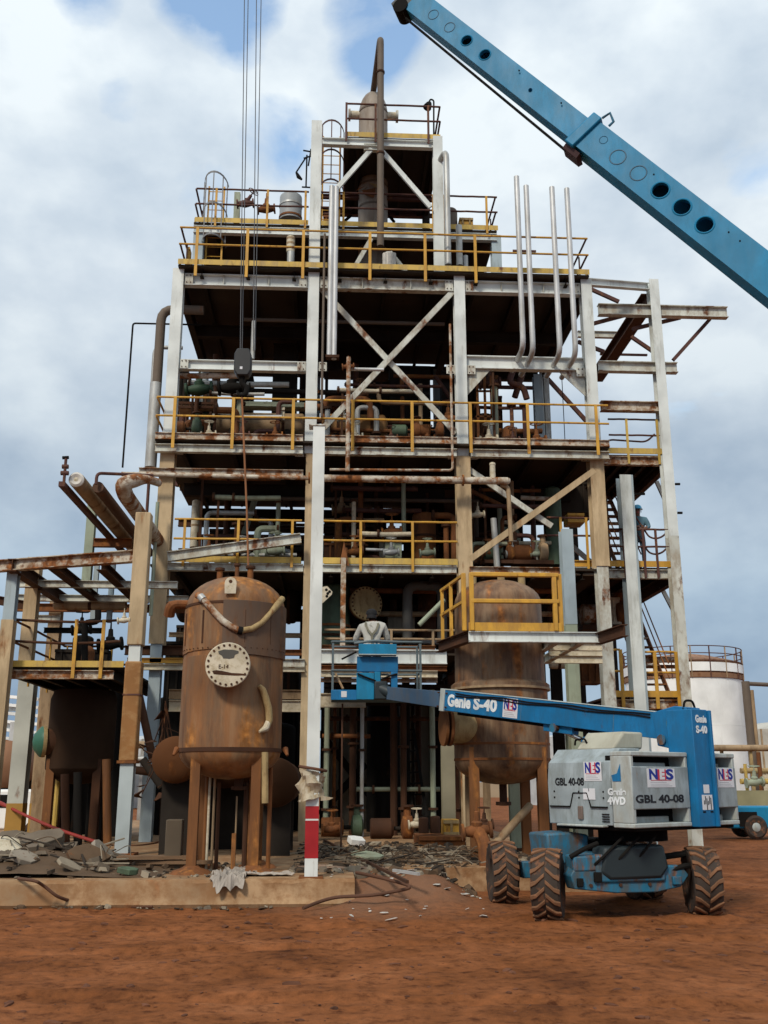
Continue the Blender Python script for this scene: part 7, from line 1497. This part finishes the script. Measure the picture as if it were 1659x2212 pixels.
for k, m_ in enumerate(cm):
    mb = MB()
    for i in range(420):
        x, y = -7 + rr.gauss(0, 2.4), 16.9 + rr.gauss(0, 1.1)
        if y < 15.0 or x > -2.4: continue
        chunk(mb, (x, y, .36 + mound(x, y) + .02), .015 + .12 * rr.random() ** 3, rr, rr.uniform(.35, 1.0))
    for i in range(420):
        x, y = rr.uniform(-.6, 3.6), rr.uniform(15.6, 23)
        if x > 2.2 and y < 17: continue
        z = max(ground_h(x, y), .35 if y > 16.55 or x < XS else -1); chunk(mb, (x, y, z + .01), .012 + .12 * rr.random() ** 4, rr, rr.uniform(.3, 1.0))
    for i in range(60):
        x, y = rr.uniform(-4.5, -1.0), rr.uniform(15.0, 17.5); chunk(mb, (x, y, .365), .02 + .05 * rr.random() ** 2, rr, rr.uniform(.2, .7))
    for i in range(22):
        x = rr.uniform(-8, XS - 1); y = 14.70 - abs(rr.gauss(0, .07)); chunk(mb, (x, y, ground_h(x, y) + .02), .015 + .05 * rr.random() ** 2, rr, rr.uniform(.3, .8))
    for i in range(14):
        x, y = rr.uniform(-.4, 3.0), rr.uniform(16.0, 20); a = rr.uniform(0, 3.14); c = Vector((x, y, .40 + rr.random() * .1)); d = Vector((math.cos(a), math.sin(a), rr.uniform(-.1, .15))) * rr.uniform(.2, .7); mb.bar(c - d, c + d, rr.uniform(.015, .05), .015)
    for i in range(10):
        x, y = rr.uniform(-8.5, -3), rr.uniform(15.4, 17.5); a = rr.uniform(0, 3.14); c = Vector((x, y, .42 + mound(x, y))); d = Vector((math.cos(a), math.sin(a), rr.uniform(-.2, .3))) * rr.uniform(.2, .6); mb.bar(c - d, c + d, rr.uniform(.02, .07), .02)
    for i in range(16):
        x, y = rr.choice([rr.uniform(-8.5, -3.2), rr.uniform(-.3, 2.8)]), rr.uniform(15.4, 17.6); y += 1.2 if x > -1 else 0; z0 = .40 + mound(x, y); a = rr.uniform(0, 6); L_ = rr.uniform(.3, .9)
        mb.tube(rnd([(x, y, z0), (x + L_ * .4 * math.cos(a), y + L_ * .4 * math.sin(a), z0 + rr.uniform(.02, .25)), (x + L_ * math.cos(a + .5), y + L_ * math.sin(a + .5), z0)], .2), .008, 5)
    solo(mb, 'rubble', m_, ['grey rubble chips strewn over the slab under the tower', 'brown rubble chips strewn over the slab under the tower', 'pale rubble chips strewn over the slab under the tower', 'black rubble chips strewn over the slab under the tower'][k], 'rubble', kind='stuff')
def slabby(label, u, v, s, m, tilt, name='broken_slab', cat='broken slab', th=.08, zadd=.0):
    c = G(u, v, .38); c.z += mound(c.x, c.y) + zadd; q = Matrix.Rotation(tilt[2], 3, 'Z') @ Matrix.Rotation(tilt[0], 3, 'X') @ Matrix.Rotation(tilt[1], 3, 'Y'); r_ = random.Random(u)
    pts = [c + q @ Vector((math.cos(a) * s * r_.uniform(.7, 1.2) * 1.4, math.sin(a) * s * r_.uniform(.7, 1.1), 0)) for a in [i * math.pi / 4 for i in range(8)]]
    solo(MB().plate(pts, th, q @ Vector((0, 0, 1))), name, m, label, cat, bevel=.01, smooth=False)
slabby('pale upright broken slab on the rubble heap at the left', 66, 1838, .33, cm[2], (1.0, .2, .3)); slabby('big grey broken slab lying at the left end of the heap', 24, 1864, .30, cm[0], (.5, .1, .2), th=.16)
slabby('grey broken slab in front of the rubble heap', 88, 1872, .27, cm[0], (.35, -.2, .5), th=.15); slabby('small cream broken slab at the left picture edge', 8, 1880, .2, cream, (.9, .3, .1))
slabby('dark flat broken slab behind the rubble heap', 128, 1850, .24, cm[0], (.25, -.3, .9), th=.12); slabby('brown broken slab leaning at the right end of the heap', 185, 1880, .22, cm[1], (.8, .2, .2)); slabby('pale thin broken slab on the slab edge beside the hose', 150, 1888, .2, cm[2], (.4, .4, .6), th=.05); slabby('cream broken slab low in front of the heap', 45, 1886, .2, chunkm, (.5, .1, .9))
slabby('tan broken slab tilted right of the heap', 218, 1872, .25, chunkm, (.7, .5, .8)); slabby('red scrap of metal on the rubble heap', 128, 1862, .08, letred, (.5, .2, .4), 'metal_scrap', 'scrap', .02)
slabby('pale green pipe lagging lying beyond the banded column', 790, 1858, .22, greenish, (.2, .1, .1), 'lagging_sheet', 'lagging', .05, .06)
slabby('white and yellow scrap box on the dark debris', 768, 1828, .16, whitep, (.3, .1, .4), 'scrap_box', 'scrap', .12, .05)
slabby('green scrap bag at the slab edge left of the pier', 275, 1890, .10, greenv, (.2, .1, .4), 'scrap_bag', 'bag', .08)
for k, (u, v, ln, yw_, s) in enumerate(((340, 1852, 1.2, .05, 'topmost'), (352, 1862, 1.5, -.05, 'middle'), (345, 1872, 1.3, .08, 'lowest'))):
    c = G(u, v, .40 + .07 * (2 - k)); d = Vector((math.cos(yw_), math.sin(yw_), 0)) * ln / 2
    solo(MB().bar(c - d, c + d, .22, .05), 'plank', woodm, f'weathered plank by the white left post, {s} of the pile', 'plank', 'planks by the left post')
for k, (ua, va, ub, vb, s) in enumerate(((20, 1800, 190, 1775, 'long dark plank lying behind the rubble heap'), (700, 1815, 880, 1905, 'thin dark bar slanting over the debris'), (850, 1880, 905, 1888, 'short pale bar on the dirt ramp'))):
    a, b = G(ua, va, .42), G(ub, vb, .42); solo(MB().bar(a, b, .1 if k == 0 else .04, .04), 'scrap_bar', [darkm, rustd, greyw][k], s, 'bar')
def sheet(label, u, v, w, d, m, name='plastic_sheet', cat='sheet', seed=1, z0=.0, amp=.09):
    c = G(u, v, z0); mb = MB(); n = 16; vs = []
    for j in range(n + 1):
        for i in range(n + 1):
            x, y = (i / n - .5), (j / n - .5); e = 1 - .5 * abs(noise.noise(Vector((math.atan2(y, x) * 1.5, seed, 0)))); wx, wy = x * w * e, y * d * e
            X_, Y_ = c.x + wx, c.y + wy; base = .352 if (Y_ > 14.8 and X_ < XS) else max(ground_h(X_, Y_), -.05)
            if Y_ > 14.5 and Y_ <= 14.8 and X_ < XS: base = .352 * (Y_ - 14.5) / .3
            vs.append((X_, Y_, base + .012 + amp * abs(noise.noise(Vector((x * 4, y * 4, seed)))) + .5 * amp * abs(noise.noise(Vector((x * 11, y * 11, seed))))))
    mb.add(vs, [(j * (n + 1) + i, j * (n + 1) + i + 1, (j + 1) * (n + 1) + i + 1, (j + 1) * (n + 1) + i) for j in range(n) for i in range(n)])
    o = solo(mb, name, m, label, cat, smooth=False); md = o.modifiers.new('th', 'SOLIDIFY'); md.thickness = .006; return o
sheet('crumpled grey plastic sheet hanging over the slab edge by the vessel legs', 492, 1922, .5, .6, plastic, seed=3, z0=.2, amp=.16); sheet('flattened white plastic sheet on the dirt at the slab foot', 560, 1948, 1.0, .35, mat('white_plastic', (.36, .31, .26), .4, (.25, .12, .07), .5, sc=4), seed=5, amp=.06)
sheet('dusty pale mat lying on the dirt ramp right of the slab', 740, 1925, 1.7, .8, mat('dusty_mat', (.30, .20, .14), .45, (.22, .10, .05), .9, sc=2, streak=1), 'dusty_mat', 'mat', 8, amp=.03)
sheet('pale rag on the slab top behind the plastic sheet', 520, 1888, .5, .5, plastic, 'rag', 'rag', 11, .35, .12)
fl = MB(); rr = random.Random(31)
for i in range(60):
    u = rr.uniform(690, 1050); v = rr.uniform(1880, 1965); c = G(u, v, .1); z = ground_h(c.x, c.y)
    if c.x < XS and c.y > 14.7: z = .352
    c = Vector((c.x, c.y, z + .015)); s = .02 + .07 * rr.random() ** 3; q = Matrix.Rotation(rr.random() * 6, 3, 'Z') @ Matrix.Rotation(rr.uniform(-.5, .5), 3, 'X')
    fl.plate([c + q @ Vector((math.cos(a) * s * rr.uniform(.5, 1.2), math.sin(a) * s * rr.uniform(.5, 1.2), 0)) for a in (0, 1.3, 2.7, 4, 5.2)], .006, q @ Vector((0, 0, 1)))
solo(fl, 'litter', mat('pale_litter', (.50, .48, .44), .2, (.3, .2, .15), .6, sc=5), 'pale flakes of litter scattered on the dirt ramp', 'litter', kind='stuff', smooth=False)
def hose(label, pts, r, m, z=None, name='hose'):
    P = []
    for u, v, h in pts:
        p = G(u, v, h); P.append(p)
    P2 = []
    for i in range(len(P) - 1):
        p0, p1, p2, p3 = P[max(i - 1, 0)], P[i], P[i + 1], P[min(i + 2, len(P) - 1)]
        for k in range(8): t = k / 8; P2.append(.5 * (2 * p1 + (p2 - p0) * t + (2 * p0 - 5 * p1 + 4 * p2 - p3) * t * t + (3 * p1 - p0 - 3 * p2 + p3) * t ** 3))
    P2.append(P[-1]); solo(MB().tube(P2, r, 8), name, m, label, 'hose')
hose('brown hose draped over the concrete slab edge at the left', [(40, 1898, .37), (75, 1903, .375), (95, 1914, .30), (128, 1938, .15), (175, 1950, .04), (250, 1957, .01), (330, 1958, .01)], .022, hoseM)
hose('brown hose snaking over the dirt ramp right of the slab', [(655, 1962, .03), (690, 1948, .08), (730, 1938, .13), (800, 1934, .17), (850, 1926, .21), (885, 1915, .28), (830, 1898, .36), (770, 1885, .38)], .024, hoseM)
P = rnd([W(-30, 1722, 25), W(8, 1738, 24.5), W(60, 1764, 23.5), W(125, 1792, 22.5), W(205, 1818, 21.5)], 1.2); solo(MB().tube(P, [.05] * 4 + [.034] * (len(P) - 4), 8), 'hose', redhose, 'red hose sagging past the yellow based columns at the left', 'hose')
hose('dark cable lying behind the white left post', [(240, 1826, .36), (300, 1826, .36), (345, 1818, .38), (390, 1800, .5)], .02, hoseM)

# ================================================================ things beyond the tower
xt, yt = X(1482, 1550, 50), 50.0; rt = px(123, 1482, 1550, 50); ztk = Z(1482, 1462, yt - rt)
T = thing('storage_tank', 'big white storage tank with a rusty railed rim behind the stair tower', 'tank', (xt, yt, 0))
MB().lathe([(rt, -.1), (rt, ztk)], (xt, yt, 0), n=72).build('shell', whitep, T)
MB().lathe([(rt * 1.0, ztk - .02), (rt * 1.02, ztk), (rt * 1.02, ztk + .22), (rt * .99, ztk + .24), (rt * .99, ztk + .62), (rt, ztk + .63), (rt, ztk + .86), (rt * .5, ztk + 1.25), (.001, ztk + 1.5)], (xt, yt, 0), n=72).build('roof', mat('rusty_tank_roof', (.25, .13, .07), .5, RU, .8), T)
MB().lathe([(rt * 1.0, ztk + .30), (rt * 1.025, ztk + .30), (rt * 1.025, ztk + .72), (rt, ztk + .72)], (xt, yt, 0), n=72).build('rim_band', whitep, T)
for hh in (.80, 1.15, 1.5): MB().tube([(xt + rt * 1.02 * math.cos(a), yt + rt * 1.02 * math.sin(a), ztk + hh) for a in [2 * math.pi * i / 60 for i in range(61)]], .025, 6).build('rim_rail', redrail, T)
for i in range(20): a = 2 * math.pi * i / 20 + .12; c = Vector((xt + rt * 1.02 * math.cos(a), yt + rt * 1.02 * math.sin(a), ztk)); MB().bar(c, c + Vector((0, 0, 1.5)), .05, .05).build('rim_post', redrail if i % 2 else tanp, T)
for z in (ztk * .33, ztk * .66): MB().lathe([(rt, -.012), (rt * 1.002, -.01), (rt * 1.002, .01), (rt, .012)], (xt, yt, z), n=72).build('weld_band', whitep, T)
for u, ang in ((1595, 0),):
    pass
a = -.35; c = Vector((xt + rt * 1.03 * math.cos(a), yt + rt * 1.03 * math.sin(a), 0)); MB().tube([c + Vector((0, 0, ztk - .2)), c + Vector((0, 0, .2))], .06, 8).build('drain_pipe', whitep, T)
MB().lathe([(.1, -.6), (.28, -.3), (.32, 0), (.2, .3), (.05, .4)], c + Vector((-.1, 0, ztk - .5)), n=12).build('dried_weed', mat('dried_weed', (.12, .09, .05), .2, RU, 1), T)
q = vp(1617, 1472, 1620, 46); q[1].z = 0
t = thing('standpipe', 'brown standpipe with a cross arm right of the white tank', 'pipe', q[1]); MB().tube([q[1], q[0]], .18, 14).build('riser', brownp, t); MB().tube([q[0] + Vector((0, 0, -.1)), Vector((xt + rt, 46.5, q[0].z - .1))], .1, 10).build('arm', brownp, t); MB().tube([q[1] + Vector((.25, 0, 0)), q[0] + Vector((.25, 0, -.4))], .1, 12).build('riser', tanp, t)
c0 = X(1640, 1600, 60); r2 = px(75, 1640, 1600, 60); z2_ = Z(1640, 1577, 60); xq = X(1680, 1600, 60)
T = thing('storage_tank', 'lower pale storage tank at the right picture edge', 'tank', (xq, 60, 0)); MB().lathe([(r2, -.1), (r2, z2_), (r2 * .5, z2_ + .4), (.001, z2_ + .5)], (xq, 60, 0), n=48).build('shell', mat('pale_tank', (.42, .40, .35), .15, RU, .6), T)
for i in range(14): a = math.pi + math.pi * i / 13; MB().box((xq + r2 * 1.005 * math.cos(a), 60 + r2 * 1.005 * math.sin(a), z2_ / 2), (.08, .08, z2_)).build('rib', tanp, T)
t = thing('pipe_bridge', 'tan pipe bridge crossing behind the lift at the right edge', 'pipe bridge', W(1640, 1720, 44))
zz = Z(1640, 1616, 44); MB().tube([(X(1540, 1616, 44), 44, zz), (X(1760, 1616, 44), 44, zz)], .14, 12).build('pipe_run', tanp, t)
for u in (1560, 1622, 1700): x = X(u, 1616, 44); MB().bar((x, 44.1, 0), (x, 44.1, zz), .12, .12).build('support', tanf, t)
for v in (1665, 1688): MB().tube([(X(1600, v, 43), 43, Z(1640, v, 43)), (X(1760, v, 43), 43, Z(1640, v, 43))], .12, 10).build('lower_pipe', tanf if v < 1670 else yellowp, t)
solo(MB().box((X(1650, 1710, 41), 41, Z(1650, 1712, 41) / 2), (9, .4, Z(1650, 1703, 41))), 'bund_wall', mat('olive_wall', (.30, .28, .16), .2, RU, .9), 'low olive bund wall behind the blue trailer', 'wall')
# blue trailer compressor
Yt = 31.0
xa, xb = X(1588, 1800, Yt), X(1652, 1800, Yt); T = thing('trailer', 'small blue wheeled compressor trailer parked behind the lift at the right', 'trailer', ((xa + xb) / 2, Yt, 0))
zt_, zm = Z(1620, 1742, Yt), Z(1620, 1790, Yt)
MB().box(((xa + xb) / 2 + .3, Yt + .6, (zt_ + zm) / 2), (xb - xa + .9, 1.1, zt_ - zm)).build('canopy', bluec, T, bevel=.05); MB().box(((xa + xb) / 2, Yt + .06, (zt_ + zm) / 2 - .05), ((xb - xa) * .62, .08, (zt_ - zm) * .66)).build('open_bay', black, T)
MB().box((xa - .1, Yt + .3, .55), (1.7, .5, .2)).build('drawbar', MATS['black_cover'], T); MB().box(((xa + xb) / 2 + .2, Yt + .6, .6), (1.9, .9, .25)).build('chassis', MATS['black_cover'], T)
for y in (Yt - .02, Yt + 1.0):
    w_ = MB().lathe([(.001, -.03), (.1, -.02), (.16, .02), (.17, .1)], (X(1635, 1800, Yt), y, .34), (0, 1, 0), 20).build('wheel', greyl, T); MB().lathe([(.17, 0), (.28, -.03), (.345, .02), (.345, .16), (.28, .2), (.17, .17)], (X(1635, 1800, Yt), y, .34), (0, 1, 0), 28).build('tyre', rubber, w_)
# left background
hd = 34.0; T = thing('storage_drum', 'rust brown storage drum lying behind the rack at the left edge', 'drum', W(20, 1700, hd)); r_ = px(50, 20, 1650, hd); zc = Z(20, 1650, hd)
MB().lathe([(.001, -.3), (r_ * .7, -.2), (r_, 0), (r_, 5)], (X(8, 1650, hd), hd, zc), (0, 1, 0), 36).build('shell', mat('rust_brown_tank', (.24, .12, .065), .4, RU, .8), T); MB().box((X(8, 1650, hd), hd + 1.5, (zc - r_) / 2 + .2), (1.6, .4, max(.3, zc - r_ + .4))).build('saddle', darkm, T)
T = thing('white_stairs', 'white steel stair and grating stack far behind the left rack', 'stairs', W(40, 1700, 44))
for i in range(6):
    v = 1505 + 18 * i; MB().bar(W(-30, v - 4, 44), W(85, v + 6, 44), .5, .12).build('flight', whitep, T)
    if i % 2: MB().bar(W(-20, v + 9, 44), W(75, v + 3, 44), .06, .3).build('panel', greyw, T)
for u in (5, 45, 82): q = vp(u, 1490, 1690, 44); q[1].z = 0; MB().bar(*q, .15, .15, up=(0, 1, 0)).build('post', whitep, T)
def car(label, u, v, Y, m, cat, rot=0, L=4.2, H=1.45):
    c = W(u, v, Y); c.z = 0; f_ = Fr(c, (math.cos(rot), math.sin(rot))); T = thing('parked_car' if cat == 'car' else cat.replace(' ', '_'), label, cat, c)
    mb = MB(f_); pr = [(-L / 2, .35), (L / 2, .35), (L / 2, .75), (L * .3, .88), (L * .14, H), (-L * .3, H), (-L * .42, .92), (-L / 2, .85)]
    n = len(pr); mb.add([(x_, y, z) for x_ in (-.8, .8) for y, z in pr], [list(range(n)), list(range(n, 2 * n))[::-1]] + [(i, (i + 1) % n, n + (i + 1) % n, n + i) for i in range(n)]); mb.build('body', m, T, bevel=.06)
    for s in (-.805, .805): MB(f_).box((s, -.1, 1.13), (.02, L * .42, .36)).build('window', black, T)
    for y in (-L * .31, L * .31):
        for s in (-.72, .72): w_ = MB(f_).lathe([(.001, -.1), (.19, -.1), (.19, .1), (.001, .1)], (s, y, .32), (1, 0, 0), 18).build('wheel', greyl, T); MB(f_).lathe([(.19, -.1), (.32, -.1), (.32, .1), (.19, .1), (.19, -.1)], (s, y, .32), (1, 0, 0), 22, cap=False).build('tyre', rubber, w_)
    return T
car('white car parked behind the yellow based column at the left edge', 2, 1725, 31, whitep, 'car', R(180)); T = thing('forklift', 'yellow forklift parked behind the left rack', 'forklift', (X(95, 1715, 36), 36, 0))
xf = X(95, 1715, 36)
MB().box((xf, 36.8, .95), (2.0, 2.2, .9)).build('body', yellow, T, bevel=.08); MB().box((xf, 36.2, 2.3), (1.7, 1.5, .1)).build('roof', yellow, T)
for dx in (-.8, .8):
    for y in (35.5, 36.9): MB().bar((xf + dx, y, 1.3), (xf + dx, y, 2.3), .09, .09, up=(0, 1, 0)).build('post', yellow, T)
    for y in (35.9, 37.6): MB().cyl((xf + dx - .15, y, .4), (xf + dx + .15, y, .4), .4, 20).build('wheel', rubber, T)
MB().box((xf, 35.68, 1.15), (.5, .05, .4)).build('panel', black, T)
for k, (u0, v0, u1, v1, Y, m_, lab) in enumerate(((-40, 1640, 30, 1690, 62, whitep, 'distant white cabin at the left edge'), (60, 1655, 130, 1692, 70, tanp, 'distant tan shed behind the left rack'), (205, 1640, 262, 1692, 66, greyl, 'distant grey shed between rack and wrapped post'), (296, 1650, 345, 1692, 72, cream, 'distant cream shed right of the wrapped post'), (1608, 1668, 1680, 1702, 58, cream, 'pale low hut behind the pipe bridge at the right edge'))):
    cabinet('distant_shed', lab, u0, v0, u1, max(v1, 1691 + 3600 / Y / 1.9), Y, 4, m_, 'shed', ribs=5, rm=m_)
for k, (u, Y) in enumerate(((25, 40), (110, 42), (215, 43), (310, 45))):
    q = vp(u, 1560 + 12 * k, 1700, Y); q[1].z = 0; solo(MB().ibar(q[0], q[1], .25, .25, up=(0, 1, 0)), 'far_post', [greyw, tanp, rust, grey][k], f'{("pale", "tan", "rusty", "grey")[k]} far post standing beyond the left rack', 'post')
pipe_w('far_pipe', 'tan far pipe run carried beyond the left rack', [W(-60, 1600, 44), W(345, 1610, 44)], .16, tanp); pipe_w('far_pipe', 'grey far pipe run below the tan one beyond the left rack', [W(-60, 1632, 44), W(345, 1640, 44)], .11, grey)
pipe_w('far_pipe', 'thin rusty upright pipe right of the standpipe', vp(1642, 1625, 1715, 42), .09, rust); pipe_w('far_pipe', 'yellow upright pipe between tank and right edge', vp(1612, 1650, 1715, 41.5), .07, yellowp); valve('olive valve on the bund pipes at the right edge', 1630, 1690, 41, .4, greenish)
car('grey car parked far behind the dark left vessel', 128, 1705, 46, greym, 'car', R(90))
for k, (u, Y, r_, h_, s) in enumerate(((330, 75, 4.2, 4.5, 'left of the rusty vessel'), (1255, 80, 4.5, 5.0, 'behind the lift hood'), (430, 95, 5, 6, 'between the rusty vessel legs'))):
    x = X(u, 1650, Y); T = thing('storage_tank', f'distant pale storage tank seen {s}', 'tank', (x, Y, 0)); MB().lathe([(r_, -.1), (r_, h_), (.001, h_ + .5)], (x, Y, 0), n=40).build('shell', mat('distant_tank', (.45, .46, .46), .1, RU, .7) if k == 0 else MATS['distant_tank'], T)
wl = MB(); nw = 60
for i in range(nw + 1):
    x = -130 + 260 * i / nw; h = 1.7 + .5 * noise.noise(Vector((x * .05, 1, 1))); wl.v += [Vector((x, 118, -.2)), Vector((x, 121, h)), Vector((x, 124, h)), Vector((x, 130, -.2))]
wl.f = [(i * 4 + j, (i + 1) * 4 + j, (i + 1) * 4 + j + 1, i * 4 + j + 1) for i in range(nw) for j in range(3)]
struct(wl, 'terrain', mat('far_bank', (.22, .15, .09), .2, (.15, .10, .05), 1.0, sc=.2))
